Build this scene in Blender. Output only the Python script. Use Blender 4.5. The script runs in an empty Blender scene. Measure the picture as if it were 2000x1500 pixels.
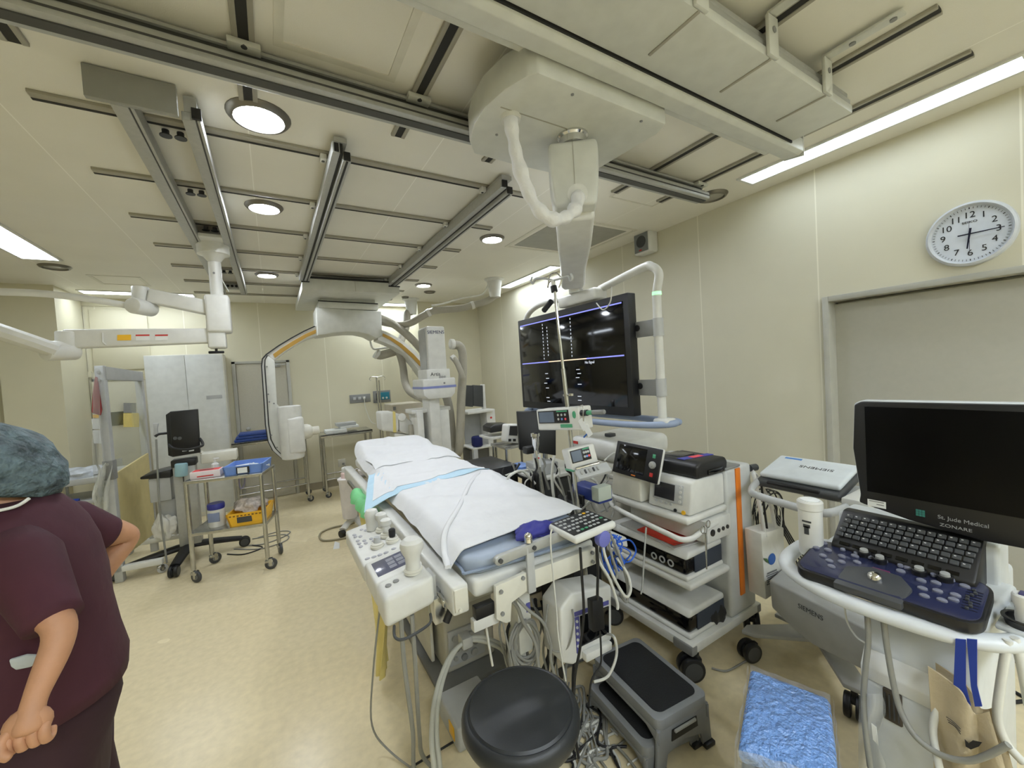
import bpy, bmesh, math, random
from mathutils import Vector as V, Matrix as MX
random.seed(7)
PI = math.pi
sc = bpy.context.scene
COL = sc.collection

# ---------------------------------------------------------------- camera
FPX, EYE = 781.04, V((0, 0, 1.66))
R = MX(((0.85506518, 0.07037844, -0.51372212), (-0.51479717, -0.00329295, -0.85730568), (-0.0620275, 0.99751493, 0.03341494)))
cd = bpy.data.cameras.new('camera'); cam = bpy.data.objects.new('camera', cd); COL.objects.link(cam)
cd.sensor_fit = 'HORIZONTAL'; cd.sensor_width = 36; cd.lens = FPX / 2000 * 36; cd.clip_start = 0.02
cam.matrix_world = MX.Translation(EYE) @ R.to_4x4()
sc.camera = cam
# ---------------------------------------------------------------- world, exposure
w = bpy.data.worlds.new('world'); sc.world = w; w.use_nodes = True
w.node_tree.nodes['Background'].inputs[0].default_value = (0.9, 0.93, 1, 1)
w.node_tree.nodes['Background'].inputs[1].default_value = 0.02
vs = sc.view_settings
vs.view_transform = 'Standard'; vs.look = 'None'; vs.gamma = 1; vs.use_curve_mapping = False
vs.exposure = 2.1
sc.cycles.max_bounces = 9; sc.cycles.diffuse_bounces = 5; sc.cycles.transparent_max_bounces = 12
sc.cycles.sample_clamp_indirect = 6
try:
    sc.cycles.use_denoising = True
except Exception:
    pass
# ---------------------------------------------------------------- helpers
def P(px, py, ax, val):                     # the point of a real plane (x, y or z = val) that the photograph shows there
    d = R @ V((px - 1000, 750 - py, -FPX)); i = 'xyz'.index(ax)
    return EYE + d * ((val - EYE[i]) / d[i])
def lin(c):
    c /= 255
    return c / 12.92 if c <= 0.04045 else ((c + 0.055) / 1.055) ** 2.4
MATS = {}
def M(name, rgb=None, rough=0.5, metal=0.0, emit=0, alpha=1, trans=0, var=0.05, scale=14, bump=0.0, bscale=120, spec=0.5, coat=0, sheen=0, bdist=0.01):
    if name in MATS: return MATS[name]
    m = bpy.data.materials.new(name); m.use_nodes = True; nt = m.node_tree; b = nt.nodes['Principled BSDF']
    c = [lin(x) for x in rgb] + [1]
    b.inputs['Roughness'].default_value = rough; b.inputs['Metallic'].default_value = metal
    b.inputs['Specular IOR Level'].default_value = spec; b.inputs['Coat Weight'].default_value = coat
    b.inputs['Sheen Weight'].default_value = sheen
    b.inputs['Alpha'].default_value = alpha; b.inputs['Transmission Weight'].default_value = trans
    tc = nt.nodes.new('ShaderNodeTexCoord')
    if var:
        n = nt.nodes.new('ShaderNodeTexNoise'); n.inputs['Scale'].default_value = scale; n.inputs['Detail'].default_value = 4
        r = nt.nodes.new('ShaderNodeValToRGB'); e = r.color_ramp.elements
        e[0].position = 0.3; e[1].position = 0.7
        e[0].color = [x * (1 - var) for x in c[:3]] + [1]; e[1].color = [min(1, x * (1 + var)) for x in c[:3]] + [1]
        nt.links.new(tc.outputs['Object'], n.inputs['Vector']); nt.links.new(n.outputs['Fac'], r.inputs['Fac'])
        nt.links.new(r.outputs['Color'], b.inputs['Base Color'])
    else:
        b.inputs['Base Color'].default_value = c
    if bump:
        n2 = nt.nodes.new('ShaderNodeTexNoise'); n2.inputs['Scale'].default_value = bscale; n2.inputs['Detail'].default_value = 3
        bp = nt.nodes.new('ShaderNodeBump'); bp.inputs['Strength'].default_value = bump; bp.inputs['Distance'].default_value = bdist
        if coat: nt.links.new(bp.outputs['Normal'], b.inputs['Coat Normal']); b.inputs['Coat Roughness'].default_value = 0.06
        nt.links.new(tc.outputs['Object'], n2.inputs['Vector']); nt.links.new(n2.outputs['Fac'], bp.inputs['Height'])
        nt.links.new(bp.outputs['Normal'], b.inputs['Normal'])
    if emit:
        b.inputs['Emission Color'].default_value = c; b.inputs['Emission Strength'].default_value = emit
    MATS[name] = m
    return m

def smooth_pts(pts, k=6, closed=False):
    pts = [V(p) for p in pts]; n = len(pts)
    if n < 3: return pts
    out = []
    rng = range(n if closed else n - 1)
    for i in rng:
        g = lambda j: pts[j % n] if closed else pts[max(0, min(n - 1, j))]
        p0, p1, p2, p3 = g(i - 1), g(i), g(i + 1), g(i + 2)
        for s in range(k):
            t = s / k
            out.append(0.5 * ((2 * p1) + (p2 - p0) * t + (2 * p0 - 5 * p1 + 4 * p2 - p3) * t * t + (3 * p1 - p0 - 3 * p2 + p3) * t ** 3))
    if not closed: out.append(pts[-1])
    return out

class MB:
    def __init__(s): s.bm = bmesh.new()
    def _add(s, b2, mx):
        bmesh.ops.transform(b2, matrix=mx, verts=b2.verts)
        me = bpy.data.meshes.new('tmp'); b2.to_mesh(me); b2.free(); s.bm.from_mesh(me); bpy.data.meshes.remove(me)
    def box(s, c, d, rz=0, rx=0, ry=0, b=0, seg=2, mx=None):
        b2 = bmesh.new(); bmesh.ops.create_cube(b2, size=1)
        bmesh.ops.scale(b2, vec=d, verts=b2.verts)
        if b: bmesh.ops.bevel(b2, geom=b2.edges[:], offset=min(b, min(d) * 0.49), segments=seg, profile=0.5, affect='EDGES')
        m = MX.Translation(c) @ MX.Rotation(rz, 4, 'Z') @ MX.Rotation(ry, 4, 'Y') @ MX.Rotation(rx, 4, 'X')
        s._add(b2, mx @ m if mx else m); return s
    def bx(s, a, b_, bev=0, seg=2):          # box between two corners
        a, b_ = V(a), V(b_); d = b_ - a
        return s.box((a + b_) / 2, [abs(x) for x in d], b=bev, seg=seg)
    def cyl(s, p0, p1, r, r2=None, n=20, b=0):
        p0, p1 = V(p0), V(p1); d = p1 - p0
        b2 = bmesh.new(); bmesh.ops.create_cone(b2, cap_ends=True, segments=n, radius1=r, radius2=r if r2 is None else r2, depth=d.length)
        if b:
            es = [e for e in b2.edges if abs(e.verts[0].co.z - e.verts[1].co.z) < 1e-6]
            bmesh.ops.bevel(b2, geom=es, offset=b, segments=2, profile=0.5, affect='EDGES')
        s._add(b2, MX.Translation((p0 + p1) / 2) @ d.to_track_quat('Z', 'Y').to_matrix().to_4x4()); return s
    def ball(s, c, r, sc_=(1, 1, 1), n=14, mx=None):
        b2 = bmesh.new(); bmesh.ops.create_uvsphere(b2, u_segments=n, v_segments=max(6, n // 2 + 2), radius=r)
        bmesh.ops.scale(b2, vec=sc_, verts=b2.verts)
        s._add(b2, MX.Translation(c) @ (mx if mx else MX.Identity(4))); return s
    def tube(s, pts, r, n=8, k=6, sm=True, closed=False, rfn=None, flat=1.0):
        pts = smooth_pts(pts, k, closed) if sm else [V(p) for p in pts]
        rings = []; up = V((0, 0, 1)); L = len(pts)
        t0 = (pts[1] - pts[0]).normalized()
        nrm = t0.cross(up) if abs(t0.dot(up)) < 0.95 else t0.cross(V((1, 0, 0)))
        nrm.normalize()
        for i, p in enumerate(pts):
            a = pts[(i - 1) % L] if closed or i else p; b = pts[(i + 1) % L] if closed or i < L - 1 else p
            t = (b - a)
            if t.length < 1e-9: t = t0
            t = t.normalized(); nrm = (nrm - t * nrm.dot(t))
            if nrm.length < 1e-6: nrm = t.orthogonal()
            nrm = nrm.normalized(); bn = t.cross(nrm)
            rr = rfn(i / max(1, L - 1)) * r if rfn else r
            rings.append([s.bm.verts.new(p + nrm * math.cos(2 * PI * j / n) * rr + bn * math.sin(2 * PI * j / n) * rr * flat) for j in range(n)])
        m = L if closed else L - 1
        for i in range(m):
            A, B = rings[i], rings[(i + 1) % L]
            for j in range(n): s.bm.faces.new((A[j], A[(j + 1) % n], B[(j + 1) % n], B[j]))
        if not closed:
            s.bm.faces.new(rings[0][::-1]); s.bm.faces.new(rings[-1])
        return s
    def lathe(s, prof, c=(0, 0, 0), n=28, mx=None):   # prof: (radius, height)
        b2 = bmesh.new(); rings = []
        for r, h in prof:
            rings.append([b2.verts.new((max(r, 1e-4) * math.cos(2 * PI * j / n), max(r, 1e-4) * math.sin(2 * PI * j / n), h)) for j in range(n)])
        for A, B in zip(rings, rings[1:]):
            for j in range(n): b2.faces.new((A[j], A[(j + 1) % n], B[(j + 1) % n], B[j]))
        if prof[0][0] > 0: b2.faces.new(rings[0][::-1])
        if prof[-1][0] > 0: b2.faces.new(rings[-1])
        s._add(b2, MX.Translation(c) @ (mx if mx else MX.Identity(4))); return s
    def prism(s, pts, d, bev=0, seg=2):
        b2 = bmesh.new(); d = V(d); pts = [V(p) for p in pts]
        a = [b2.verts.new(p) for p in pts]; b = [b2.verts.new(p + d) for p in pts]; n = len(pts)
        b2.faces.new(a[::-1]); b2.faces.new(b)
        for i in range(n): b2.faces.new((a[i], a[(i + 1) % n], b[(i + 1) % n], b[i]))
        bmesh.ops.recalc_face_normals(b2, faces=b2.faces)
        if bev: bmesh.ops.bevel(b2, geom=b2.edges[:], offset=bev, segments=seg, profile=0.5, affect='EDGES', clamp_overlap=True)
        s._add(b2, MX.Identity(4)); return s
    def strip(s, A, B, d):                   # ribbon between two polylines, with thickness d (vector)
        d = V(d); A = [V(p) for p in A]; B = [V(p) for p in B]
        v = [[s.bm.verts.new(p) for p in L] for L in (A, B, [p + d for p in A], [p + d for p in B])]
        n = len(A)
        for i in range(n - 1):
            s.bm.faces.new((v[0][i], v[0][i + 1], v[1][i + 1], v[1][i])); s.bm.faces.new((v[2][i], v[3][i], v[3][i + 1], v[2][i + 1]))
            s.bm.faces.new((v[0][i], v[2][i], v[2][i + 1], v[0][i + 1])); s.bm.faces.new((v[1][i], v[1][i + 1], v[3][i + 1], v[3][i]))
        for i in (0, n - 1): s.bm.faces.new((v[0][i], v[1][i], v[3][i], v[2][i]))
        return s
    def sheet(s, fn, nu, nv, th=0.004):      # cloth: fn(u, v) -> point
        g = [[s.bm.verts.new(fn(i / nu, j / nv)) for j in range(nv + 1)] for i in range(nu + 1)]
        for i in range(nu):
            for j in range(nv): s.bm.faces.new((g[i][j], g[i + 1][j], g[i + 1][j + 1], g[i][j + 1]))
        if th:                               # a second skin, th behind the first, closed along the rim
            s.bm.normal_update()
            h = [[s.bm.verts.new(v.co - v.normal * th) for v in r] for r in g]
            for i in range(nu):
                for j in range(nv): s.bm.faces.new((h[i][j], h[i][j + 1], h[i + 1][j + 1], h[i + 1][j]))
            rim = [(i, 0) for i in range(nu)] + [(nu, j) for j in range(nv)] + [(i, nv) for i in range(nu, 0, -1)] + [(0, j) for j in range(nv, 0, -1)]
            for (a, b), (c, d) in zip(rim, rim[1:] + rim[:1]): s.bm.faces.new((g[a][b], g[c][d], h[c][d], h[a][b]))
        return s
    def build(s, name, mat, parent=None, w=False, sharp=35, fix=True):
        if fix: bmesh.ops.recalc_face_normals(s.bm, faces=s.bm.faces)
        me = bpy.data.meshes.new(name); s.bm.to_mesh(me); s.bm.free()
        if parent is not None and w: me.transform(FR[parent.name].inverted())
        me.materials.append(mat)
        for p in me.polygons: p.use_smooth = True
        if sharp: me.set_sharp_from_angle(angle=math.radians(sharp))
        o = bpy.data.objects.new(name, me); COL.objects.link(o)
        if parent is not None:
            o.parent = parent; FR[o.name] = FR[parent.name]
        return o
def rrect(w_, d_, r, n=6):
    o = []
    for cx_, cy_, a0 in ((w_ / 2 - r, d_ / 2 - r, 0), (-w_ / 2 + r, d_ / 2 - r, PI / 2), (-w_ / 2 + r, -d_ / 2 + r, PI), (w_ / 2 - r, -d_ / 2 + r, 1.5 * PI)):
        for i in range(n + 1): o.append((cx_ + r * math.cos(a0 + i * PI / 2 / n), cy_ + r * math.sin(a0 + i * PI / 2 / n)))
    return o
FR = {}
def tag(o, label, cat, group=None, kind=None):
    if label: o['label'] = label
    if cat: o['category'] = cat
    if group: o['group'] = group
    if kind: o['kind'] = kind
    return o
def thing(name, label, cat, loc=(0, 0, 0), rz=0, group=None):
    o = bpy.data.objects.new(name, None); COL.objects.link(o); o.empty_display_size = 0.1
    o.location = loc; o.rotation_euler = (0, 0, rz)
    FR[o.name] = MX.Translation(loc) @ MX.Rotation(rz, 4, 'Z')
    return tag(o, label, cat, group)
def single(mb, name, mat, label, cat, group=None, kind=None, sharp=35):
    o = mb.build(name, mat, sharp=sharp)     # one mesh thing; its origin goes to the middle of its foot
    vs_ = [v.co for v in o.data.vertices]
    c = V(((min(v.x for v in vs_) + max(v.x for v in vs_)) / 2, (min(v.y for v in vs_) + max(v.y for v in vs_)) / 2, min(v.z for v in vs_)))
    o.data.transform(MX.Translation(-c)); o.location = c; FR[o.name] = MX.Translation(c)
    return tag(o, label, cat, group, kind)
def struct(mb, name, mat, parent=None, **k):
    o = mb.build(name, mat, parent, **k)
    FR.setdefault(o.name, MX.Identity(4))
    if parent is None: o['kind'] = 'structure'
    return o
def children(o): return [c for c in bpy.data.objects if c.parent == o]
def dup(o, loc, rz=None, label=None, group=None, parent=None, mats=None):
    c = o.copy(); COL.objects.link(c)
    if parent is None:
        c.location = loc
        if rz is not None: c.rotation_euler = (0, 0, rz)
        if label: c['label'] = label
        if group: c['group'] = group
        FR[c.name] = MX.Translation(loc) @ MX.Rotation(c.rotation_euler.z, 4, 'Z')
    else:
        c.parent = parent; FR[c.name] = FR[parent.name]
    for ch in children(o): dup(ch, None, parent=c)
    return c
def text(body, size, mx, mat, parent, name='lettering', w=True, ext=0.0006, shear=0.0, spacing=1.0, sx=1.0):
    cu = bpy.data.curves.new('t', 'FONT'); cu.body = body; cu.size = size; cu.extrude = ext
    cu.align_x = 'CENTER'; cu.align_y = 'CENTER'; cu.shear = shear; cu.space_character = spacing
    to = bpy.data.objects.new('t', cu); COL.objects.link(to)
    bpy.context.view_layer.update()
    me = bpy.data.meshes.new_from_object(to); bpy.data.objects.remove(to)
    me.transform(mx @ MX.Diagonal((sx, 1, 1, 1)))
    if parent is not None and w: me.transform(FR[parent.name].inverted())
    me.materials.clear(); me.materials.append(mat); me.name = name
    o = bpy.data.objects.new(name, me); COL.objects.link(o)
    if parent is not None: o.parent = parent; FR[o.name] = FR[parent.name]
    return o
def frame(o, x, y):                          # matrix with its x along x, y along y
    x = V(x).normalized(); z = x.cross(V(y)).normalized(); y = z.cross(x)
    m = MX((x, y, z)).transposed().to_4x4(); m.translation = o
    return m
def fbox(mb, mx, c, d, b=0, seg=2): return mb.box(c, d, b=b, seg=seg, mx=mx)
def quad(mb, a, b, c, d, th=0.002):          # thin plate on four corners
    a, b, c, d = V(a), V(b), V(c), V(d); n = (b - a).cross(d - a).normalized() * th
    return mb.prism([a, b, c, d], n)
# ---------------------------------------------------------------- materials
white = M('white_plastic', (214, 214, 209), 0.38)
offw = M('offwhite_enamel', (214, 212, 200), 0.4)
warmw = M('warm_white_enamel', (202, 203, 196), 0.4)
lgrey = M('light_grey_plastic', (180, 182, 182), 0.42)
grey = M('grey_plastic', (132, 133, 132), 0.45)
dgrey = M('dark_grey_plastic', (66, 68, 70), 0.45)
black = M('black_plastic', (22, 22, 24), 0.42)
gloss = M('black_glass', (5, 5, 7), 0.08, var=0)
matte = M('black_rubber', (30, 31, 32), 0.7, bump=0.15)
alu = M('brushed_aluminium', (172, 173, 170), 0.45, metal=0.25, scale=40)
alud = M('groove_shadow_grey', (70, 70, 68), 0.6)
steel = M('stainless_steel', (186, 186, 182), 0.24, metal=0.95, var=0.1, scale=30)
chrome = M('chrome', (215, 215, 215), 0.1, metal=1.0, var=0)
blue = M('blue_plastic', (112, 146, 212), 0.4)
navy = M('navy_fabric', (26, 34, 92), 0.8, bump=0.2)
yellow = M('yellow_plastic', (240, 186, 44), 0.4)
green = M('green_plastic', (78, 158, 118), 0.4)
red = M('red_plastic', (196, 44, 40), 0.45)
cable_w = M('white_cable', (205, 205, 198), 0.5)
cable_g = M('grey_cable', (138, 138, 132), 0.5)
cable_k = M('black_cable', (26, 26, 28), 0.5)
cable_b = M('blue_cable', (36, 92, 196), 0.45)
ink = M('black_ink', (24, 24, 28), 0.6, var=0)
paper = M('white_paper', (226, 228, 226), 0.8)
skin = M('skin', (184, 136, 104), 0.55, var=0.08, scale=30, bump=0.05)
# ================================================================ THE ROOM
CZ = 2.88
def lined(name, rgb, axes, rough=0.55, line=(232, 228, 210), bump=0.06, dark=None):
    """painted panels with thin joint lines: axes = [(0|1, offset, spacing, width)]"""
    m = M(name, rgb, rough, var=0.025, scale=2.5, bump=bump, bscale=300); nt = m.node_tree; b = nt.nodes['Principled BSDF']
    tc = nt.nodes['Texture Coordinate']; sx = nt.nodes.new('ShaderNodeSeparateXYZ'); nt.links.new(tc.outputs['Object'], sx.inputs[0])
    src = b.inputs['Base Color'].links[0].from_socket
    def mth(op, a, v=None):
        n = nt.nodes.new('ShaderNodeMath'); n.operation = op; nt.links.new(a, n.inputs[0])
        if v is not None: n.inputs[1].default_value = v
        return n.outputs[0]
    for ax, off, sp, wd in axes:
        v = mth('SUBTRACT', sx.outputs[ax], off); v = mth('DIVIDE', v, sp); v = mth('ADD', v, 100.5); v = mth('FRACT', v); v = mth('SUBTRACT', v, 0.5); v = mth('ABSOLUTE', v); v = mth('LESS_THAN', v, wd / sp / 2)
        mx = nt.nodes.new('ShaderNodeMix'); mx.data_type = 'RGBA'
        nt.links.new(v, mx.inputs[0]); nt.links.new(src, mx.inputs[6]); mx.inputs[7].default_value = [lin(x) for x in line] + [1]
        src = mx.outputs[2]
    nt.links.new(src, b.inputs['Base Color'])
    return m
m_wr = lined('cream_wall_panels_along_y', (211, 207, 186), [(1, 1.25, 0.86, 0.008)])
m_wb = lined('cream_wall_panels_along_x', (210, 205, 180), [(0, 0.76, 0.86, 0.008)])
m_ceil = lined('ceiling_panels', (228, 225, 214), [(0, -0.01, 0.86, 0.005)], line=(246, 244, 236), bump=0.1)
m_wplain = M('cream_wall_paint', (202, 197, 172), 0.55, var=0.025, scale=2.5)
m_trim = M('grey_frame_paint', (176, 175, 165), 0.45)
m_door = M('beige_door_laminate', (190, 186, 170), 0.5, var=0.03, scale=60)
m_base = M('taupe_baseboard_vinyl', (150, 142, 122), 0.5)
m_floor = M('speckled_beige_vinyl', (222, 208, 172), 0.3, var=0.06, scale=24)
nt = m_floor.node_tree; b = nt.nodes['Principled BSDF']; tcf = nt.nodes['Texture Coordinate']
n = nt.nodes.new('ShaderNodeTexNoise'); n.inputs['Scale'].default_value = 1.6; n.inputs['Detail'].default_value = 2
mp = nt.nodes.new('ShaderNodeMapRange'); mp.inputs[3].default_value = 0.17; mp.inputs[4].default_value = 0.33
nt.links.new(tcf.outputs['Object'], n.inputs['Vector']); nt.links.new(n.outputs['Fac'], mp.inputs[0]); nt.links.new(mp.outputs[0], b.inputs['Roughness'])
n = nt.nodes.new('ShaderNodeTexNoise'); n.inputs['Scale'].default_value = 9; bp = nt.nodes.new('ShaderNodeBump'); bp.inputs['Strength'].default_value = 0.05
nt.links.new(tcf.outputs['Object'], n.inputs['Vector']); nt.links.new(n.outputs['Fac'], bp.inputs['Height']); nt.links.new(bp.outputs['Normal'], b.inputs['Normal'])

struct(MB().bx((-3.1, -2.7, -0.1), (3.5, 7.1, 0)), 'floor', m_floor)
struct(MB().bx((-3.1, -2.7, CZ), (3.5, 7.1, CZ + 0.1)), 'ceiling', m_ceil)
wr = MB().bx((3.21, 1.22, 0), (3.4, 7.1, CZ)).bx((3.21, -2.7, 2.0), (3.4, 1.22, CZ)).bx((3.34, -2.7, 0), (3.4, 1.22, 2.0))
struct(wr, 'wall_right', m_wr)
struct(MB().bx((-3.1, 6.93, 0), (3.5, 7.1, CZ)), 'wall_back', m_wb)
struct(MB().bx((-3.15, -2.7, 0), (-3.0, 7.1, CZ)), 'wall_left', m_wplain)
struct(MB().bx((-3.1, -2.75, 0), (3.5, -2.6, CZ)), 'wall_front', m_wplain)
struct(MB().bx((2.12, 6.38, 0), (3.25, 6.95, CZ)), 'wall_pillar_right', m_wplain)
struct(MB().bx((-2.37, 6.2, 0), (-1.93, 6.95, CZ)), 'wall_pillar_left', m_wplain)
struct(MB().bx((0.252, 6.905, 0), (2.12, 6.93, 0.11)), 'baseboard_back', m_base)
struct(MB().bx((3.185, 1.27, 0), (3.21, 6.38, 0.11)).bx((2.12, 6.355, 0), (3.19, 6.38, 0.11)), 'baseboard_right', m_base)
# sliding door in the right wall, with its frame
d = struct(MB().bx((3.285, -2.6, 0.01), (3.335, 1.2, 1.97)), 'door_2', M('grey_beige_sliding_door', (176, 174, 162), 0.5, var=0.02, scale=30))
struct(MB().bx((3.185, 1.19, 0), (3.34, 1.225, 2.02), 0.003).bx((3.185, -2.6, 1.985), (3.34, 1.19, 2.02), 0.003), 'door_frame', m_trim, d)
# hinged door in the back wall
d = struct(MB().bx((-0.42, 6.905, 0.01), (0.2, 6.93, 1.99)), 'door_1', m_door)
struct(MB().bx((-0.47, 6.89, 0), (-0.425, 6.94, 2.03), 0.003).bx((0.205, 6.89, 0), (0.25, 6.94, 2.03), 0.003).bx((-0.47, 6.89, 1.995), (0.25, 6.94, 2.03), 0.003), 'door_frame', m_trim, d)
struct(MB().bx((0.0, 6.865, 1.93), (0.13, 6.905, 1.985), 0.006).cyl((0.08, 6.86, 1.96), (0.2, 6.84, 1.96), 0.008), 'door_closer', alu, d)
struct(MB().cyl((-0.33, 6.86, 1.06), (-0.33, 6.905, 1.06), 0.024, n=16).ball((-0.33, 6.86, 1.06), 0.03), 'door_knob', alu, d)
# hatch and door of the left alcove
def slab(mb, x0, x1, z0, z1, g=0.007):
    mb.bx((x0, 6.912, z0), (x1, 6.93, z1), 0.002)
tr = MB()
for a, b_ in (((-2.0, 6.92, 0), (-1.93, 6.93, CZ)), ((-1.93, 6.915, 2.78), (-1.2, 6.93, 2.83)), ((-1.93, 6.915, 1.90), (-1.2, 6.93, 1.96))): tr.bx(a, b_)
struct(tr, 'trim_1', m_wplain)
struct(MB().bx((-1.87, 6.908, 1.98), (-1.33, 6.93, 2.74), 0.003), 'trim_2', m_wplain)
d = struct(MB().bx((-1.86, 6.906, 0.02), (-1.28, 6.93, 1.84), 0.003), 'door_3', m_door)
struct(MB().bx((-1.90, 6.90, 0), (-1.865, 6.93, 1.88)).bx((-1.275, 6.90, 0), (-1.24, 6.93, 1.88)).bx((-1.9, 6.90, 1.845), (-1.24, 6.93, 1.88)), 'door_frame', m_wplain, d)
struct(MB().bx((-1.75, 6.898, 0.68), (-1.69, 6.906, 0.86), 0.003), 'door_pull', alu, d)
struct(MB().bx((-1.76, 6.896, 1.28), (-1.56, 6.906, 1.45), 0.002), 'door_window', gloss, d)
# ceiling hatches
def hatch(n, x0, y0, x1, y1, t=0.012, e=0.03):
    z = CZ - 0.004; mb = MB()
    for a, b_ in (((x0, y0, z), (x1, y0 + e, CZ)), ((x0, y1 - e, z), (x1, y1, CZ)), ((x0, y0 + e, z), (x0 + e, y1 - e, CZ)), ((x1 - e, y0 + e, z), (x1, y1 - e, CZ))): mb.bx(a, b_)
    o = struct(mb, 'trim_%d' % n, M('hatch_frame_paint', (214, 211, 198), 0.5)); return o
hatch(3, 0.09, 0.95, 0.52, 1.665); hatch(4, 2.05, 2.55, 2.98, 3.4); hatch(5, -1.51, 5.6, -1.1, 6.04); hatch(6, 2.2, 1.85, 2.66, 2.13, e=0.012)
struct(MB().bx((2.12, 2.62, CZ - 0.003), (2.9, 3.33, CZ)), 'trim_7', M('grey_vent_panel', (158, 157, 148), 0.6))

# ================================================================ CEILING LIGHTS
lamp_cool = M('lit_cool_diffuser', (232, 244, 255), emit=1.9, var=0)
lamp_mid = M('lit_strip_diffuser', (234, 244, 255), emit=5.5, var=0)
lamp_fill = M('added_fill_diffuser', (234, 244, 255), emit=6.5, var=0)  # emitter of the added fill panels behind the camera
lamp_warm = M('lit_warm_diffuser', (240, 246, 255), emit=34.0, var=0)
lamp_off = M('unlit_lens', (168, 166, 156), 0.25)
bezel = M('downlight_bezel_metal', (120, 116, 106), 0.35, metal=0.6)
def fluor(x0, y0, x1, y1, label, lm=None):
    t = thing('ceiling_light', label, 'ceiling light', ((x0 + x1) / 2, (y0 + y1) / 2, CZ), group='fluorescent ceiling lights')
    e = 0.02; mb = MB(); z = CZ - 0.012
    for a, b_ in (((x0 - e, y0 - e, z), (x1 + e, y0, CZ)), ((x0 - e, y1, z), (x1 + e, y1 + e, CZ)), ((x0 - e, y0, z), (x0, y1, CZ)), ((x1, y0, z), (x1 + e, y1, CZ))): mb.bx(a, b_)
    mb.build('frame', white, t, w=True)
    MB().bx((x0, y0, CZ - 0.006), (x1, y1, CZ - 0.001)).build('diffuser', lm or lamp_cool, t, w=True)
fluor(2.85, 0.34, 3.0, 1.54, 'long lit strip ceiling light above the wall clock')
fluor(2.94, 3.84, 3.08, 5.04, 'lit strip ceiling light above the far right wall behind the hanging display', lamp_mid)
fluor(-1.74, 3.86, -1.52, 5.05, 'lit strip ceiling light at the left edge above the person', lamp_mid)
fluor(-1.8, 6.42, -0.78, 6.58, 'lit strip ceiling light in the left alcove above the white cabinet', lamp_mid)
fluor(1.1, 6.6, 2.06, 6.78, 'lit strip ceiling light at the back wall behind the C-arm carriage', lamp_mid)
fluor(-1.74, -0.9, -1.52, 0.3, 'added unseen fill strip light behind the camera on the left')  # this strip and the next are unseen, added as fill light
fluor(2.85, -1.5, 3.0, -0.3, 'added unseen fill strip light behind the camera on the right')
fluor(-0.6, -1.9, 0.6, -1.3, 'wide added fill panel, unseen behind the camera, left one of two', lamp_fill)  # both wide panels are unseen, added to even out the light from the front
fluor(1.2, -1.9, 2.4, -1.3, 'wide added fill panel, unseen behind the camera, right one of two', lamp_fill)
def downlight(x, y, r, lit, label):
    t = thing('downlight', label, 'downlight', (x, y, CZ), group='round recessed downlights')
    MB().lathe([(r * 0.74, -0.004), (r * 0.78, -0.022), (r * 0.9, -0.018), (r, -0.004), (r, 0)]).build('bezel', bezel, t)
    MB().lathe([(0, -0.008), (r * 0.77, -0.008), (r * 0.77, -0.002), (0, -0.002)]).build('lens', lamp_warm if lit else lamp_off, t)
downlight(0.036, 2.135, 0.128, 1, 'lit round downlight nearest the camera beside the long crossbeam')
downlight(0.041, 3.2, 0.115, 1, 'lit round downlight in the middle of the left ceiling bay')
downlight(0.038, 5.145, 0.115, 1, 'lit round downlight just left of the C-arm carriage')
downlight(1.816, 3.224, 0.115, 1, 'lit round downlight right of the angled right-hand rail')
downlight(1.828, 5.19, 0.115, 1, 'lit round downlight beside the two hose ports')
downlight(2.93, 1.8, 0.11, 0, 'unlit round downlight past the end of the crossbeam by the right wall')
downlight(-1.63, 5.32, 0.11, 0, 'unlit round downlight beside the left alcove light')
downlight(1.84, 2.16, 0.11, 1, 'round downlight half hidden behind the display arm cover')
for x, y, r, l in ((2.06, 5.6, 0.085, 'round ceiling vent ring nearer the thick overhead hose'), (1.83, 6.05, 0.055, 'small flat ceiling detector behind the vent ring')):
    single(MB().lathe([(0, -0.012), (r * 0.5, -0.016), (r * 0.55, -0.004), (r * 0.75, -0.004), (r * 0.8, -0.018), (r, -0.006), (r, 0)], (x, y, CZ)), 'ceiling_vent', bezel, l, 'vent')

# ================================================================ CEILING CHANNELS AND RAILS
slot = M('channel_slot_dark', (40, 39, 36), 0.7)
strip_c = M('channel_grey', (158, 154, 140), 0.5)
def channel(a, b_, along, label, group):
    c = (V(a) + V(b_)) / 2; t = thing('ceiling_channel', label, 'channel', c, group=group); z = CZ - 0.014
    if along == 'x':
        MB().bx((a[0], a[1] - 0.028, z), (b_[0], a[1] + 0.012, CZ), 0.002).build('channel', strip_c, t, w=True)
        MB().bx((a[0], a[1] + 0.012, z - 0.001), (b_[0], a[1] + 0.028, CZ - 0.001)).build('slot', slot, t, w=True)
    else:
        MB().bx((a[0] - 0.034, a[1], z), (a[0] - 0.016, b_[1], CZ), 0.002).bx((a[0] + 0.016, a[1], z), (a[0] + 0.034, b_[1], CZ), 0.002).build('channel', strip_c, t, w=True)
        MB().bx((a[0] - 0.016, a[1], z + 0.003), (a[0] + 0.016, b_[1], CZ)).build('slot', slot, t, w=True)
names = ('nearest', 'second', 'third', 'fourth', 'fifth', 'sixth', 'farthest')
for i in range(7):
    y = 2.34 + 0.655 * i
    channel((-0.742, y, CZ), (1.685, y, CZ), 'x', '%s of the cross channels in the ceiling between the long rails' % names[i], 'cross channels in the ceiling')
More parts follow.
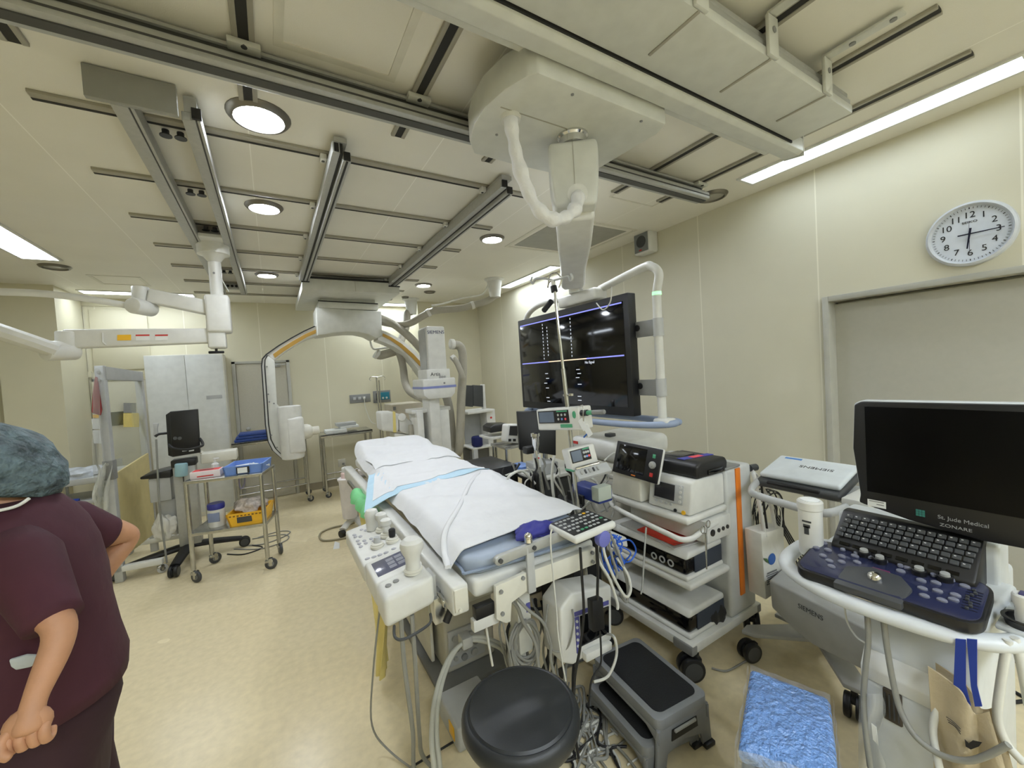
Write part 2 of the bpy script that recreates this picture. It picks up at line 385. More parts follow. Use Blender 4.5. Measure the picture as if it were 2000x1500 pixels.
for x, y0, y1, l in ((-0.66, -0.5, 2.02, 'ceiling channel at the far left running under the crossbeam'), (0.0, -0.5, 2.03, 'ceiling channel left of the framed ceiling panel'),
                     (0.63, -0.5, 2.02, 'ceiling channel between the framed ceiling panel and the canopy'), (1.15, -0.5, 2.05, 'ceiling channel above the rounded canopy'), (1.66, -0.5, 2.05, 'ceiling channel over the straps of the cable tray'),
                     (2.17, 0.44, 2.05, 'ceiling channel between cable tray end and strip light'), (2.62, 0.44, 2.03, 'ceiling channel nearest the strip light above the clock')):
    channel((x, y0, CZ), (x, y1, CZ), 'y', l, 'lengthwise channels in the near ceiling')

# crossbeam rail of the display carriage
t = thing('crossbeam_rail', 'long aluminium crossbeam rail running across the whole ceiling', 'rail', (0.7, 1.7, 2.76))
X0, X1 = -1.6, 2.67
MB().bx((X0, 1.655, 2.757), (X1, 1.755, 2.80), 0.006).bx((X0, 1.70, 2.852), (X1, 1.80, CZ - 0.014), 0.003).bx((X0, 1.672, 2.80), (X1, 1.70, 2.806)).bx((X0, 1.69, 2.815), (X1, 1.70, 2.825)).build('extrusion', alu, t, w=True)
MB().bx((X0, 1.712, 2.80), (X1, 1.78, 2.853)).bx((X0, 1.685, 2.752), (X1, 1.725, 2.758)).bx((X0, 1.652, 2.774), (X1, 1.656, 2.780)).build('groove', alud, t, w=True)
for x in (0.0, 0.63, 2.62):
    br = MB().bx((x - 0.05, 1.665, 2.845), (x + 0.05, 1.71, 2.866), 0.003).build('bracket', warmw, t, w=True)
    MB().cyl((x, 1.675, 2.843), (x, 1.675, 2.848), 0.01, n=12).build('bolt', dgrey, br, w=True)
# white lipped rail nearer the camera
t = thing('canopy_rail', 'white lipped rail along the far edge of the cable tray', 'rail', (1.2, 1.05, 2.68))
MB().prism([(-0.6, 0.99, 2.695), (-0.6, 1.01, 2.683), (-0.6, 1.078, 2.692), (-0.6, 1.085, 2.70), (-0.6, 1.085, 2.76), (-0.6, 0.99, 2.76)], (3.03, 0, 0), 0.003).bx((-0.6, 1.105, 2.735), (2.36, 1.145, 2.752)).build('lip', warmw, t, w=True)
MB().bx((-0.6, 1.085, 2.74), (2.36, 1.105, 2.765)).bx((-0.6, 0.984, 2.705), (2.3, 0.99, 2.76)).build('groove', M('groove_black', (34, 34, 33), 0.6), t, w=True)
MB().bx((-0.6, 1.0, 2.76), (2.40, 1.07, CZ - 0.014)).build('carrier', strip_c, t, w=True)
quad(MB(), (2.432, 0.99, 2.675), (2.432, 1.085, 2.69), (2.432, 1.10, 2.765), (2.432, 0.99, 2.775), 0.006).build('end_plate', white, t, w=True)
# cable tray with its straps
t = thing('cable_tray', 'wide flat white cable tray cover under the near ceiling', 'cable tray', (1.0, 0.87, 2.71))
MB().prism([(-0.6, 0.742, 2.71), (-0.6, 0.982, 2.71), (-0.6, 0.982, 2.79), (-0.6, 0.742, 2.745)], (2.90, 0, 0), 0.006).build('cover', warmw, t, w=True)
MB().bx((-0.6, 0.752, 2.748), (2.31, 0.84, 2.778), 0.004).bx((-0.6, 0.762, 2.786), (2.31, 0.84, 2.812), 0.004).bx((-0.6, 0.795, 2.778), (2.31, 0.84, 2.85)).build('rail', alu, t, w=True)
for x in (1.185, 1.60, 2.033):
    s_ = MB().bx((x - 0.032, 0.728, 2.71), (x + 0.032, 0.742, 2.85), 0.004).bx((x - 0.022, 0.50, 2.853), (x + 0.022, 0.742, 2.864), 0.004).build('strap', warmw, t, w=True)
    for q0, q1 in (((x, 0.53, 2.848), (x, 0.53, 2.854)), ((x, 0.65, 2.848), (x, 0.65, 2.854)), ((x, 0.725, 2.80), (x, 0.73, 2.80))): MB().cyl(q0, q1, 0.011, n=12).build('bolt', grey, s_, w=True)
    MB().bx((x - 0.006, 0.742, 2.706), (x + 0.006, 0.93, 2.711), 0.002).build('seam', strip_c, t, w=True)
# the pair of rails that carries the lamp arms
for k, (x0, x1, l) in enumerate(((-0.452, -0.382, 'left one of the two close rails that carry the lamp arm'), (-0.238, -0.175, 'right one of the two close rails that carry the lamp arm'))):
    t = thing('ceiling_rail', l, 'rail', ((x0 + x1) / 2, 3.9, 2.77), group='long ceiling rails')
    MB().bx((x0, 2.085, 2.765), (x1 - 0.018, 5.74, 2.80), 0.003).bx((x0 + 0.01, 2.085, 2.80), (x1 - 0.01, 5.74, CZ - 0.016)).bx((x1 - 0.012, 2.085, 2.765), (x1, 5.74, 2.82), 0.002).build('extrusion', alu, t, w=True)
    MB().bx((x1 - 0.018, 2.09, 2.77), (x1 - 0.012, 5.735, 2.80)).build('groove', alud, t, w=True)
    MB().bx((x0 + 0.035, 2.071, 2.772), (x1 + 0.004, 2.085, 2.815)).build('end_plug', black, t, w=True)
    for i in range(6):
        y = 2.40 + 0.655 * i; s = 1 if k == 0 else -1; x = (x1 + 0.045) if k == 0 else (x0 - 0.045)
        MB().lathe([(0.024, 2.838), (0.024, 2.842), (0.014, 2.842), (0.014, 2.866)], (x, y, 0), n=14).build('bolt', dgrey, t, w=True)
single(MB().bx((-0.512, 2.045, 2.757), (-0.243, 2.07, 2.875), 0.003), 'rail_end_plate', M('grey_end_plate', (146, 146, 140), 0.45), 'grey crosswise end plate joining the two close rails', 'plate')
t = thing('rail_stop', 'far end stop block with black bolts between the two close rails', 'rail stop', (-0.31, 5.7, 2.79))
MB().bx((-0.375, 5.6, 2.80), (-0.245, 5.66, CZ - 0.016), 0.003).build('block', alu, t, w=True)
for x in (-0.35, -0.31, -0.27): MB().cyl((x, 5.59, 2.83), (x, 5.6, 2.83), 0.014, n=10).build('bolt', black, t, w=True)
# the two rails of the C-arm carriage
for (x0, x1, y1, l) in ((0.335, 0.425, 4.95, 'double ceiling rail in the middle that carries the C-arm on its left'), (1.285, 1.385, 4.97, 'double ceiling rail on the right that carries the C-arm')):
    t = thing('ceiling_rail', l, 'rail', ((x0 + x1) / 2, 3.5, 2.77), group='long ceiling rails'); m = (x0 + x1) / 2
    MB().bx((x0, 2.13, 2.785), (m - 0.01, y1, 2.84), 0.004).bx((m + 0.005, 2.16, 2.765), (x1, y1, 2.815), 0.004).bx((x0 + 0.01, 2.13, 2.84), (x1 - 0.02, y1, CZ - 0.016)).build('extrusion', alu, t, w=True)
    MB().bx((m - 0.01, 2.14, 2.79), (m + 0.005, y1, 2.84)).bx((m + 0.02, 2.158, 2.762), (m + 0.03, y1, 2.766)).build('groove', M('groove_black'), t, w=True)
    MB().bx((m + 0.01, 2.15, 2.77), (x1 - 0.004, 2.162, 2.81)).build('end_plug', black, t, w=True)
    MB().bx((x0 + 0.008, 2.122, 2.79), (m - 0.016, 2.132, 2.83)).build('end_plug', black, t, w=True)
    for i in range(5):
        y = 2.34 + 0.655 * i
        cl = MB().bx((x0 - 0.032, y - 0.025, 2.835), (x0, y + 0.025, 2.866), 0.004).build('clip', white, t, w=True)
        MB().cyl((x0 - 0.018, y, 2.832), (x0 - 0.018, y, 2.836), 0.008, n=10).build('bolt', dgrey, cl, w=True)
# ================================================================ CLOCK, SPEAKER, SOCKETS
cx, cy, cz = 3.21, 0.56, 2.226
t = thing('wall_clock', 'round silver rimmed wall clock showing a quarter past six', 'clock', (cx, cy, cz))
mx = MX.Translation((cx, cy, cz)) @ MX.Rotation(-PI / 2, 4, 'Y')     # local z looks into the room
MB().lathe([(0.164, 0), (0.166, 0.02), (0.162, 0.034), (0.152, 0.042), (0.146, 0.034), (0.143, 0.02), (0.0, 0.012)], n=56, mx=mx).build('rim', M('silver_rim', (196, 200, 206), 0.35), t, w=True)
MB().lathe([(0, 0.016), (0.144, 0.016), (0.144, 0.02), (0, 0.02)], n=56, mx=mx).build('dial', M('dial_grey_white', (206, 212, 222), 0.6), t, w=True)
U, N_ = V((0, -1, 0)), V((-1, 0, 0))
def cp(a, r, h): return V((cx, cy, cz)) + U * (math.sin(a) * r) + V((0, 0, 1)) * (math.cos(a) * r) + N_ * h
for i in range(12):
    a = (i + 1) * PI / 6
    text(str(i + 1), 0.044, frame(cp(a, 0.098, 0.0212), U, (0, 0, 1)), ink, t, 'numeral')
text('SEIKO', 0.016, frame(cp(0, 0.062, 0.0212), U, (0, 0, 1)), ink, t, 'lettering', sx=1.3)
mk = MB()
for i in range(60):
    a = i * PI / 30; k = i % 5 == 0
    mk.box((0, 0, 0), (0.0035 if k else 0.0016, 0.009, 0.001), mx=frame(cp(a, 0.134, 0.021), U * math.cos(a) - V((0, 0, 1)) * math.sin(a), U * math.sin(a) + V((0, 0, 1)) * math.cos(a)))
mk.build('minute_marks', ink, t, w=True)['kind'] = 'stuff'
for nme, a, l0, l1, wd, h in (('hour_hand', PI * 1.0 + 0.13, -0.03, 0.075, 0.009, 0.026), ('minute_hand', PI / 2, -0.042, 0.118, 0.007, 0.029), ('second_hand', 0.0, -0.085, 0.055, 0.0016, 0.032)):
    d_ = U * math.sin(a) + V((0, 0, 1)) * math.cos(a); s_ = d_.cross(N_)
    c0 = V((cx, cy, cz)) + N_ * h
    MB().prism([c0 + d_ * l0 + s_ * wd * 0.5, c0 + d_ * l0 - s_ * wd * 0.5, c0 + d_ * l1 - s_ * wd * 0.3, c0 + d_ * l1 + s_ * wd * 0.3], N_ * 0.0015).build(nme, M('hand_navy', (18, 20, 46), 0.4), t, w=True)
t = thing('wall_speaker', 'small white box loudspeaker high on the right wall', 'speaker', (3.15, 2.61, 2.69))
MB().box((3.145, 2.61, 2.79), (0.125, 0.19, 0.2), b=0.02, seg=3).build('cabinet', white, t, w=True)
MB().box((3.0815, 2.61, 2.79), (0.004, 0.16, 0.17), b=0.0015).build('grille', M('grey_grille', (128, 132, 132), 0.7, bump=0.3, bscale=500), t, w=True)
MB().cyl((3.078, 2.61, 2.80), (3.081, 2.61, 2.80), 0.055, n=24).build('cone', dgrey, t, w=True)
MB().box((3.0785, 2.62, 2.722), (0.002, 0.03, 0.012)).build('badge', red, t, w=True)
t = thing('wall_socket_panel', 'grey wall socket panel with a plugged white cord', 'socket', (1.23, 6.93, 1.3))
MB().bx((1.065, 6.918, 1.29), (1.39, 6.93, 1.425), 0.003).build('plate', grey, t, w=True)
for x in (1.14, 1.22, 1.29): MB().bx((x - 0.025, 6.908, 1.34), (x + 0.02, 6.92, 1.385), 0.003).build('socket', lgrey, t, w=True)
MB().bx((1.27, 6.885, 1.345), (1.30, 6.91, 1.38), 0.004).build('plug', white, t, w=True)
MB().tube([(1.285, 6.89, 1.35), (1.29, 6.87, 1.2), (1.34, 6.8, 0.98), (1.4, 6.75, 0.93)], 0.005).build('cord', cable_w, t, w=True)
t = thing('gas_outlet_panel', 'grey wall panel with a teal gas outlet plate', 'panel', (1.57, 6.93, 1.26))
MB().bx((1.435, 6.918, 1.26), (1.72, 6.93, 1.46), 0.003).build('plate', grey, t, w=True)
MB().bx((1.555, 6.912, 1.305), (1.70, 6.92, 1.43), 0.003).build('teal_plate', M('teal_plate', (38, 128, 150), 0.4), t, w=True)
for x in (1.59, 1.65): MB().cyl((x, 6.9, 1.335), (x, 6.913, 1.335), 0.017, n=14).build('outlet', white, t, w=True)
MB().bx((1.48, 6.912, 1.3), (1.52, 6.92, 1.42), 0.002).build('blank_cover', dgrey, t, w=True)
t = thing('wall_outlet', 'cream double power outlet low on the back wall', 'outlet', (0.87, 6.93, 0.3))
MB().bx((0.82, 6.92, 0.29), (0.93, 6.93, 0.41), 0.003).build('plate', offw, t, w=True)
MB().bx((0.88, 6.9, 0.32), (0.91, 6.925, 0.35), 0.004).build('plug', grey, t, w=True)
MB().tube([(0.895, 6.9, 0.33), (0.95, 6.85, 0.27), (1.05, 6.8, 0.16), (1.15, 6.78, 0.04), (1.22, 6.8, 0.008)], 0.005).build('cord', cable_g, t, w=True)

# ================================================================ DISPLAY SUSPENSION
t = thing('display_suspension', 'white ceiling canopy with drooping arm and pipe frame that carries the big display', 'ceiling arm', (1.16, 1.3, 2.64))
poly = [(0.83, 1.09), (0.803, 1.12), (0.768, 1.206), (0.748, 1.321), (0.757, 1.433), (0.79, 1.545), (0.849, 1.623), (1.05, 1.632), (1.32, 1.623), (1.476, 1.495), (1.50, 1.15), (1.475, 1.09)]
MB().prism([(x, y, 2.64) for x, y in poly], (0, 0, 0.118), 0.008).build('canopy', warmw, t, w=True, sharp=30)
MB().bx((0.80, 1.29, 2.6385), (1.15, 1.295, 2.6405)).build('canopy_seam', strip_c, t, w=True)
for x, y in ((1.0, 1.12), (0.87, 1.45), (1.36, 1.12)): MB().cyl((x, y, 2.637), (x, y, 2.641), 0.006, n=10).build('screw', grey, t, w=True)
MB().lathe([(0.055, 2.60), (0.058, 2.625), (0.066, 2.632), (0.066, 2.642)], (1.17, 1.325, 0), n=28).build('collar', chrome, t, w=True)
# housing faces back along the arm's own direction
fw = V((0.6, 0.78, 0)).normalized(); sd = V((fw.y, -fw.x, 0))
hc = V((1.18, 1.345, 0))
def arm_frame(o): return MX((sd, fw, V((0, 0, 1)))).transposed().to_4x4() if o is None else MX.Translation(o) @ MX((sd, fw, V((0, 0, 1)))).transposed().to_4x4()
hp = []
for zz, hw in ((2.60, 0.098), (2.57, 0.104), (2.48, 0.103), (2.38, 0.094), (2.33, 0.088)): hp.append((zz, hw))
mh = arm_frame(hc)
front = [mh @ V((-hw, -0.07, zz)) for zz, hw in hp] + [mh @ V((hw, -0.07, zz)) for zz, hw in reversed(hp)]
MB().prism(front, fw * 0.22, 0.016, 3).build('arm_housing', warmw, t, w=True)
MB().prism([mh @ V((-0.001, -0.072, 2.60)), mh @ V((0.001, -0.072, 2.60)), mh @ V((0.001, -0.072, 2.34)), mh @ V((-0.001, -0.072, 2.34))], fw * 0.003).build('housing_seam', strip_c, t, w=True)
# spring arm running away from the camera
A0, A1 = hc + fw * 0.02 + V((0, 0, 2.40)), V((1.955, 2.30, 2.33))
ad = (A1 - A0); al = ad.length; am = MX.Translation(A0) @ ad.to_track_quat('Y', 'Z').to_matrix().to_4x4()
sec = lambda y, hw, zl, zh: [am @ V((-hw, y, zl)), am @ V((-hw, y, zh)), am @ V((hw, y, zh)), am @ V((hw, y, zl))]
mb = MB(); rings = [sec(y, hw, zl, zh) for y, hw, zl, zh in ((0, 0.085, -0.10, 0.06), (al * 0.3, 0.088, -0.10, 0.06), (al * 0.7, 0.078, -0.09, 0.055), (al * 0.93, 0.085, -0.11, 0.05), (al, 0.07, -0.10, 0.04))]
vv = [[mb.bm.verts.new(p) for p in r] for r in rings]
for a, b_ in zip(vv, vv[1:]):
    for j in range(4): mb.bm.faces.new((a[j], a[(j + 1) % 4], b_[(j + 1) % 4], b_[j]))
mb.bm.faces.new(vv[0][::-1]); mb.bm.faces.new(vv[-1])
bmesh.ops.recalc_face_normals(mb.bm, faces=mb.bm.faces)
bmesh.ops.bevel(mb.bm, geom=mb.bm.edges[:], offset=0.018, segments=3, profile=0.5, affect='EDGES')
mb.build('spring_arm', white, t, w=True)
BX, BY = 2.0, 2.30
MB().lathe([(0.05, 2.205), (0.052, 2.23), (0.04, 2.245), (0.042, 2.28), (0.062, 2.30), (0.06, 2.36), (0.03, 2.39)], (BX - 0.02, BY, 0), n=24).build('swivel_joint', white, t, w=True)
MB().box((2.02, 2.29, 2.165), (0.13, 0.42, 0.085), b=0.02, seg=3).build('junction_box', white, t, w=True)
pipe = [(2.05, 2.12, 2.20), (2.05, 1.74, 2.255), (2.05, 1.665, 2.245), (2.05, 1.615, 2.19), (2.05, 1.635, 2.09), (2.05, 1.64, 2.0), (2.05, 1.64, 1.30)]
MB().tube(pipe, 0.026, n=14).build('frame_pipe', white, t, w=True)
pipe2 = [(2.06, 2.44, 2.20), (2.06, 2.80, 2.225), (2.06, 3.02, 2.19), (2.06, 3.13, 2.1), (2.06, 3.145, 1.95), (2.06, 3.145, 1.32)]
MB().tube(pipe2, 0.024, n=14).build('frame_pipe', white, t, w=True)
MB().tube([(2.06, 3.145, 1.285), (2.0, 3.1, 1.275), (1.93, 2.8, 1.27), (1.90, 2.35, 1.27), (1.91, 1.95, 1.27), (1.95, 1.72, 1.272), (2.02, 1.585, 1.278), (2.09, 1.575, 1.282), (2.12, 1.66, 1.285), (2.12, 2.4, 1.285), (2.11, 3.1, 1.285)], 0.021, n=12, closed=True).build('lower_hoop', M('pale_blue_vinyl', (152, 166, 192), 0.5), t, w=True)
MB().box((2.05, 1.625, 1.283), (0.10, 0.11, 0.055), b=0.018, seg=3).build('clamp', white, t, w=True)
MB().cyl((2.05, 1.637, 2.065), (2.05, 1.637, 2.085), 0.0275, n=18).build('status_ring', M('lit_green_ring', (150, 235, 165), emit=0.35, var=0), t, w=True)
for z in (1.87, 1.5):
    MB().bx((2.02, 1.64, z - 0.05), (2.035, 1.80, z + 0.05), 0.003).build('arm_plate', grey, t, w=True)
    MB().cyl((2.05, 1.64, z - 0.055), (2.05, 1.64, z + 0.055), 0.033, n=18).build('collar', lgrey, t, w=True)
    MB().cyl((2.015, 1.775, z + 0.01), (2.022, 1.775, z + 0.01), 0.02, n=16).build('knob', black, t, w=True)
# drooping white sleeve of the cables
slv = [P(997, 226, 'z', 2.645), (0.855, 1.31, 2.58), P(1008, 300, 'y', 1.31), P(1022, 350, 'y', 1.30), P(1045, 400, 'y', 1.28), P(1075, 427, 'y', 1.26), P(1105, 424, 'y', 1.26), P(1125, 405, 'y', 1.27), P(1130, 378, 'y', 1.29)]
MB().tube(slv, 0.026, n=14, k=10, rfn=lambda u: 1 + 0.13 * math.sin(u * 61) * (0.4 + u) + 0.1 * math.sin(u * 23)).build('cable_sleeve', M('white_sleeve_cloth', (222, 222, 222), 0.6, bump=0.5, bscale=40), t, w=True, sharp=80)
MB().lathe([(0.038, 2.625), (0.042, 2.642)], (slv[0].x, slv[0].y, 0), n=20).build('sleeve_ring', white, t, w=True)
MB().lathe([(0.035, -0.006), (0.042, -0.004), (0.042, 0.01)], n=20, mx=frame(P(1128, 380, 'y', 1.29), sd, (0, 0, 1))).build('sleeve_ring', white, t, w=True)
MB().tube([P(1195, 560, 'x', 1.93), P(1192, 590, 'x', 1.92), P(1178, 605, 'x', 1.92), P(1165, 592, 'x', 1.93)], 0.004).build('cord_loop', cable_w, t, w=True)

t = thing('flat_display', 'very large black flat display hung in the pipe frame', 'display', (2.0, 2.447, 1.32))
MB().box((1.998, 2.447, 1.713), (0.072, 1.315, 0.79), b=0.006).build('casing', black, t, w=True)
MB().bx((1.959, 1.83, 1.375), (1.963, 3.065, 2.062), 0.0005).build('screen', gloss, t, w=True)
ui = M('lit_screen_lavender', (118, 122, 205), emit=0.3, var=0); ui2 = M('lit_screen_white', (190, 195, 205), emit=0.22, var=0); ui3 = M('lit_screen_peach', (225, 190, 160), emit=0.35, var=0)
MB().bx((1.9575, 1.84, 2.048), (1.9588, 3.06, 2.057)).build('screen_band', ui, t, w=True)
MB().bx((1.9575, 1.84, 1.709), (1.9588, 2.20, 1.718)).bx((1.9575, 2.66, 1.709), (1.9588, 3.06, 1.718)).build('screen_band', ui, t, w=True)
MB().bx((1.9575, 2.20, 1.710), (1.9588, 2.66, 1.717)).build('screen_band', ui3, t, w=True)
tU = V((0, -1, 0))
text('No Signal', 0.026, frame((1.9582, 2.17, 1.685), tU, (0, 0, 1)), ui2, t)
for y, z, body in ((2.30, 1.62, '12 bpm\n98 %\n120/80'), (2.72, 1.62, '12 bpm\n98 %\n120/80'), (2.30, 1.44, '+\nReady'), (2.72, 1.44, '+\nReady')): pass
mk = MB()
for y0, z0, z1 in ((2.72, 2.03, 1.73), (2.66, 2.0, 1.76), (2.36, 2.03, 1.74)):
    z = z0
    while z > z1: mk.bx((1.9575, y0 - 0.003, z - 0.014), (1.9588, y0 + 0.003, z)); z -= 0.028
for y0, z0 in ((2.70, 1.62), (2.69, 1.58), (2.72, 1.54), (2.70, 1.50), (2.70, 1.42), (2.69, 1.39), (2.30, 1.64), (2.29, 1.61), (2.31, 1.58), (2.29, 1.53), (2.30, 1.44), (2.30, 1.41)):
    mk.bx((1.9575, y0 - 0.02, z0 - 0.005), (1.9588, y0 + 0.02, z0))
mk.build('screen_marks', ui2, t, w=True)['kind'] = 'stuff'

# ================================================================ LAMP ARMS
LY = 3.85
t = thing('ceiling_arm_mount', 'white ceiling post with two long swinging arms reaching left', 'ceiling arm', (-0.335, LY, 2.0))
MB().bx((-0.385, LY - 0.2, 2.775), (-0.235, LY + 0.2, 2.80), 0.004).lathe([(0.03, 2.63), (0.075, 2.69), (0.105, 2.70), (0.105, 2.75), (0.11, 2.775)], (-0.315, LY, 0), n=28).build('base', white, t, w=True)
MB().cyl((-0.315, LY, 2.64), (-0.315, LY, 2.20), 0.042, n=20).build('post', white, t, w=True)
for z in (2.55, 2.25): MB().cyl((-0.32, LY - 0.045, z), (-0.32, LY - 0.03, z), 0.008, n=10).build('screw', grey, t, w=True)
MB().tube([P(423, 520, 'y', LY - 0.03), P(430, 540, 'y', LY), P(447, 570, 'y', LY + 0.05)], 0.004).build('cord', cable_w, t, w=True)
def bar(mb, a, b_, w0, w1, th=0.06):
    a, b_ = V(a), V(b_); d = (b_ - a).normalized(); n = d.cross(V((0, 1, 0))).normalized(); o = V((0, -th / 2, 0))
    return mb.prism([a + n * w0 + o, b_ + n * w1 + o, b_ - n * w1 + o, a - n * w0 + o], (0, th, 0), 0.012, 3)
pa = lambda px, py: P(px, py, 'y', LY)
u0, uj, ut = pa(432, 607), pa(275, 578), pa(-60, 568)
bar(MB(), u0, pa(290, 578), 0.055, 0.05, 0.09).build('upper_arm', white, t, w=True)
MB().cyl(pa(274, 560), pa(275, 590), 0.05, n=20, b=0.008).build('elbow', white, t, w=True)
kn = pa(278, 602)
MB().cyl(kn + V((-0.03, -0.12, 0)), kn + V((0.045, 0.04, 0)), 0.055, n=22, b=0.012).build('joint_knuckle', white, t, w=True)
MB().tube([kn + V((-0.03, -0.05, 0)), P(180, 585, 'y', 3.75), P(90, 574, 'y', 3.7), P(0, 570, 'y', 3.66), P(-80, 569, 'y', 3.62)], 0.015, n=10, flat=1.5).build('slim_arm', white, t, w=True)
MB().box(pa(427, 612) + V((0, 0, -0.01)), (0.155, 0.15, 0.29), b=0.02, seg=3).build('upper_hub', white, t, w=True)
MB().box(pa(424, 657), (0.115, 0.12, 0.19), b=0.015, seg=3).build('lower_hub', white, t, w=True)
bar(MB(), pa(420, 656), pa(128, 663), 0.055, 0.065, 0.08).build('lower_arm', white, t, w=True)
MB().cyl(pa(132, 648), pa(133, 678), 0.06, n=20, b=0.008).build('elbow', white, t, w=True)
MB().cyl(pa(137, 684) + V((0.02, 0.03, 0)), pa(112, 687) + V((-0.03, -0.09, 0)), 0.065, n=22, b=0.012).build('joint_knuckle', white, t, w=True)
MB().tube([P(112, 686, 'y', LY - 0.07), P(60, 668, 'y', LY - 0.1), P(-60, 628, 'y', LY - 0.16)], 0.062, n=10, sm=False, flat=0.8).build('heavy_arm', white, t, w=True)
MB().cyl(pa(422, 676), pa(422.5, 687), 0.009, n=10).box(pa(422.7, 688), (0.10, 0.022, 0.02), b=0.006).build('thumb_screw', black, t, w=True)
la = lambda px, py: P(px, py, 'y', LY - 0.043)
for x0, x1, m_ in ((229, 256, yellow), (265, 292, paper), (303, 328, paper)):
    st = quad(MB(), la(x0, 654), la(x1, 653.5), la(x1, 664.5), la(x0, 665), 0.001).build('sticker', m_, t, w=True)
    if m_ is paper: quad(MB(), la(x0, 653.6) + V((0, -0.0015, 0)), la(x1, 653.2) + V((0, -0.0015, 0)), la(x1, 656) + V((0, -0.0015, 0)), la(x0, 656.5) + V((0, -0.0015, 0)), 0.001).build('red_header', red, st, w=True)
MB().tube([la(200, 650), la(200.5, 668), la(207, 674)], 0.005, sm=False).build('cable_tie', white, t, w=True)

# ================================================================ CEILING C-ARM
CY = 5.32
t = thing('ceiling_c_arm', 'white ceiling hung C-arm with gold tracks on its big arch', 'x-ray arm', (0.88, 5.6, 1.0))
MB().prism([(0.355, 4.87, 2.68), (1.41, 4.87, 2.68), (1.41, 4.87, 2.762), (1.385, 4.87, 2.762), (1.285, 4.87, 2.76), (1.285, 4.87, 2.815), (0.425, 4.87, 2.815), (0.425, 4.87, 2.762), (0.355, 4.87, 2.762)], (0, 1.45, 0), 0.006).build('carriage', warmw, t, w=True)
MB().bx((0.425, 4.862, 2.80), (1.285, 4.872, 2.822)).bx((0.35, 4.862, 2.755), (0.43, 4.872, 2.768)).bx((1.28, 4.862, 2.755), (1.415, 4.872, 2.768)).build('seal', black, t, w=True)
MB().bx((0.9, 4.867, 2.68), (0.903, 4.871, 2.80)).build('seam', strip_c, t, w=True)
pc = lambda px, py, dy=0: P(px, py, 'y', CY + dy)
a_, b1 = pc(622, 588), pc(739, 594)
MB().prism([pc(622, 588), pc(739, 593), pc(739, 606), pc(622, 601)], (0, 0.5, 0), 0.01).bx((a_.x + 0.03, CY + 0.05, b1.z), (b1.x - 0.03, CY + 0.45, 2.69)).build('neck', warmw, t, w=True)
MB().prism([pc(621, 586.5), pc(738, 592.5), pc(738, 594.5), pc(621, 588.5)], (0, -0.004, 0)).build('seal', black, t, w=True)
hous = [pc(617, 600), pc(745, 608), pc(746.5, 656), pc(735, 661), pc(720, 653), pc(700, 648.5), pc(680, 648), pc(655, 650), pc(635, 653.5), pc(620, 655)]
MB().prism(hous, (0, 0.42, 0), 0.012, 3).build('housing', warmw, t, w=True)
# arch
out_l = [(628, 632), (616, 637), (594, 647), (570, 660), (545, 675), (521, 692)]
in_l = [(628, 654), (617, 656), (597, 663), (575, 675), (553, 690), (536, 703)]
MB().strip([pc(*p, 0.06) for p in out_l], [pc(*p, 0.06) for p in in_l], (0, 0.26, 0)).build('arch', white, t, w=True)
out_r = [(738, 641), (755, 648), (780, 661), (806, 681), (829, 706), (850, 735)]
in_r = [(738, 664), (752, 669), (770, 677), (794, 693), (813, 716), (833, 745)]
MB().strip([pc(*p, 0.06) for p in out_r], [pc(*p, 0.06) for p in in_r], (0, 0.26, 0)).build('arch', white, t, w=True)
gold = M('gold_track', (176, 138, 62), 0.45, metal=0.3)
MB().strip([pc(*p, 0.05) for p in ((617, 643.5), (597, 652), (572, 666), (548, 681), (533, 692))], [pc(*p, 0.05) for p in ((617, 651), (600, 658), (577, 672), (555, 686), (537, 699))], (0, 0.008, 0)).build('gold_track', gold, t, w=True)
MB().strip([pc(*p, 0.05) for p in ((748, 651), (764, 658.5), (784, 671), (808, 692), (831, 717))], [pc(*p, 0.05) for p in ((747, 656.5), (762, 664), (780, 676.5), (804, 698), (830, 725))], (0, 0.008, 0)).build('gold_track', gold, t, w=True)
leg_o = [(521, 692), (513, 701), (511.5, 715), (516, 780), (519, 830), (524, 862), (533, 880), (553, 898)]
MB().strip([pc(*p, 0.06) for p in leg_o], [pc(*p, 0.06) for p in ((524, 693), (517, 703), (516, 716), (520.5, 780), (523.5, 828), (528, 858), (537, 876), (554, 893))], (0, 0.26, 0)).build('leg_edge', white, t, w=True)
k_o = [(x - 1.8, y - 0.6) for x, y in out_l[1:] + leg_o[1:]]
k_i = [(x + 0.6, y + 0.6) for x, y in out_l[1:] + leg_o[1:]]
MB().strip([pc(*p, 0.05) for p in k_o], [pc(*p, 0.05) for p in k_i], (0, 0.29, 0)).build('outer_band', black, t, w=True)
k2 = [(521, 694), (516.5, 703), (515.8, 716), (520.4, 780), (523.4, 828), (528, 858), (537, 876), (553, 892)]
MB().strip([pc(*p, 0.052) for p in k2], [pc(x + 2.2, y, 0.052) for x, y in k2], (0, 0.25, 0)).build('inner_band', black, t, w=True)
MB().prism([pc(*p, 0.055) for p in ((517.5, 704), (522, 694), (530, 699), (536.5, 704), (541, 790), (551, 800), (551, 893), (540, 878), (530, 858), (525.5, 828), (522.2, 780), (518, 716))], (0, 0.2, 0), 0.006).build('leg_panel', warmw, t, w=True)
for p in ((521, 716), (535, 788), (526, 785), (524, 770), (530, 850), (541, 874)): MB().cyl(pc(*p, 0.05), pc(*p, 0.058), 0.009, n=10).build('screw', grey, t, w=True)
tc_ = pc(569, 845, -0.02); zt, zb = pc(569, 792).z, pc(569, 896).z
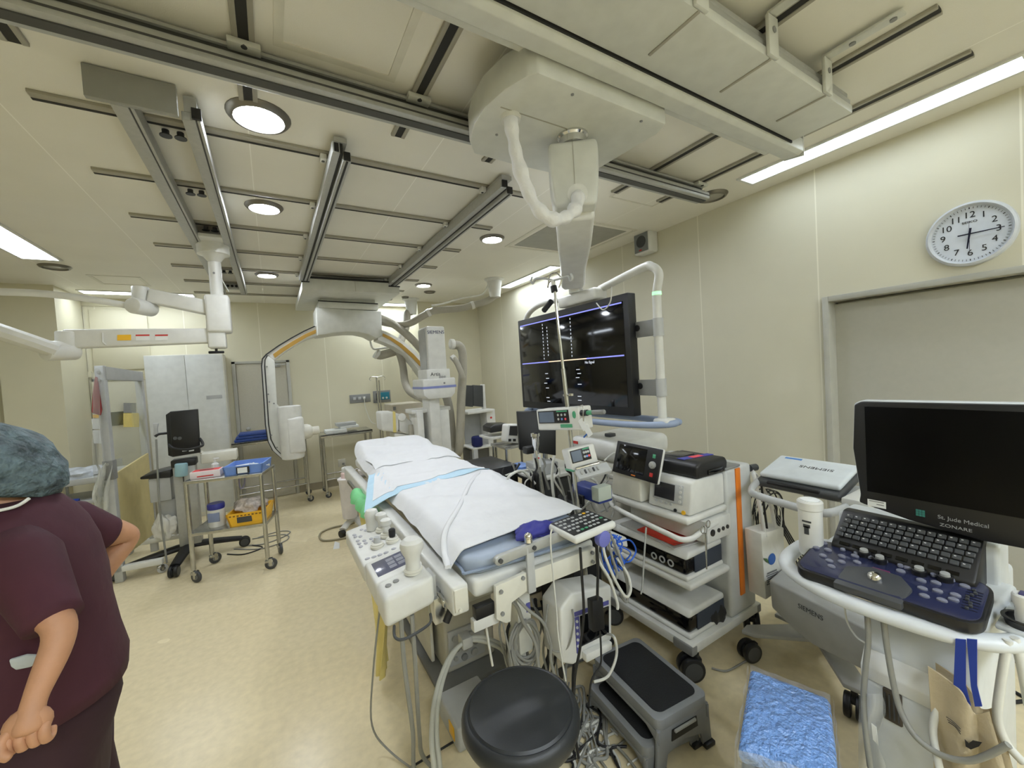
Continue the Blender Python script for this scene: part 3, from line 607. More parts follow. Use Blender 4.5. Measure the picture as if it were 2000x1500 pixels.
MB().lathe([(0.085, zb), (0.115, zb + 0.012), (0.122, zb + 0.04), (0.122, zt - 0.03), (0.118, zt - 0.006), (0.1, zt)], (tc_.x, tc_.y, 0), n=30).box((tc_.x + 0.045, tc_.y - 0.03, (zt + zb) / 2 - 0.03), (0.17, 0.2, zt - zb - 0.2), b=0.03, seg=3).build('tube_housing', white, t, w=True)
ce = pc(588, 844, -0.05)
MB().lathe([(0.088, 0), (0.088, 0.07), (0.075, 0.10), (0.05, 0.12), (0.05, 0.19), (0.03, 0.195)], n=26, mx=frame(ce, (0, 0, 1), (0, 1, 0)) @ MX.Rotation(PI, 4, 'X')).build('collimator', offw, t, w=True)

# ================================================================ DETECTOR TOWER
TY = 4.6
t = thing('x_ray_tower', 'white floor standing x-ray tower with blue stripe behind the table head', 'x-ray stand', (1.72, TY + 0.1, 0))
pt = lambda px, py, dy=0: P(px, py, 'y', TY + dy)
def ybox(mb, x0, y0, x1, y1, dy, dep, b=0.015, seg=3):
    a, c = pt(x0, y0, dy), pt(x1, y1, dy)
    return mb.bx((a.x, TY + dy, c.z), (c.x, TY + dy + dep, a.z), b, seg)
ybox(MB(), 832.5, 637, 874, 725, 0, 0.3, 0.02).build('detector_box', white, t, w=True)
ybox(MB(), 829, 642, 834, 724, 0.06, 0.24, 0.008).build('side_shell', lgrey, t, w=True)
ybox(MB(), 833, 722, 880, 741, -0.02, 0.34, 0.01).build('lip', white, t, w=True)
ybox(MB(), 826, 741, 891, 757, -0.06, 0.42, 0.02).build('ring', white, t, w=True)
MB().bx((pt(826, 757, -0.06).x - 0.002, TY - 0.063, pt(858, 758, -0.06).z), (pt(891, 757, -0.06).x + 0.002, TY + 0.34, pt(858, 753.5, -0.06).z)).build('blue_stripe', M('stripe_blue', (128, 136, 190), 0.4), t, w=True)
a, c = pt(826, 758, -0.06), pt(891, 775, -0.06)
MB().prism([(a.x, TY - 0.06, a.z), (c.x, TY - 0.06, a.z), (c.x - 0.01, TY - 0.06, c.z + 0.05), (c.x - 0.06, TY - 0.06, c.z), (a.x + 0.06, TY - 0.06, c.z), (a.x + 0.01, TY - 0.06, c.z + 0.05)], (0, 0.40, 0), 0.008).build('taper', white, t, w=True)
ybox(MB(), 838, 770, 867, 905, 0.0, 0.28, 0.012).build('column', white, t, w=True)
c0 = pt(852, 900); zc = pt(852, 806).z
MB().bx((c0.x - 0.17, TY + 0.08, 0.0), (c0.x - 0.09, TY + 0.42, zc + 0.04), 0.012).build('side_panel', white, t, w=True)
MB().bx((c0.x + 0.09, TY + 0.08, 0.0), (c0.x + 0.24, TY + 0.42, zc + 0.02), 0.012).build('side_panel', white, t, w=True)
MB().bx((c0.x - 0.22, TY + 0.12, zc + 0.0), (c0.x + 0.28, TY + 0.4, zc + 0.05), 0.012).build('shoulder', white, t, w=True)
MB().bx((c0.x - 0.1, TY + 0.02, 0), (c0.x + 0.1, TY + 0.3, 0.75), 0.01).build('pedestal', white, t, w=True)
text('SIEMENS', 0.055, frame(pt(851, 649, -0.002), (1, 0, 0), (0, 0, 1)), M('lettering_navy', (24, 40, 84), 0.5, var=0), t, sx=1.05)
text('Artis', 0.062, frame(pt(850.5, 731, -0.022), (1, 0, 0), (0, 0, 1)), dgrey, t)
text('zee', 0.05, frame(pt(864, 735.5, -0.022), (1, 0, 0), (0, 0, 1)), grey, t, sx=1.3)
MB().cyl(pt(868, 748, -0.07), pt(868, 748, -0.05), 0.012, n=12).build('button', grey, t, w=True)
MB().cyl(pt(879, 672, 0.1), pt(887, 672, 0.1), 0.065, n=20, b=0.01).build('hose_coupling', white, t, w=True)
MB().cyl(pt(882, 702, 0.05), pt(889, 697, 0.05), 0.04, n=18, b=0.008).build('hose_coupling', white, t, w=True)

# ================================================================ OVERHEAD HOSES
hosem = M('ribbed_grey_hose', (168, 164, 150), 0.5, bump=0.5, bscale=160)
def port(x, y, label):
    t = thing('hose_port', label, 'ceiling port', (x, y, CZ), group='ceiling hose ports')
    MB().lathe([(0.07, -0.24), (0.075, -0.2), (0.098, -0.03), (0.13, -0.012), (0.13, 0)], n=26).build('cone', white, t)
    return t
def hose(pts, r, label, rings=(), name='cable_hose', mat=hosem):
    pts = [V(p) for p in pts]
    t = thing(name, label, 'hose', pts[0], group='thick cable hoses overhead')
    MB().tube(pts, r, n=14, k=8).build('hose', mat, t, w=True, sharp=60)
    sp = smooth_pts(pts, 8)
    for u in rings:
        i = min(len(sp) - 2, int(u * len(sp))); d_ = (sp[i + 1] - sp[i]).normalized()
        MB().cyl(sp[i] - d_ * 0.02, sp[i] + d_ * 0.02, r * 1.18, n=18).build('clip_ring', white, t, w=True)
    return t
port(2.606, 4.641, 'white hose port in the ceiling beside the far right strip light')
port(1.96, 6.2, 'white hose port in the ceiling above the back wall')
ph = lambda px, py, y: P(px, py, 'y', y)
hose([(2.606, 4.641, 2.68), ph(967, 577, 4.66), ph(951, 588, 4.7), ph(930, 594, 4.75), ph(900, 602, 4.82), ph(866, 605, 4.9), ph(844, 608, 4.95), ph(826, 617, 5.0), ph(804, 630, 5.1), ph(784, 635, 5.2), ph(764, 633, 5.35), ph(740, 628, 5.5)], 0.044, 'long hose sweeping from the ceiling port by the strip light to the C-arm', (0.3, 0.58))
hose([(1.96, 6.2, 2.68), ph(796, 612, 6.2), ph(794, 632, 6.1), ph(790, 648, 6.0), ph(782, 668, 5.9)], 0.055, 'hose dropping from the back wall port behind the arch')
hose([ph(740, 620, 5.55), ph(766, 632, 5.3), ph(786, 646, 5.15), ph(808, 666, 5.05), ph(829, 690, 4.98), ph(845, 710, 4.95)], 0.05, 'thick hose running along the top of the right arch')
hose([ph(734, 690, 5.75), ph(742, 694, 5.75), ph(755, 691, 5.7), ph(772, 686, 5.7)], 0.06, 'short horizontal hose end under the right arch', (0.12,))
hose([ph(772, 680, 5.7), ph(780, 690, 5.65), ph(787, 715, 5.6), ph(791, 745, 5.5), ph(800, 764, 5.4), ph(820, 776, 5.2), ph(842, 786, 5.0)], 0.05, 'hose hanging below the right arch towards the tower column', (0.08,))
hose([ph(884, 674, 4.72), ph(896, 675, 4.72), ph(903, 688, 4.72), ph(904, 720, 4.72), ph(901, 780, 4.72), ph(899, 840, 4.72), ph(896, 880, 4.74), ph(888, 885, 4.9), ph(884, 860, 5.0), ph(878, 800, 5.0), ph(870, 770, 5.0)], 0.055, 'hose looping down the right side of the x-ray tower')
hose([ph(886, 699, 4.64), ph(893, 710, 4.62), ph(900, 726, 4.6), ph(904, 738, 4.6)], 0.035, 'short ribbed hose beside the tower box')
single(MB().tube([ph(722, 655, 5.75), ph(724, 670, 5.75), ph(727, 679, 5.75), ph(733, 682, 5.75), ph(750, 680, 5.72), ph(771, 676, 5.7)], 0.014), 'hose_bracket', white, 'thin bent white rod that carries the short hose end under the arch', 'bracket')
single(MB().tube([(2.54, 4.62, 2.86), ph(952, 560, 4.62), ph(945, 572, 4.66), ph(934, 577, 4.7), ph(900, 583, 4.8), ph(862, 594, 4.9), ph(843, 597, 4.95)], 0.012), 'hose_bracket', white, 'thin white rod above the long overhead hose', 'bracket')
# ================================================================ PATIENT TABLE
t = thing('patient_table', 'long white x-ray patient table with side rail and cluttered near end', 'table', (0.84, 2.6, 0))
shell = M('table_shell_beige_grey', (188, 185, 172), 0.45)
MB().prism([(0.625, 1.93, 0.0), (1.05, 1.93, 0.0), (1.05, 3.2, 0.0), (0.625, 3.2, 0.0)], (0, 0, 0.035), 0.012).build('foot_plate', M('foot_plate_grey', (112, 112, 108), 0.5), t, w=True)
MB().bx((0.70, 2.04, 0.035), (1.0, 2.95, 0.52), 0.02, 3).bx((0.72, 2.10, 0.5), (0.98, 2.9, 0.72), 0.02, 3).build('column', shell, t, w=True)
MB().bx((0.69, 2.0, 0.40), (1.01, 2.97, 0.50), 0.025, 3).build('column_collar', warmw, t, w=True)
MB().bx((0.655, 2.15, 0.06), (0.675, 2.8, 0.5), 0.006).build('side_shield', offw, t, w=True)
pn = MB().bx((0.715, 2.025, 0.08), (0.93, 2.042, 0.27), 0.005).build('connector_panel', lgrey, t, w=True)
for i, (x, z, r) in enumerate(((0.75, 0.23, 0.016), (0.80, 0.235, 0.013), (0.84, 0.22, 0.018), (0.76, 0.17, 0.014), (0.81, 0.16, 0.02), (0.87, 0.17, 0.016), (0.75, 0.12, 0.012), (0.80, 0.11, 0.018), (0.86, 0.115, 0.02))):
    MB().cyl((x, 2.012, z), (x, 2.026, z), r, n=14).build('connector', grey if i % 2 else alu, pn, w=True)
MB().bx((0.66, 1.72, 0.60), (1.12, 3.6, 0.80), 0.02).build('undercarriage', shell, t, w=True)
MB().prism([(0.60, 1.375, 0.80), (1.2, 1.365, 0.80), (1.24, 4.25, 0.80), (0.66, 4.25, 0.80)], (0, 0, 0.075), 0.02, 3).build('tabletop', white, t, w=True)
MB().bx((0.506, 1.36, 0.775), (0.572, 3.9, 0.885), 0.01, 3).build('side_rail', white, t, w=True)
MB().bx((0.512, 1.352, 0.79), (0.566, 1.362, 0.875), 0.006).cyl((0.53, 1.345, 0.80), (0.53, 1.355, 0.80), 0.007, n=10).build('rail_end_cap', offw, t, w=True)
MB().bx((0.485, 1.40, 0.80), (0.497, 3.6, 0.825), 0.002).bx((0.495, 1.48, 0.80), (0.508, 1.52, 0.825)).bx((0.495, 2.2, 0.80), (0.508, 2.25, 0.825)).build('accessory_rail', steel, t, w=True)
MB().bx((1.2, 1.5, 0.80), (1.24, 3.9, 0.86), 0.006).build('side_rail', white, t, w=True)
# end rail with plate, bolts and handle bar
MB().bx((0.80, 1.325, 0.785), (1.17, 1.36, 0.86), 0.004).build('end_rail', offw, t, w=True)
MB().prism([(0.66, 1.32, 0.73), (0.70, 1.32, 0.70), (0.72, 1.32, 0.70), (0.73, 1.32, 0.77), (0.80, 1.32, 0.79), (0.80, 1.32, 0.865), (0.665, 1.32, 0.855)], (0, 0.02, 0), 0.003).build('corner_plate', offw, t, w=True)
MB().bx((0.575, 1.34, 0.70), (0.68, 1.372, 0.745), 0.004).build('drawer_rail', white, t, w=True)
MB().bx((0.585, 1.336, 0.745), (0.665, 1.37, 0.79), 0.002).build('drawer_gap', black, t, w=True)
for x, z in ((0.685, 0.83), (0.785, 0.85), (0.685, 0.745), (0.83, 0.845), (0.83, 0.80), (1.145, 0.845), (1.145, 0.805)):
    MB().cyl((x, 1.313, z), (x, 1.322, z), 0.008, n=12).build('bolt', grey, t, w=True)
MB().bx((0.805, 1.312, 0.78), (0.84, 1.325, 0.965), 0.003).build('bar_post', lgrey, t, w=True)
MB().prism([(0.685, 1.318, 0.928), (1.06, 1.30, 0.955), (1.06, 1.30, 0.992), (0.685, 1.318, 0.965), (0.672, 1.319, 0.958), (0.668, 1.319, 0.946), (0.673, 1.319, 0.934)], (0, 0.022, 0), 0.004).build('arm_bar', alu, t, w=True)
for q in ((0.69, 1.31, 0.947), (0.84, 1.305, 0.957)): MB().cyl(q, (q[0], q[1] + 0.014, q[2]), 0.009, n=12).build('bar_bolt', dgrey, t, w=True)
MB().cyl((0.825, 1.325, 0.98), (0.825, 1.325, 1.005), 0.016, n=14).ball((0.825, 1.325, 1.0), 0.017).build('clamp_knob', chrome, t, w=True)
text('MODEL', 0.012, frame((1.10, 1.3235, 0.835), (1, -0.0, 0), (0, 0, 1)), ink, t) if False else None
# clamp, black lever, tray under the console
MB().bx((0.462, 1.44, 0.72), (0.505, 1.50, 0.82), 0.004).build('rail_clamp', steel, t, w=True)
MB().cyl((0.495, 1.46, 0.77), (0.54, 1.44, 0.80), 0.009, n=12).build('clamp_rod', chrome, t, w=True)
MB().tube([(0.548, 1.425, 0.815), (0.525, 1.42, 0.78), (0.495, 1.415, 0.735)], 0.014, n=12).build('lever', black, t, w=True)

# console on the accessory rail
t = thing('table_control_console', 'white control console with joysticks and small screen clipped to the table side', 'control panel', (0.37, 1.8, 0.82))
tilt = lambda x, y, z: V((x, y, z - (0.46 - x) * 0.16))
def slabp(mb, x0, x1, y0, y1, z, th, bev=0.01):
    return mb.prism([tilt(x0, y0, z), tilt(x1, y0, z), tilt(x1, y1, z), tilt(x0, y1, z)], (0, 0, -th), bev, 3)
slabp(MB(), 0.272, 0.462, 1.745, 2.22, 0.915, 0.07).build('key_panel', white, t, w=True)
slabp(MB(), 0.278, 0.462, 1.545, 1.75, 0.925, 0.09).build('screen_panel', white, t, w=True)
slabp(MB(), 0.280, 0.466, 1.425, 1.56, 0.92, 0.11, 0.02).build('end_panel', white, t, w=True)
slabp(MB(), 0.298, 0.438, 1.585, 1.715, 0.9265, 0.002, 0.0005).build('screen', M('console_screen_grey', (92, 94, 112), 0.15), t, w=True)
for i in range(2):
    for j in range(3): slabp(MB(), 0.35 + 0.035 * i, 0.378 + 0.035 * i, 1.605 + 0.032 * j, 1.63 + 0.032 * j, 0.9275, 0.001, 0).build('icon', M('icon_grey', (136, 138, 150), 0.4), t, w=True)
for i, (x, y) in enumerate(((0.30, 2.12), (0.30, 2.09), (0.32, 2.07), (0.34, 2.15), (0.355, 2.12), (0.30, 2.03), (0.325, 2.0), (0.355, 1.99), (0.30, 1.99), (0.325, 1.965), (0.30, 1.95), (0.36, 1.955), (0.38, 1.94))):
    MB().ball(tilt(x, y, 0.916), 0.012, (0.8, 1.1, 0.3), n=10).build('key', M('key_grey', (166, 166, 172), 0.5), t, w=True)
for x, y in ((0.30, 1.80), (0.325, 1.79), (0.35, 1.785), (0.375, 1.78), (0.41, 1.785)):
    MB().ball(tilt(x, y, 0.916), 0.012, (1, 0.8, 0.35), n=10).build('key', MATS['key_grey'], t, w=True)
for x, y in ((0.315, 1.50), (0.345, 1.505)): MB().lathe([(0.012, 0), (0.011, 0.004), (0, 0.005)], tilt(x, y, 0.92), n=14).build('key', grey, t, w=True)
def knob(x, y, prof, mat=white, bel=True):
    p = tilt(x, y, 0.915)
    k = MB().lathe(prof, p, n=22).build('joystick', mat, t, w=True)
    if bel: MB().lathe([(0.03, 0), (0.028, 0.006), (0.031, 0.008), (0.026, 0.014), (0.027, 0.017), (0.02, 0.022)], p, n=20).build('bellows', offw, k, w=True)
knob(0.385, 2.10, [(0.03, 0.0), (0.031, 0.05), (0.036, 0.075), (0.026, 0.10), (0, 0.105)], bel=False)
knob(0.415, 2.03, [(0.017, 0.02), (0.017, 0.045), (0.026, 0.065), (0.026, 0.085), (0.018, 0.092), (0, 0.094)])
knob(0.418, 1.945, [(0.017, 0.02), (0.018, 0.05), (0.026, 0.06), (0.025, 0.08), (0.018, 0.086), (0, 0.088)])
knob(0.425, 1.865, [(0.013, 0.02), (0.015, 0.03), (0.015, 0.055), (0.01, 0.06), (0, 0.061)], black)
knob(0.358, 1.875, [(0.016, 0.02), (0.013, 0.04), (0.013, 0.046), (0, 0.048)], lgrey)
pj = tilt(0.415, 1.515, 0.92)
k = MB().lathe([(0.03, 0.01), (0.027, 0.03), (0.029, 0.06), (0.040, 0.083), (0.045, 0.10), (0.042, 0.118), (0.028, 0.13), (0, 0.132)], pj, n=24).build('joystick', white, t, w=True)
MB().lathe([(0.036, 0), (0.034, 0.006), (0.036, 0.01), (0.031, 0.016)], pj, n=22).build('bellows', offw, k, w=True)
MB().bx((0.46, 1.46, 0.80), (0.484, 1.54, 0.90), 0.004).build('bracket', alu, t, w=True)
MB().tube([(0.31, 1.43, 0.785), (0.30, 1.38, 0.775), (0.33, 1.36, 0.77), (0.42, 1.38, 0.775), (0.44, 1.42, 0.785)], 0.005).build('hanger', dgrey, t, w=True)
for pts in ([(0.34, 1.45, 0.79), (0.345, 1.47, 0.6), (0.37, 1.52, 0.3), (0.375, 1.56, 0.1), (0.42, 1.55, 0.02), (0.5, 1.42, 0.012)],
            [(0.38, 1.45, 0.79), (0.385, 1.47, 0.6), (0.405, 1.56, 0.25), (0.43, 1.62, 0.08), (0.49, 1.55, 0.018), (0.56, 1.35, 0.012)],
            [(0.30, 1.6, 0.78), (0.275, 1.72, 0.45), (0.27, 1.82, 0.15), (0.33, 1.78, 0.03), (0.42, 1.62, 0.01), (0.5, 1.5, 0.01)]):
    MB().tube(pts, 0.0085 if pts[0][0] > 0.32 else 0.004).build('cable', cable_g, t, w=True)

# ---------------- bedding
hmp = lambda y: 0.10 * math.exp(-((y - 3.95) / 0.42) ** 2)
MB_ = MB().prism([(0.585, 1.44, 0.878), (0.63, 1.388, 0.878), (1.13, 1.345, 0.878), (1.2, 1.40, 0.878), (1.25, 4.18, 0.878), (0.67, 4.18, 0.878)], (0, 0, 0.066), 0.025, 4)
mat_ = M('mattress_blue_grey', (160, 172, 190), 0.5, bump=0.2, bscale=6)
mt = thing('table_mattress', 'pale blue grey table pad showing at the near end under the white sheet', 'mattress', (0.9, 2.8, 0.878))
MB_.build('pad', mat_, mt, w=True)
MB().tube([(0.60, 1.9, 0.905), (0.58, 1.46, 0.905), (0.625, 1.382, 0.905), (1.13, 1.338, 0.905), (1.204, 1.39, 0.905)], 0.006).build('seam', M('mattress_seam', (132, 146, 168), 0.5), mt, w=True)
def wr_(x, y, s=1.0):
    a = math.sin(5 * x + 9 * y + 2 * math.sin(2.1 * y)); b = math.sin(13 * x - 6 * y + 1.5 * math.sin(3 * x + y))
    return s * (0.007 * math.sin(7 * x + 3.1 * y) * math.sin(2.3 * y + 1) + 0.012 * max(0, a) ** 6 + 0.009 * max(0, b) ** 8 + 0.002 * math.sin(31 * y + 9 * x))
SL = lambda y: 0.545 + 0.055 * max(0, (y - 1.5) / 2.6)
SR = lambda y: 1.285 + 0.03 * math.sin(y * 3)
def sheet_z(x, y):
    z = 0.974 + hmp(y) * (1 - ((x - 0.97) / 0.55) ** 4) + wr_(x, y)
    l = SL(y)
    if x < l + 0.06: z -= (l + 0.06 - x) ** 1.3 * 2.2
    if x > 1.2: z -= max(0, (x - 1.2)) ** 1.3 * 0.6
    return z
def sheetf(u, v, _n=0):
    y = 1.462 + 0.045 * v * v + u * (4.2 - 1.462)
    l, r = SL(y), SR(y)
    if y > 3.75: f = (y - 3.75) / 0.45; l += 0.14 * f * f; r -= 0.16 * f * f
    x = l + v * (r - l)
    z = sheet_z(x, y)
    if u < 0.012 and v < 0.9: z -= 0.008
    if y > 4.1: z -= (y - 4.1) * 0.7
    return V((x, y, z))
cloth = M('white_drape_cloth', (218, 219, 221), 0.75, bump=0.25, bscale=18, var=0.02)
s = single(MB().sheet(sheetf, 150, 56, 0.004), 'bed_sheet', cloth, 'white drape sheet covering most of the patient table', 'sheet', sharp=80)
f = MB().tube([(1.245, 2.55, sheet_z(1.22, 2.55) + 0.008), (1.02, 2.28, sheet_z(1.02, 2.28) + 0.006), (0.78, 1.9, sheet_z(0.78, 1.9) + 0.006), (0.61, 1.66, sheet_z(0.61, 1.66) + 0.007), (0.555, 1.55, 0.945), (0.535, 1.46, 0.915)], 0.013, n=10, flat=0.7).build('fold_ridge', cloth, s, w=True, sharp=80)
def padf(u, v, lift=0.008):
    a, b_, c, d_ = V((0.40, 2.40, 0)), V((1.27, 2.50, 0)), V((1.40, 3.15, 0)), V((0.56, 3.05, 0))
    p = (a * (1 - u) + b_ * u) * (1 - v) + (d_ * (1 - u) + c * u) * v
    z = sheet_z(max(p.x, SL(p.y) + 0.03), p.y) + lift + 0.004 * math.sin(9 * p.x + 4 * p.y)
    if p.x < 0.56: z -= (0.56 - p.x) * 0.35
    if p.x > 1.28: z -= (p.x - 1.28) * 0.3
    return V((p.x, p.y, z))
pale = M('pale_blue_pad_edge', (180, 210, 228), 0.7, var=0.03)
t = thing('absorbent_pad', 'white absorbent pad with pale blue borders laid across the sheet', 'pad', (0.9, 2.75, 0.95))
MB().sheet(lambda u, v: padf(u, v), 30, 20, 0.003).build('backing', pale, t, w=True, sharp=80)
MB().sheet(lambda u, v: padf(0.055 + 0.90 * u, 0.125 + 0.875 * v, 0.012), 30, 16, 0.003).build('absorbent_layer', cloth, t, w=True, sharp=80)
def roll(u, v):
    y = 3.1 + 0.38 * v + 0.06 * u; x = 0.62 + 0.72 * u
    return V((x, y, sheet_z(x, y) + 0.012 + 0.02 * math.sin(PI * v)))
single(MB().sheet(roll, 24, 10, 0.005), 'folded_towel', cloth, 'flat white folded drape lying just beyond the blue edged pad', 'towel', sharp=80)
# apron and green cloth on the side rail
def apron(u, v):
    y0, y1 = 2.02 + 0.16 * v, 3.05 - 0.72 * v ** 0.6
    y = y0 + (y1 - y0) * u
    return V((0.455 - 0.06 * v * (1 - u) + 0.02 * math.sin(u * 17) * (0.3 + v) - 0.02 * v, y, 0.83 - 0.76 * v))
single(MB().sheet(apron, 40, 24, 0.006), 'lead_apron', M('yellow_apron_vinyl', (224, 208, 134), 0.5, bump=0.3, bscale=10), 'long yellow protective apron hanging from the table side behind the console', 'apron', sharp=80)
def gcl(u, v):
    y = 2.5 + 0.62 * u; a = v * PI * 0.9
    return V((0.475 - 0.045 * math.cos(a) + 0.008 * math.sin(u * 21), y, 0.80 + 0.06 * math.sin(a) + 0.007 * math.sin(u * 13 + v * 4)))
single(MB().sheet(gcl, 26, 10, 0.005), 'green_cloth', M('green_wrap_cloth', (122, 206, 140), 0.6, bump=0.3, bscale=20), 'bright green cloth tucked over the table rail above the yellow apron', 'cloth', sharp=80)
# keypad, bag, hanging adapter, monitor below the table end
t = thing('table_keypad', 'black keypad in a white tray at the near right corner of the table', 'keypad', (1.09, 1.31, 0.95))
kf = frame(P(1137, 1022, 'z', 1.0), (0.955, 0.05, 0.02), (0.04, 0.98, 0.05))
MB().box((0, 0, -0.012), (0.235, 0.17, 0.03), b=0.012, seg=3, mx=kf).build('tray', white, t, w=True)
MB().box((0, 0.006, 0.004), (0.215, 0.145, 0.003), b=0.001, mx=kf).build('face', black, t, w=True)
for j in range(5):
    for i in range(9):
        if (i * 3 + j * 5) % 7 == 0: continue
        m_ = green if (j == 0 and i in (2, 3)) or (i == 8 and j == 1) else (yellow if (i, j) == (7, 4) else lgrey)
        MB().box((-0.092 + 0.0225 * i, -0.05 + 0.027 * j, 0.0065), (0.015, 0.01, 0.004), b=0.0018, mx=kf).build('key', m_, t, w=True)
MB().cyl(kf @ V((0.04, -0.09, -0.05)), kf @ V((0.04, -0.06, -0.05)), 0.034, n=18, b=0.004).build('clamp_knob', M('periwinkle_plastic', (112, 116, 190), 0.45), t, w=True)
MB().box((-0.02, 0.0, -0.045), (0.08, 0.06, 0.04), b=0.004, mx=kf).build('mount', dgrey, t, w=True)
def crump(c, rx, ry, rz, name, mat, label, cat, seed=1, n=26):
    rnd = random.Random(seed); ph_ = [rnd.uniform(0, 6.28) for _ in range(8)]
    mb = MB(); mb.ball((0, 0, 0), 1, n=n)
    for v in mb.bm.verts:
        p = v.co; k = 1 + 0.13 * math.sin(5 * p.x + ph_[0] + 3 * p.y) + 0.11 * math.sin(7 * p.y + ph_[1] - 4 * p.z) + 0.08 * math.sin(11 * p.x - 6 * p.y + ph_[2])
        v.co = V((p.x * rx * k, p.y * ry * k, max(-0.55, p.z) * rz * k)) + V(c)
    return single(mb, name, mat, label, cat, sharp=50)
crump((0.93, 1.43, 0.968), 0.10, 0.055, 0.03, 'folded_cuff', M('violet_blue_cloth', (52, 54, 142), 0.6, bump=0.4, bscale=30), 'crumpled violet blue cuff lying on the mattress beside the keypad', 'cuff', 3)

t = thing('bedside_monitor', 'small white patient monitor hanging under the near table end', 'monitor', (1.16, 1.42, 0.25))
bm_ = lambda px, py, y=1.36: P(px, py, 'y', y)
MB().prism([bm_(1094, 1192), bm_(1118, 1158), bm_(1195, 1143), bm_(1196, 1250), bm_(1120, 1300), bm_(1098, 1296)], (0, 0.14, 0), 0.012, 3).build('casing', white, t, w=True)
MB().prism([bm_(1132, 1203), bm_(1188, 1183), bm_(1188, 1235), bm_(1134, 1262)], (0, -0.006, 0), 0.002).build('screen', gloss, t, w=True)
MB().prism([bm_(1122, 1206), bm_(1130, 1203), bm_(1133, 1270), bm_(1126, 1276)], (0, -0.005, 0), 0.001).build('button_strip', M('violet_panel', (84, 84, 150), 0.5), t, w=True)
MB().prism([bm_(1121, 1196), bm_(1188, 1172), bm_(1188, 1180), bm_(1122, 1204)], (0, -0.004, 0), 0.001).build('label_strip', MATS['violet_panel'], t, w=True)
for k in range(5): MB().cyl(bm_(1127 + 0.6 * k, 1214 + 12 * k, 1.356), bm_(1127 + 0.6 * k, 1214 + 12 * k, 1.351), 0.006, n=10).build('button', lgrey, t, w=True)
MB().prism([bm_(1136, 1271), bm_(1187, 1247), bm_(1187, 1262), bm_(1137, 1288)], (0, -0.03, 0), 0.006).build('battery_cover', white, t, w=True)
MB().tube([bm_(1185, 1238), bm_(1200, 1245, 1.3), bm_(1204, 1280, 1.3), bm_(1188, 1320, 1.3), bm_(1160, 1332, 1.32)], 0.006).build('cord', cable_w, t, w=True)
t = thing('power_adapter', 'black power adapter hanging by its cord in front of the bedside monitor', 'adapter', (1.1, 1.28, 0.48))
ad_ = lambda px, py: P(px, py, 'y', 1.26)
MB().prism([ad_(1157, 1175), ad_(1178, 1168), ad_(1182, 1228), ad_(1160, 1236)], (0, 0.035, 0), 0.004).build('brick', black, t, w=True)
MB().tube([ad_(1167, 1172), ad_(1167, 1150), ad_(1168, 1100), ad_(1165, 1060)], 0.006).build('cord', cable_k, t, w=True)
MB().tube([ad_(1172, 1232), ad_(1174, 1275), ad_(1172, 1300), ad_(1155, 1330), ad_(1150, 1380)], 0.004).build('cord', cable_k, t, w=True)
# pedal box and equipment on the floor by the stool
t = thing('pedal_box', 'pale grey pedal box with yellow label on the floor behind the stool', 'pedal', (0.66, 1.78, 0))
MB().bx((0.585, 1.62, 0.0), (0.80, 1.86, 0.115), 0.012, 3).build('casing', lgrey, t, w=True)
MB().bx((0.582, 1.66, 0.03), (0.586, 1.72, 0.09), 0.001).build('label_plate', yellow, t, w=True)
# suction stand beyond the table
t = thing('suction_stand', 'white rolling stand holding two white suction bottles beside the table', 'suction stand', (0.70, 4.75, 0))
sx, sy = 0.70, 4.72
MB().tube([(sx - 0.16, sy - 0.12, 0.075), (sx - 0.04, sy, 0.12), (sx + 0.2, sy + 0.1, 0.10)], 0.04, n=10, flat=0.6).tube([(sx - 0.02, sy + 0.28, 0.09), (sx, sy, 0.12), (sx + 0.03, sy - 0.25, 0.09)], 0.035, n=10, flat=0.6).build('base', white, t, w=True)
for x, y in ((sx - 0.17, sy - 0.13), (sx + 0.2, sy + 0.1), (sx - 0.02, sy + 0.29)): MB().cyl((x - 0.02, y - 0.01, 0.038), (x + 0.02, y + 0.01, 0.038), 0.038, n=16).build('caster', black, t, w=True)
MB().cyl((sx + 0.02, sy + 0.02, 0.1), (sx + 0.02, sy + 0.02, 0.62), 0.016, n=12).bx((sx - 0.10, sy - 0.02, 0.56), (sx + 0.22, sy + 0.03, 0.59), 0.004).build('post', steel, t, w=True)
for x, y, z0, h_, l in ((sx - 0.07, sy - 0.05, 0.17, 0.42, 'white suction bottle with pinkish neck, left one on the stand'), (sx + 0.17, sy + 0.1, 0.3, 0.32, 'white suction bottle with pale blue cap, right one on the stand')):
    k = thing('suction_bottle', l, 'bottle', (x, y, z0), group='suction bottles on the stand')
    MB().lathe([(0.07, 0), (0.075, 0.02), (0.088, h_ - 0.02), (0.1, h_), (0.1, h_ + 0.015), (0.09, h_ + 0.02)], n=22).build('canister', M('frosted_white_plastic', (226, 222, 222), 0.4), k)
    MB().lathe([(0.06, h_ + 0.02), (0.06, h_ + 0.07), (0.045, h_ + 0.09)], n=20).build('neck', M('pinkish_plastic', (224, 200, 196), 0.5) if x < sx else white, k)
    MB().lathe([(0.05, h_ + 0.085), (0.05, h_ + 0.125), (0.04, h_ + 0.135), (0, h_ + 0.136)], n=20).build('cap', white if x < sx else pale, k)
MB().tube([(sx + 0.1, sy - 0.06, 0.012), (sx - 0.1, sy - 0.2, 0.01), (sx - 0.35, sy - 0.12, 0.01), (sx - 0.36, sy + 0.12, 0.01), (sx - 0.22, sy + 0.22, 0.01), (sx, sy + 0.14, 0.03)], 0.011).build('tubing', M('olive_grey_tubing', (146, 138, 112), 0.5), t, w=True)
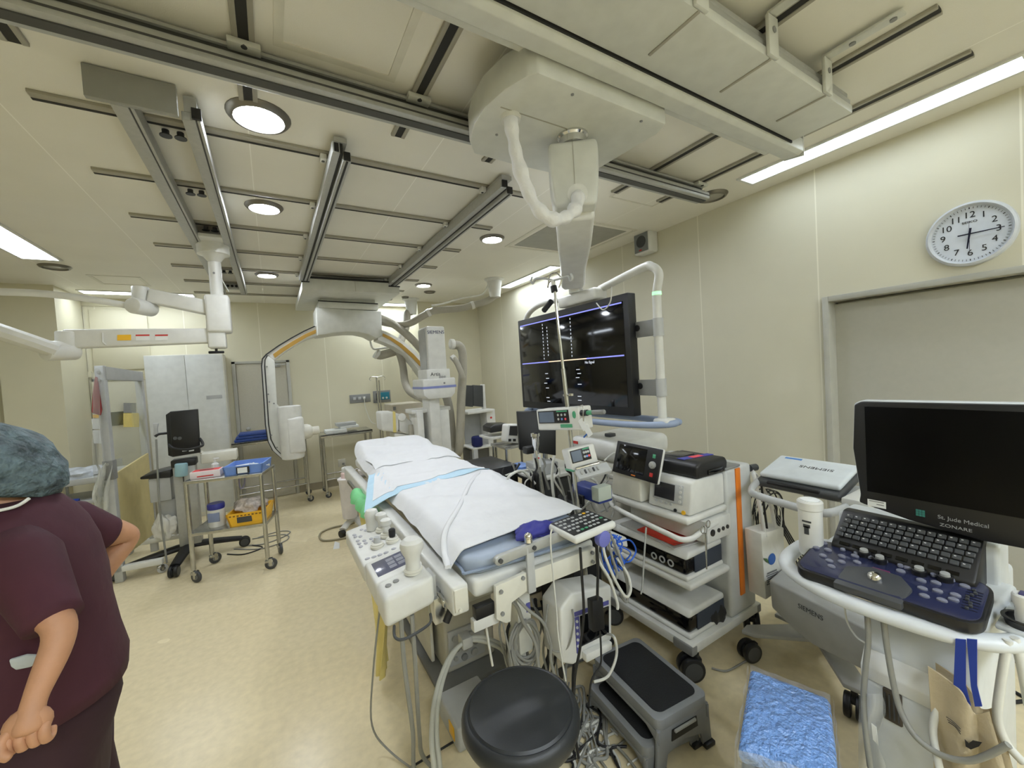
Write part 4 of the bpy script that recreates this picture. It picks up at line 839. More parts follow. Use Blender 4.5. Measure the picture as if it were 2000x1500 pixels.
# ================================================================ CASTERS
def caster(parent, x, y, r, ang=0.0, twin=True, disc=dgrey, tyre=black, stem=0.04, rt=0.35, w=True):
    c = MB().cyl((x, y, r * 1.7), (x, y, r * 2.0 + stem), r * 0.28, n=12).box((x + 0.2 * r * math.cos(ang), y + 0.2 * r * math.sin(ang), r * 1.55), (r * 1.3, r * 0.55 if twin else r * 0.8, r * 0.5), rz=ang, b=r * 0.12).build('caster', tyre if twin else steel, parent, w=w)
    ax = V((-math.sin(ang), math.cos(ang), 0)); cc = V((x + 0.45 * r * math.cos(ang), y + 0.45 * r * math.sin(ang), r))
    for s in ((-1, 1) if twin else (0,)):
        m = cc + ax * s * r * 0.42; h = ax * r * (0.26 if twin else 0.24)
        k = MB().cyl(m - h, m + h, r, n=26, b=r * 0.12).build('wheel', tyre, c, w=w)
        MB().cyl(m - h * 1.06, m + h * 1.06, r * 0.74 if twin else r * 0.5, n=22).build('hub', disc, k, w=w)
    if not twin:
        for s in (-1, 1): MB().box(cc + ax * s * r * 0.36 + V((0, 0, r * 0.35)), (r * 0.5, r * 0.09, r * 1.3), rz=ang).build('fork', steel, c, w=w)
    return c

# ================================================================ EQUIPMENT CART WITH ORANGE STRIPE
t = thing('equipment_cart', 'white tower cart with orange striped column and three shelves', 'cart', (2.08, 1.58, 0))
MB().bx((1.75, 1.285, 0.14), (2.40, 1.93, 0.19), 0.006).build('base', white, t, w=True)
MB().bx((1.742, 1.283, 0.135), (1.79, 1.40, 0.186), 0.008).build('corner_guard', grey, t, w=True)
MB().bx((1.742, 1.80, 0.135), (1.79, 1.932, 0.186), 0.008).build('corner_guard', grey, t, w=True)
MB().bx((2.36, 1.283, 0.135), (2.405, 1.36, 0.186), 0.008).build('corner_guard', grey, t, w=True)
for x, y, a in ((1.79, 1.30, 2.6), (1.80, 1.86, 2.4), (2.36, 1.32, 0.6), (2.34, 1.88, 0.9)): caster(t, x, y, 0.062, a, stem=0.01)
MB().bx((2.115, 1.29, 0.19), (2.37, 1.84, 1.035), 0.02, 3).build('column', M('cart_column_silver', (200, 202, 200), 0.4, metal=0.1), t, w=True)
MB().bx((2.20, 1.283, 0.30), (2.245, 1.291, 1.03), 0.003).build('orange_stripe', M('orange_stripe', (224, 122, 28), 0.45), t, w=True)
MB().bx((2.105, 1.285, 1.035), (2.25, 1.845, 1.05), 0.005).build('top_cap', grey, t, w=True)
MB().cyl((2.37, 1.30, 1.0), (2.42, 1.29, 1.0), 0.02, n=14).build('bumper', dgrey, t, w=True)
for z, y1 in ((0.845, 1.91), (0.50, 1.90)):
    MB().bx((1.765, 1.29, z - 0.035), (2.12, y1, z), 0.014, 3).build('shelf', white, t, w=True)
MB().tube([(2.0, 1.285, 0.775), (1.85, 1.275, 0.765), (1.765, 1.27, 0.755), (1.715, 1.30, 0.755), (1.705, 1.38, 0.765), (1.71, 1.62, 0.785), (1.72, 1.76, 0.80), (1.755, 1.83, 0.81), (1.78, 1.84, 0.82)], 0.014, n=12).build('handle', white, t, w=True)
d_ = MB().bx((1.90, 1.275, 0.685), (2.115, 1.80, 0.80), 0.004).build('port_box', white, t, w=True)
for x, r in ((1.945, 0.018), (2.0, 0.011), (2.04, 0.011), (2.08, 0.011)): MB().cyl((x, 1.270, 0.735), (x, 1.276, 0.735), r, n=16).build('port', black, d_, w=True)
def generator(z0, label, ports, y0=1.315):
    g = thing('generator_unit', label, 'generator', (1.93, 1.6, z0))
    h = 0.155
    MB().bx((1.775, y0, z0), (2.10, 1.88, z0 + 0.03), 0.014, 3).build('base_shell', white, g, w=True)
    MB().bx((1.783, y0 + 0.01, z0 + 0.026), (2.09, 1.87, z0 + h - 0.03), 0.02, 3).build('body', gloss, g, w=True)
    MB().bx((1.85, y0 + 0.004, z0 + 0.03), (2.09, y0 + 0.012, z0 + h - 0.035), 0.003).build('side_mesh', M('blue_grey_mesh', (52, 60, 74), 0.6, bump=0.6, bscale=220), g, w=True)
    MB().prism([(1.775, y0, z0 + h - 0.04), (1.795, y0, z0 + h), (2.09, y0, z0 + h), (2.09, y0, z0 + h - 0.035)], (0, 1.88 - y0, 0), 0.014, 3).build('top_shell', white, g, w=True)
    for k in range(ports):
        y = 1.42 + 0.055 * k
        MB().lathe([(0.02, 0), (0.02, 0.006), (0.012, 0.006), (0.012, 0.002), (0, 0.002)], n=18, mx=frame((1.786, y, z0 + 0.065), (0, 1, 0), (0, 0, 1)) @ MX.Rotation(PI, 4, 'X')).build('port', lgrey, g, w=True)
    return g
generator(0.50, 'black fronted generator with three round ports on the middle shelf', 3)
generator(0.19, 'black fronted generator on the base shelf under a black cable bundle', 0)
crump((2.04, 1.36, 0.235), 0.075, 0.055, 0.085, 'cable_bundle', cable_k, 'black bundle of coiled cables on the cart base', 'cable', 8)
# red folder under the shelf
fd = thing('plastic_folder', 'clear and red plastic folder lying on the upper generator', 'folder', (1.86, 1.55, 0.658))
MB().prism([(1.765, 1.38, 0.658), (1.98, 1.34, 0.66), (2.04, 1.78, 0.662), (1.80, 1.80, 0.66)], (0, 0, 0.006)).build('sleeve', M('clear_plastic_sheet', (214, 214, 210), 0.2, alpha=0.55), fd, w=True)
MB().prism([(1.79, 1.40, 0.666), (1.99, 1.36, 0.668), (2.03, 1.66, 0.668), (1.80, 1.66, 0.666)], (0, 0, 0.006)).build('red_sheet', M('red_sheet', (204, 56, 38), 0.4), fd, w=True)
# forceps hanging on the shelf corner
fo = thing('forceps', 'steel scissor handled forceps hanging at the shelf corner of the tower cart', 'forceps', (1.86, 1.262, 0.62))
for dx in (-0.022, 0.024):
    c = V((1.868 + dx, 1.262, 0.79 + dx * 0.4)); MB().tube([c + V((0.016 * math.cos(a), 0, 0.018 * math.sin(a))) for a in [k * PI / 5 for k in range(10)]], 0.003, closed=True).tube([c + V((-dx * 0.4, 0, -0.017)), (1.868 - dx * 0.1, 1.262, 0.73), (1.862, 1.262, 0.57)], 0.0035).build('ring_handle', steel, fo, w=True)

# recorder with white casing on the top shelf
t = thing('stimulator_recorder', 'white recorder with grey screen and slanted front on the top shelf', 'recorder', (1.97, 1.42, 0.845))
MB().prism([(1.80, 1.30, 0.848), (1.83, 1.30, 1.018), (1.86, 1.30, 1.03), (2.11, 1.30, 1.02), (2.11, 1.30, 0.848)], (0, 0.27, 0), 0.012, 3).build('casing', white, t, w=True)
sf = frame((1.8105, 1.435, 0.93), (0, -1, 0), (0.03, 0, 0.17))
MB().box((-0.005, 0.015, 0.001), (0.19, 0.10, 0.004), b=0.001, mx=sf).build('face_panel', lgrey, t, w=True)
MB().box((-0.025, 0.018, 0.004), (0.13, 0.085, 0.003), b=0.001, mx=sf).build('screen', M('grey_screen_glass', (46, 46, 50), 0.15), t, w=True)
for k in range(4): MB().cyl(sf @ V((-0.075 + 0.032 * k, -0.045, 0.001)), sf @ V((-0.075 + 0.032 * k, -0.045, 0.005)), 0.008, n=14).build('button', lgrey, t, w=True)
for k in range(4): MB().cyl(sf @ V((0.075, -0.02 + 0.025 * k, 0.002)), sf @ V((0.075, -0.02 + 0.025 * k, 0.006)), 0.008, n=14).build('button', white, t, w=True)
MB().cyl(sf @ V((0.05, -0.07, 0.0)), sf @ V((0.05, -0.07, 0.005)), 0.009, n=16).build('jack', black, t, w=True)
MB().cyl(sf @ V((0.10, -0.07, 0.0)), sf @ V((0.10, -0.07, 0.006)), 0.011, n=16).build('jack', yellow, t, w=True)
# printer on the recorder
t = thing('chart_printer', 'black printer with blue and red stripe on top of the white recorder', 'printer', (1.98, 1.42, 1.03))
MB().prism([(1.865, 1.29, 1.032), (1.86, 1.29, 1.10), (1.90, 1.29, 1.118), (2.12, 1.29, 1.112), (2.14, 1.29, 1.085), (2.13, 1.29, 1.032)], (0, 0.28, 0), 0.014, 3).build('casing', black, t, w=True)
MB().bx((1.925, 1.44, 1.114), (2.06, 1.55, 1.119), 0.001).build('display', M('grey_screen_glass'), t, w=True)
MB().prism([(1.89, 1.385, 1.1165), (2.12, 1.36, 1.112), (2.12, 1.40, 1.112), (1.89, 1.43, 1.1165)], (0, 0, 0.003)).build('blue_stripe', M('printer_blue', (66, 70, 160), 0.5), t, w=True)
MB().prism([(1.96, 1.376, 1.118), (2.04, 1.369, 1.117), (2.04, 1.402, 1.117), (1.96, 1.41, 1.118)], (0, 0, 0.002)).build('red_sticker', M('coral_sticker', (232, 82, 90), 0.5), t, w=True)
MB().bx((1.95, 1.284, 1.04), (2.08, 1.292, 1.066), 0.002).build('paper_slot', gloss, t, w=True)
# tablet controller with its base
t = thing('touch_controller', 'black tilted control screen with round dial on a white base', 'controller', (1.86, 1.69, 0.845))
MB().prism([(1.785, 1.605, 0.847), (1.785, 1.845, 0.847), (1.80, 1.84, 1.0), (1.80, 1.62, 1.0)], (0.2, 0, 0), 0.012, 3).build('base', offw, t, w=True)
tlp, trp, brp, blp = P(1211, 862, 'x', 1.83), P(1304, 880, 'x', 1.83), P(1276, 944, 'x', 1.775), P(1191, 918, 'x', 1.775)
cc = (tlp + trp + brp + blp) / 4; tf = frame(cc, (trp - tlp) + (brp - blp), (tlp - blp) + (trp - brp))
tw, th_ = ((trp - tlp).length + (brp - blp).length) / 2, ((tlp - blp).length + (trp - brp).length) / 2
MB().box((0, 0, -0.014), (tw, th_, 0.02), b=0.009, seg=3, mx=tf).build('back_shell', white, t, w=True)
MB().box((0, 0, -0.001), (tw * 0.985, th_ * 0.98, 0.012), b=0.005, seg=3, mx=tf).build('face', black, t, w=True)
MB().box((-0.035, 0.004, 0.0055), (tw * 0.62, th_ * 0.76, 0.002), b=0.0005, mx=tf).build('screen', gloss, t, w=True)
MB().lathe([(0.021, 0), (0.02, 0.01), (0.012, 0.012), (0.012, 0.02), (0, 0.021)], n=22, mx=tf @ MX.Translation((tw * 0.36, 0.0, 0.005))).build('dial', alu, t, w=True)
MB().box((tw * 0.36, 0.05, 0.006), (0.02, 0.022, 0.003), b=0.002, mx=tf).build('green_key', green, t, w=True)
MB().box((tw * 0.36, -0.055, 0.006), (0.022, 0.022, 0.003), b=0.002, mx=tf).build('red_key', red, t, w=True)
MB().box((0.0, -th_ * 0.43, 0.0055), (0.03, 0.006, 0.002), mx=tf).build('badge', M('orange_stripe'), t, w=True)
# white shopping bag
bagm = M('white_nonwoven', (222, 222, 218), 0.8, bump=0.3, bscale=30)
t = thing('tote_bag', 'white tote bag with blue drop print hanging from the cart column', 'bag', (2.33, 1.22, 0.3))
MB().prism([(2.22, 1.17, 0.69), (2.42, 1.15, 0.68), (2.44, 1.16, 0.33), (2.24, 1.17, 0.315)], (0.015, 0.10, 0), 0.006).build('bag', bagm, t, w=True)
for x in (2.265, 2.375): MB().tube([(x, 1.175, 0.66), (x - 0.005, 1.19, 0.80), (2.33 + (x - 2.32) * 0.3, 1.24, 0.95), (2.37, 1.285, 0.985)], 0.012, flat=0.2).build('handle', bagm, t, w=True)
bf = frame((2.285, 1.162, 0.50), (1, -0.1, 0), (0, 0, 1))
MB().ball((0.01, 0.03, 0.002), 0.03, (1, 1, 0.06), mx=bf).build('drop_print', M('print_blue', (48, 98, 176), 0.6), t, w=True) if False else MB().lathe([(0.032, 0), (0.03, 0.002), (0, 0.003)], n=20, mx=bf @ MX.Translation((0.015, 0.03, 0.0))).build('drop_print', M('print_blue', (48, 98, 176), 0.6), t, w=True)
MB().prism([bf @ V(p) for p in ((-0.06, 0.055, 0.001), (-0.04, 0.03, 0.001), (-0.012, 0.012, 0.001), (-0.03, 0.045, 0.001))], (0, -0.002, 0)).build('leaf_print', M('print_green', (70, 100, 60), 0.6), t, w=True)
for k in range(6): MB().box((0.01, -0.04 - 0.012 * k, 0.001), (0.10 if k % 2 else 0.085, 0.006 if k else 0.009, 0.001), mx=bf).build('print_line', M('print_grey', (120, 122, 124), 0.7), t, w=True)

# ================================================================ LAPTOP CART
t = thing('laptop_cart', 'slim grey rolling cart with curved handle that carries the folded laptop', 'cart', (2.4, 1.0, 0))
MB().tube([(2.5, 1.24, 0.955), (2.3, 1.22, 0.95), (2.14, 1.17, 0.945), (2.10, 1.12, 0.94), (2.085, 1.0, 0.935), (2.085, 0.86, 0.93), (2.12, 0.80, 0.935), (2.3, 0.77, 0.95), (2.5, 0.77, 0.955)], 0.016, n=12, flat=1.2).build('handle', lgrey, t, w=True)
MB().bx((2.3, 0.79, 0.925), (2.58, 1.25, 0.95), 0.008).build('platform', lgrey, t, w=True)
MB().bx((2.20, 0.70, 0.945), (2.55, 0.80, 0.985), 0.008).build('side_arm', white, t, w=True)
MB().cyl((2.42, 1.01, 0.14), (2.42, 1.01, 0.93), 0.025, n=18).cyl((2.42, 1.01, 0.76), (2.42, 1.01, 0.92), 0.033, n=18).build('post', grey, t, w=True)
MB().cyl((2.42, 1.01, 0.80), (2.42, 1.01, 0.88), 0.0345, n=18).build('post_sleeve', black, t, w=True)
lg = M('cart_leg_grey', (176, 177, 176), 0.4, metal=0.2)
MB().prism([(2.13, 1.25, 0.125), (2.15, 1.19, 0.125), (2.36, 0.99, 0.125), (2.13, 0.79, 0.125), (2.14, 0.72, 0.125), (2.20, 0.72, 0.125), (2.5, 0.97, 0.125), (2.5, 1.05, 0.125), (2.2, 1.26, 0.125)], (0, 0, 0.022), 0.005).build('base', lg, t, w=True)
for x, y, a in ((2.155, 1.205, 2.8), (2.17, 0.765, 3.4)): caster(t, x, y, 0.052, a, stem=-0.01)
for x, y, a in ((2.62, 1.2, 0.3), (2.62, 0.8, 0.2)):
    MB().bx((2.42, min(1.01, y) - 0.02, 0.125), (2.65, max(1.01, y) + 0.02, 0.147), 0.005).build('base', lg, t, w=True); caster(t, x, y, 0.052, a, stem=-0.01)
MB().prism([(2.20, 1.13, 0.46), (2.165, 0.95, 0.46), (2.10, 0.66, 0.46), (2.13, 0.66, 0.25), (2.185, 0.93, 0.22), (2.21, 1.02, 0.24), (2.215, 1.13, 0.30)], (0.2, 0.02, 0), 0.012, 3).build('bin', lgrey, t, w=True)
text('SIEMENS', 0.032, frame((2.150, 0.92, 0.405), (-0.21, -0.975, 0), (0.05, 0, 1)), dgrey, t)
for px, y in ((1470, 1.2), ): MB().tube([(2.3, 1.2, 0.93), (2.32, 1.2, 0.8), (2.33, 1.19, 0.62)], 0.006).build('cord', cable_k, t, w=True)
lt = thing('ultrasound_laptop', 'folded white ultrasound laptop with dark grip on the slim cart', 'laptop', (2.42, 1.03, 0.95))
lf = frame(V((2.43, 1.03, 1.005)), (0, -1, 0), (0.985, 0, 0.24))
MB().box((0, 0.01, 0.012), (0.375, 0.255, 0.03), b=0.013, seg=3, mx=lf).build('lid', M('ice_white_lid', (214, 220, 224), 0.35), lt, w=True)
MB().box((0, -0.012, -0.022), (0.395, 0.29, 0.04), b=0.016, seg=3, mx=lf).build('body', dgrey, lt, w=True)
MB().box((-0.01, -0.148, -0.008), (0.25, 0.022, 0.02), b=0.008, seg=3, mx=lf).build('grip_recess', black, lt, w=True)
text('SIEMENS', 0.034, lf @ MX.Translation((0.035, 0.03, 0.0275)) @ MX.Rotation(PI, 4, 'Z'), dgrey, lt, sx=1.25)
MB().box((-0.105, 0.105, 0.0275), (0.085, 0.016, 0.0012), mx=lf).build('sticker', M('sticker_blue', (70, 130, 200), 0.5), lt, w=True)
# coil of black cables behind the bag
t = thing('cable_coil', 'big loose coil of thin black cables hanging behind the white tote bag', 'cable', (2.62, 1.3, 0.55))
rnd = random.Random(4)
for k in range(11):
    c = V((2.62 + rnd.uniform(-0.02, 0.05), 1.34 + rnd.uniform(-0.03, 0.03), 0.63 - rnd.uniform(0, 0.05))); r = 0.11 + 0.008 * k
    MB().tube([c + V((r * math.cos(a), rnd.uniform(-0.012, 0.012), 1.15 * r * math.sin(a))) for a in [j * PI / 6 for j in range(12)]], 0.0045, n=6, k=4, closed=True).build('cable', cable_k if k % 4 else cable_w, t, w=True)
for k in range(4): MB().tube([(2.68 + 0.02 * k, 1.33, 0.62), (2.75 + 0.02 * k, 1.28, 0.45), (2.8, 1.22 - 0.03 * k, 0.2), (2.85 - 0.04 * k, 1.15, 0.01)], 0.0045, n=6).build('cable', cable_k, t, w=True)

# ================================================================ ULTRASOUND CONSOLE
t = thing('ultrasound_machine', 'large white ultrasound console with black monitor and blue key panel', 'ultrasound machine', (1.78, 0.42, 0))
mw = M('machine_white', (206, 210, 212), 0.38)
MB().prism([(1.60, 0.29, 0.70), (1.62, 0.29, 0.64), (1.575, 0.29, 0.60), (1.575, 0.29, 0.10), (2.12, 0.29, 0.10), (2.12, 0.29, 0.90), (1.68, 0.29, 0.90)], (0, 0.24, 0), 0.016, 3).build('cabinet', mw, t, w=True)
MB().prism([(1.572, 0.285, 0.60), (1.615, 0.285, 0.64), (1.615, 0.285, 0.70), (1.572, 0.285, 0.64)], (0, 0.25, 0), 0.004).build('waist_band', white, t, w=True)
v_ = MB().bx((1.567, 0.435, 0.50), (1.577, 0.48, 0.60), 0.004, 3).build('vent', M('vent_brown', (66, 58, 48), 0.6), t, w=True)
for k in range(4): MB().bx((1.563, 0.4405 + 0.0105 * k, 0.512), (1.569, 0.4435 + 0.0105 * k, 0.588)).build('slat', dgrey, v_, w=True)
MB().bx((1.58, 0.32, 0.06), (2.15, 0.50, 0.11), 0.01).build('base', grey, t, w=True)
for x, y, a in ((1.62, 0.48, 2.4), (1.62, 0.34, 3.6), (2.1, 0.48, 0.7), (2.1, 0.34, -0.7)): caster(t, x, y, 0.04, a, stem=-0.03)
ring = [(1.78, 0.80, 0.865), (1.64, 0.775, 0.862), (1.56, 0.69, 0.86), (1.525, 0.56, 0.858), (1.535, 0.42, 0.856), (1.565, 0.31, 0.855), (1.62, 0.235, 0.857), (1.72, 0.20, 0.86), (1.85, 0.22, 0.865), (1.95, 0.4, 0.87), (1.93, 0.66, 0.87), (1.86, 0.78, 0.868)]
MB().tube(ring, 0.027, n=14, k=8, closed=True, flat=0.8).build('handle_ring', mw, t, w=True)
MB().prism([(1.63, 0.72, 0.85), (1.58, 0.60, 0.85), (1.59, 0.36, 0.85), (1.64, 0.27, 0.85), (1.88, 0.25, 0.87), (1.9, 0.72, 0.87)], (0, 0, 0.05), 0.012, 3).build('deck', mw, t, w=True)
kp = frame((1.645, 0.488, 0.925), (0.05, -1, 0), (1, 0.05, 0.16))
MB().prism([kp @ V((x, y, -0.030)) for x, y in rrect(0.437, 0.228, 0.045)], kp.to_3x3() @ V((0, 0, 0.035)), 0.006, 2).build('panel_rim', black, t, w=True)
pm = M('panel_blue_gloss', (40, 44, 72), 0.2, spec=0.7)
MB().prism([kp @ V((x, y, 0.003)) for x, y in rrect(0.421, 0.212, 0.04)], kp.to_3x3() @ V((0, 0, 0.005)), 0.002, 2).build('key_panel', pm, t, w=True)
MB().prism([kp @ V(p) for p in ((-0.10, -0.125, -0.02), (-0.09, -0.03, -0.005), (-0.03, 0.005, -0.005), (0.04, -0.0, -0.005), (0.075, -0.05, -0.005), (0.065, -0.125, -0.02))], kp.to_3x3() @ V((0, 0, 0.024)), 0.006, 2).build('palm_rest', dgrey, t, w=True)
MB().ball((-0.012, -0.045, 0.018), 0.02, (1, 1, 0.7), n=18, mx=MX.Identity(4)).build('trackball', chrome, t) if False else None
tb = MB(); tb.ball(kp @ V((-0.012, -0.05, 0.016)), 0.02, n=20); tb.build('trackball', chrome, t, w=True)
keym = M('soft_key_grey', (116, 118, 132), 0.3)
for x, y in ((-0.19, 0.085), (-0.165, 0.045), (-0.2, 0.04), (-0.12, 0.03), (-0.09, 0.055), (-0.14, -0.02), (-0.11, -0.005), (-0.125, -0.05), (-0.075, 0.02), (-0.165, 0.0), (0.04, 0.07), (0.03, 0.04), (0.08, 0.02), (0.11, 0.03), (0.09, -0.02), (0.12, -0.01), (0.10, -0.055), (0.135, -0.05), (0.155, -0.005), (0.155, -0.03), (0.165, 0.055), (0.155, 0.08)):
    MB().lathe([(0.0095, 0), (0.009, 0.004), (0.006, 0.0065), (0, 0.007)], n=12, mx=kp @ MX.Translation((x, y, 0.008)) @ MX.Diagonal((1.25, 0.9, 1, 1))).build('key', keym, t, w=True)
for x, y in ((-0.07, 0.075), (-0.025, 0.06), (0.07, 0.055), (0.125, 0.06)):
    k = MB().lathe([(0.018, 0), (0.018, 0.016), (0.014, 0.018), (0.014, 0.014), (0, 0.014)], n=20, mx=kp @ MX.Translation((x, y, 0.008))).build('rotary_knob', black, t, w=True)
    MB().lathe([(0.012, 0.014), (0.011, 0.024), (0, 0.025)], n=18, mx=kp @ MX.Translation((x, y, 0.008))).build('knob_cap', alu, k, w=True)
MB().box((-0.012, 0.012, 0.0095), (0.045, 0.009, 0.006), b=0.003, mx=kp).build('violet_key', M('violet_key', (110, 44, 84), 0.35), t, w=True)
MB().box((-0.02, -0.008, 0.0095), (0.045, 0.009, 0.006), b=0.003, mx=kp).build('bar_key', keym, t, w=True)
for k in range(8):
    MB().box((0.187, -0.055 + 0.014 * k, 0.0085), (0.032, 0.002, 0.001), mx=kp).build('slider_slot', black, t, w=True)
    MB().box((0.183 + 0.006 * math.sin(k * 1.3), -0.055 + 0.014 * k, 0.012), (0.008, 0.007, 0.008), b=0.002, mx=kp).build('slider', dgrey, t, w=True)
# keyboard riser
kb = frame((1.775, 0.486, 1.0), (0.02, -1, 0), (0.72, 0.015, 0.69))
MB().prism([(1.715, 0.305, 0.93), (1.715, 0.305, 0.955), (1.83, 0.305, 1.055), (1.87, 0.305, 1.055), (1.87, 0.305, 0.90), (1.75, 0.305, 0.90)], (0, 0.355, 0), 0.008).build('keyboard_riser', black, t, w=True)
MB().bx((1.84, 0.28, 0.88), (1.98, 0.68, 1.04), 0.012, 3).build('riser_back', mw, t, w=True)
lab = M('key_legend_white', (200, 200, 200), 0.6)
for j in range(5):
    rw = MB(); lg_ = MB(); n_ = 14
    for i in range(n_):
        x = -0.155 + 0.0238 * i + 0.003 * j
        rw.box((x, -0.028 + 0.0195 * j, 0.012), (0.02, 0.016, 0.006), b=0.002, seg=1, mx=kb)
        if (i + j) % 2 or j == 4: lg_.box((x - 0.003, -0.026 + 0.0195 * j, 0.0154), (0.005, 0.003, 0.0006), mx=kb)
    rw = rw.build('key_row', dgrey, t, w=True); lg_.build('legends', lab, rw, w=True)['kind'] = 'stuff'
for k in range(8):
    MB().box((-0.135 + 0.038 * k, -0.062, 0.011), (0.028, 0.012, 0.002), mx=kb).build('soft_label', gloss, t, w=True)
    MB().lathe([(0.008, 0), (0.007, 0.006), (0, 0.007)], n=12, mx=frame(kb @ V((-0.135 + 0.038 * k, -0.085, 0.006)), (0, -1, 0), (1, 0, 0.2))).build('soft_key', keym, t, w=True)
# monitor
mf = [(0.605, 1.10), (0.60, 1.13), (0.618, 1.30), (0.61, 1.462), (0.59, 1.475), (0.03, 1.48), (0.01, 1.46), (0.0, 1.3), (0.01, 1.12), (0.03, 1.09), (0.15, 1.062), (0.31, 1.055), (0.47, 1.072), (0.59, 1.096)]
MB().prism([(1.81, y, z) for y, z in mf], (0.05, 0, 0), 0.012, 3).build('monitor_back', mw, t, w=True)
MB().prism([(1.80, 0.3075 + (y - 0.3075) * 0.985, 1.27 + (z - 1.27) * 0.985) for y, z in mf], (0.02, 0, 0), 0.006, 2).build('monitor_bezel', black, t, w=True)
MB().bx((1.7985, 0.05, 1.15), (1.801, 0.575, 1.455), 0.0005).build('screen', M('dead_screen_black', (4, 4, 5), 0.3, spec=0.15, var=0), t, w=True)
mU = V((0, -1, 0))
text('St. Jude Medical', 0.017, frame((1.7992, 0.345, 1.107), mU, (0, 0, 1)), M('lettering_silver', (150, 152, 154), 0.4, var=0), t)
text('ZONARE', 0.014, frame((1.7992, 0.36, 1.083), mU, (0, 0, 1)), MATS['lettering_silver'], t, sx=1.25)
for i in range(3):
    for j in range(3): MB().bx((1.7985, 0.428 + 0.0075 * i, 1.097 + 0.0075 * j), (1.8, 0.4345 + 0.0075 * i, 1.1035 + 0.0075 * j)).build('emblem_tile', M('emblem_teal', (50, 120, 112), 0.5), t, w=True)
lb = MB().bx((1.7985, 0.525, 1.098), (1.8, 0.575, 1.122)).build('asset_label', paper, t, w=True)
MB().bx((1.798, 0.53, 1.116), (1.7986, 0.57, 1.119)).build('label_line', grey, lb, w=True)
MB().bx((1.798, 0.53, 1.107), (1.7986, 0.55, 1.110)).build('label_line', grey, lb, w=True)
MB().cyl((1.86, 0.33, 1.2), (1.90, 0.33, 1.0), 0.035, n=16).build('monitor_arm', mw, t, w=True)
# probe holders and probe
for k, (x, y) in enumerate(((1.68, 0.215), (1.75, 0.20), (1.83, 0.205))):
    MB().lathe([(0.022, -0.04), (0.031, 0.0), (0.036, 0.02), (0.04, 0.024), (0.04, 0.028), (0.032, 0.028), (0.028, 0.0), (0.018, -0.038)], (x, y, 0.885), n=22).build('probe_cup', black, t, w=True)
MB().bx((1.64, 0.165, 0.875), (1.89, 0.26, 0.89), 0.006).build('probe_tray', mw, t, w=True)
pr = thing('ultrasound_probe', 'white ultrasound probe standing in the nearest cup of the console', 'probe', (1.68, 0.215, 0.88))
MB().lathe([(0.012, 0.0), (0.016, 0.03), (0.015, 0.055), (0.021, 0.075), (0.021, 0.09), (0.018, 0.094), (0, 0.095)], (1.68, 0.215, 0.885), n=18).build('handle', white, pr, w=True)
MB().box((1.68, 0.215, 0.98), (0.028, 0.014, 0.006), b=0.002).build('lens', M('lens_violet_grey', (74, 72, 110), 0.4), pr, w=True)
MB().tube([(1.69, 0.21, 0.95), (1.72, 0.2, 1.0), (1.75, 0.195, 0.98), (1.76, 0.19, 0.90), (1.74, 0.18, 0.75)], 0.007).build('cord', cable_w, pr, w=True)
# wipes canister
t = thing('wipes_canister', 'white wipes canister standing at the left corner of the ultrasound panel', 'canister', (1.70, 0.715, 0.90))
MB().lathe([(0.036, 0), (0.038, 0.006), (0.038, 0.17), (0.041, 0.174), (0.041, 0.20), (0.036, 0.206), (0, 0.206)], n=26).build('tub', white, t)
MB().lathe([(0.03, 0.2062), (0.03, 0.2085), (0.028, 0.209), (0, 0.209)], n=22).build('lid_disc', paper, t)
for k, (z, h_) in enumerate(((0.985, 0.03), (1.01, 0.012), (1.03, 0.006))): MB().bx((1.6605, 0.705 - 0.004 * k, z), (1.663, 0.72 + 0.003 * k, z + h_)).build('print_mark', dgrey, t, w=True)
# beige tote bag with blue handles
can = M('beige_canvas', (180, 166, 138), 0.85, bump=0.3, bscale=60)
t = thing('canvas_bag', 'beige canvas bag with blue handles hanging under the ultrasound handle', 'bag', (1.55, 0.30, 0.40))
bz = lambda px, py, x=1.53: P(px, py, 'x', x)
tpx = smooth_pts([(1812, 1300, 0), (1848, 1324, 0), (1880, 1352, 0), (1896, 1386, 0), (1912, 1394, 0), (1932, 1388, 0)], 8); bpx = [V((1832 + 155 * k / (len(tpx) - 1), 1610, 0)) for k in range(len(tpx))]
def canvas(u, v):
    k = u * (len(tpx) - 1); i = min(int(k), len(tpx) - 2); a = tpx[i].lerp(tpx[i + 1], k - i); b_ = bpx[i].lerp(bpx[i + 1], k - i); p = a.lerp(b_, v)
    return bz(p.x, p.y, 1.53 + 0.012 * math.sin(u * 11 + v * 2) * (0.4 + v) + 0.02 * abs(u - 0.5))
MB().sheet(canvas, 40, 30, 0.005).build('bag', can, t, w=True, sharp=80)
MB().sheet(lambda u, v: canvas(u, v) + V((0.05, -0.004, -0.01)), 20, 14, 0.004).build('back_panel', can, t, w=True, sharp=80)
for a, b_ in ((1866, 1872), (1888, 1912)):
    MB().strip([bz(a, 1248), bz(a - 4 if a < 1880 else a + 8, 1340), bz(a + 4 if a < 1880 else a + 16, 1380)], [bz(a + 20, 1250), bz(a + 20, 1340), bz(a + 30, 1380)], (0.004, 0, 0)).build('handle', M('royal_blue_webbing', (32, 58, 148), 0.8), t, w=True)
for k in range(3): MB().tube([bz(1848 + 2 * k, 1400 + 5 * k, 1.515), bz(1862 + 2 * k, 1410 + 5 * k, 1.515), bz(1876, 1424 + 5 * k, 1.515)], 0.0015, flat=0.4).build('print_line', ink, t, w=True)
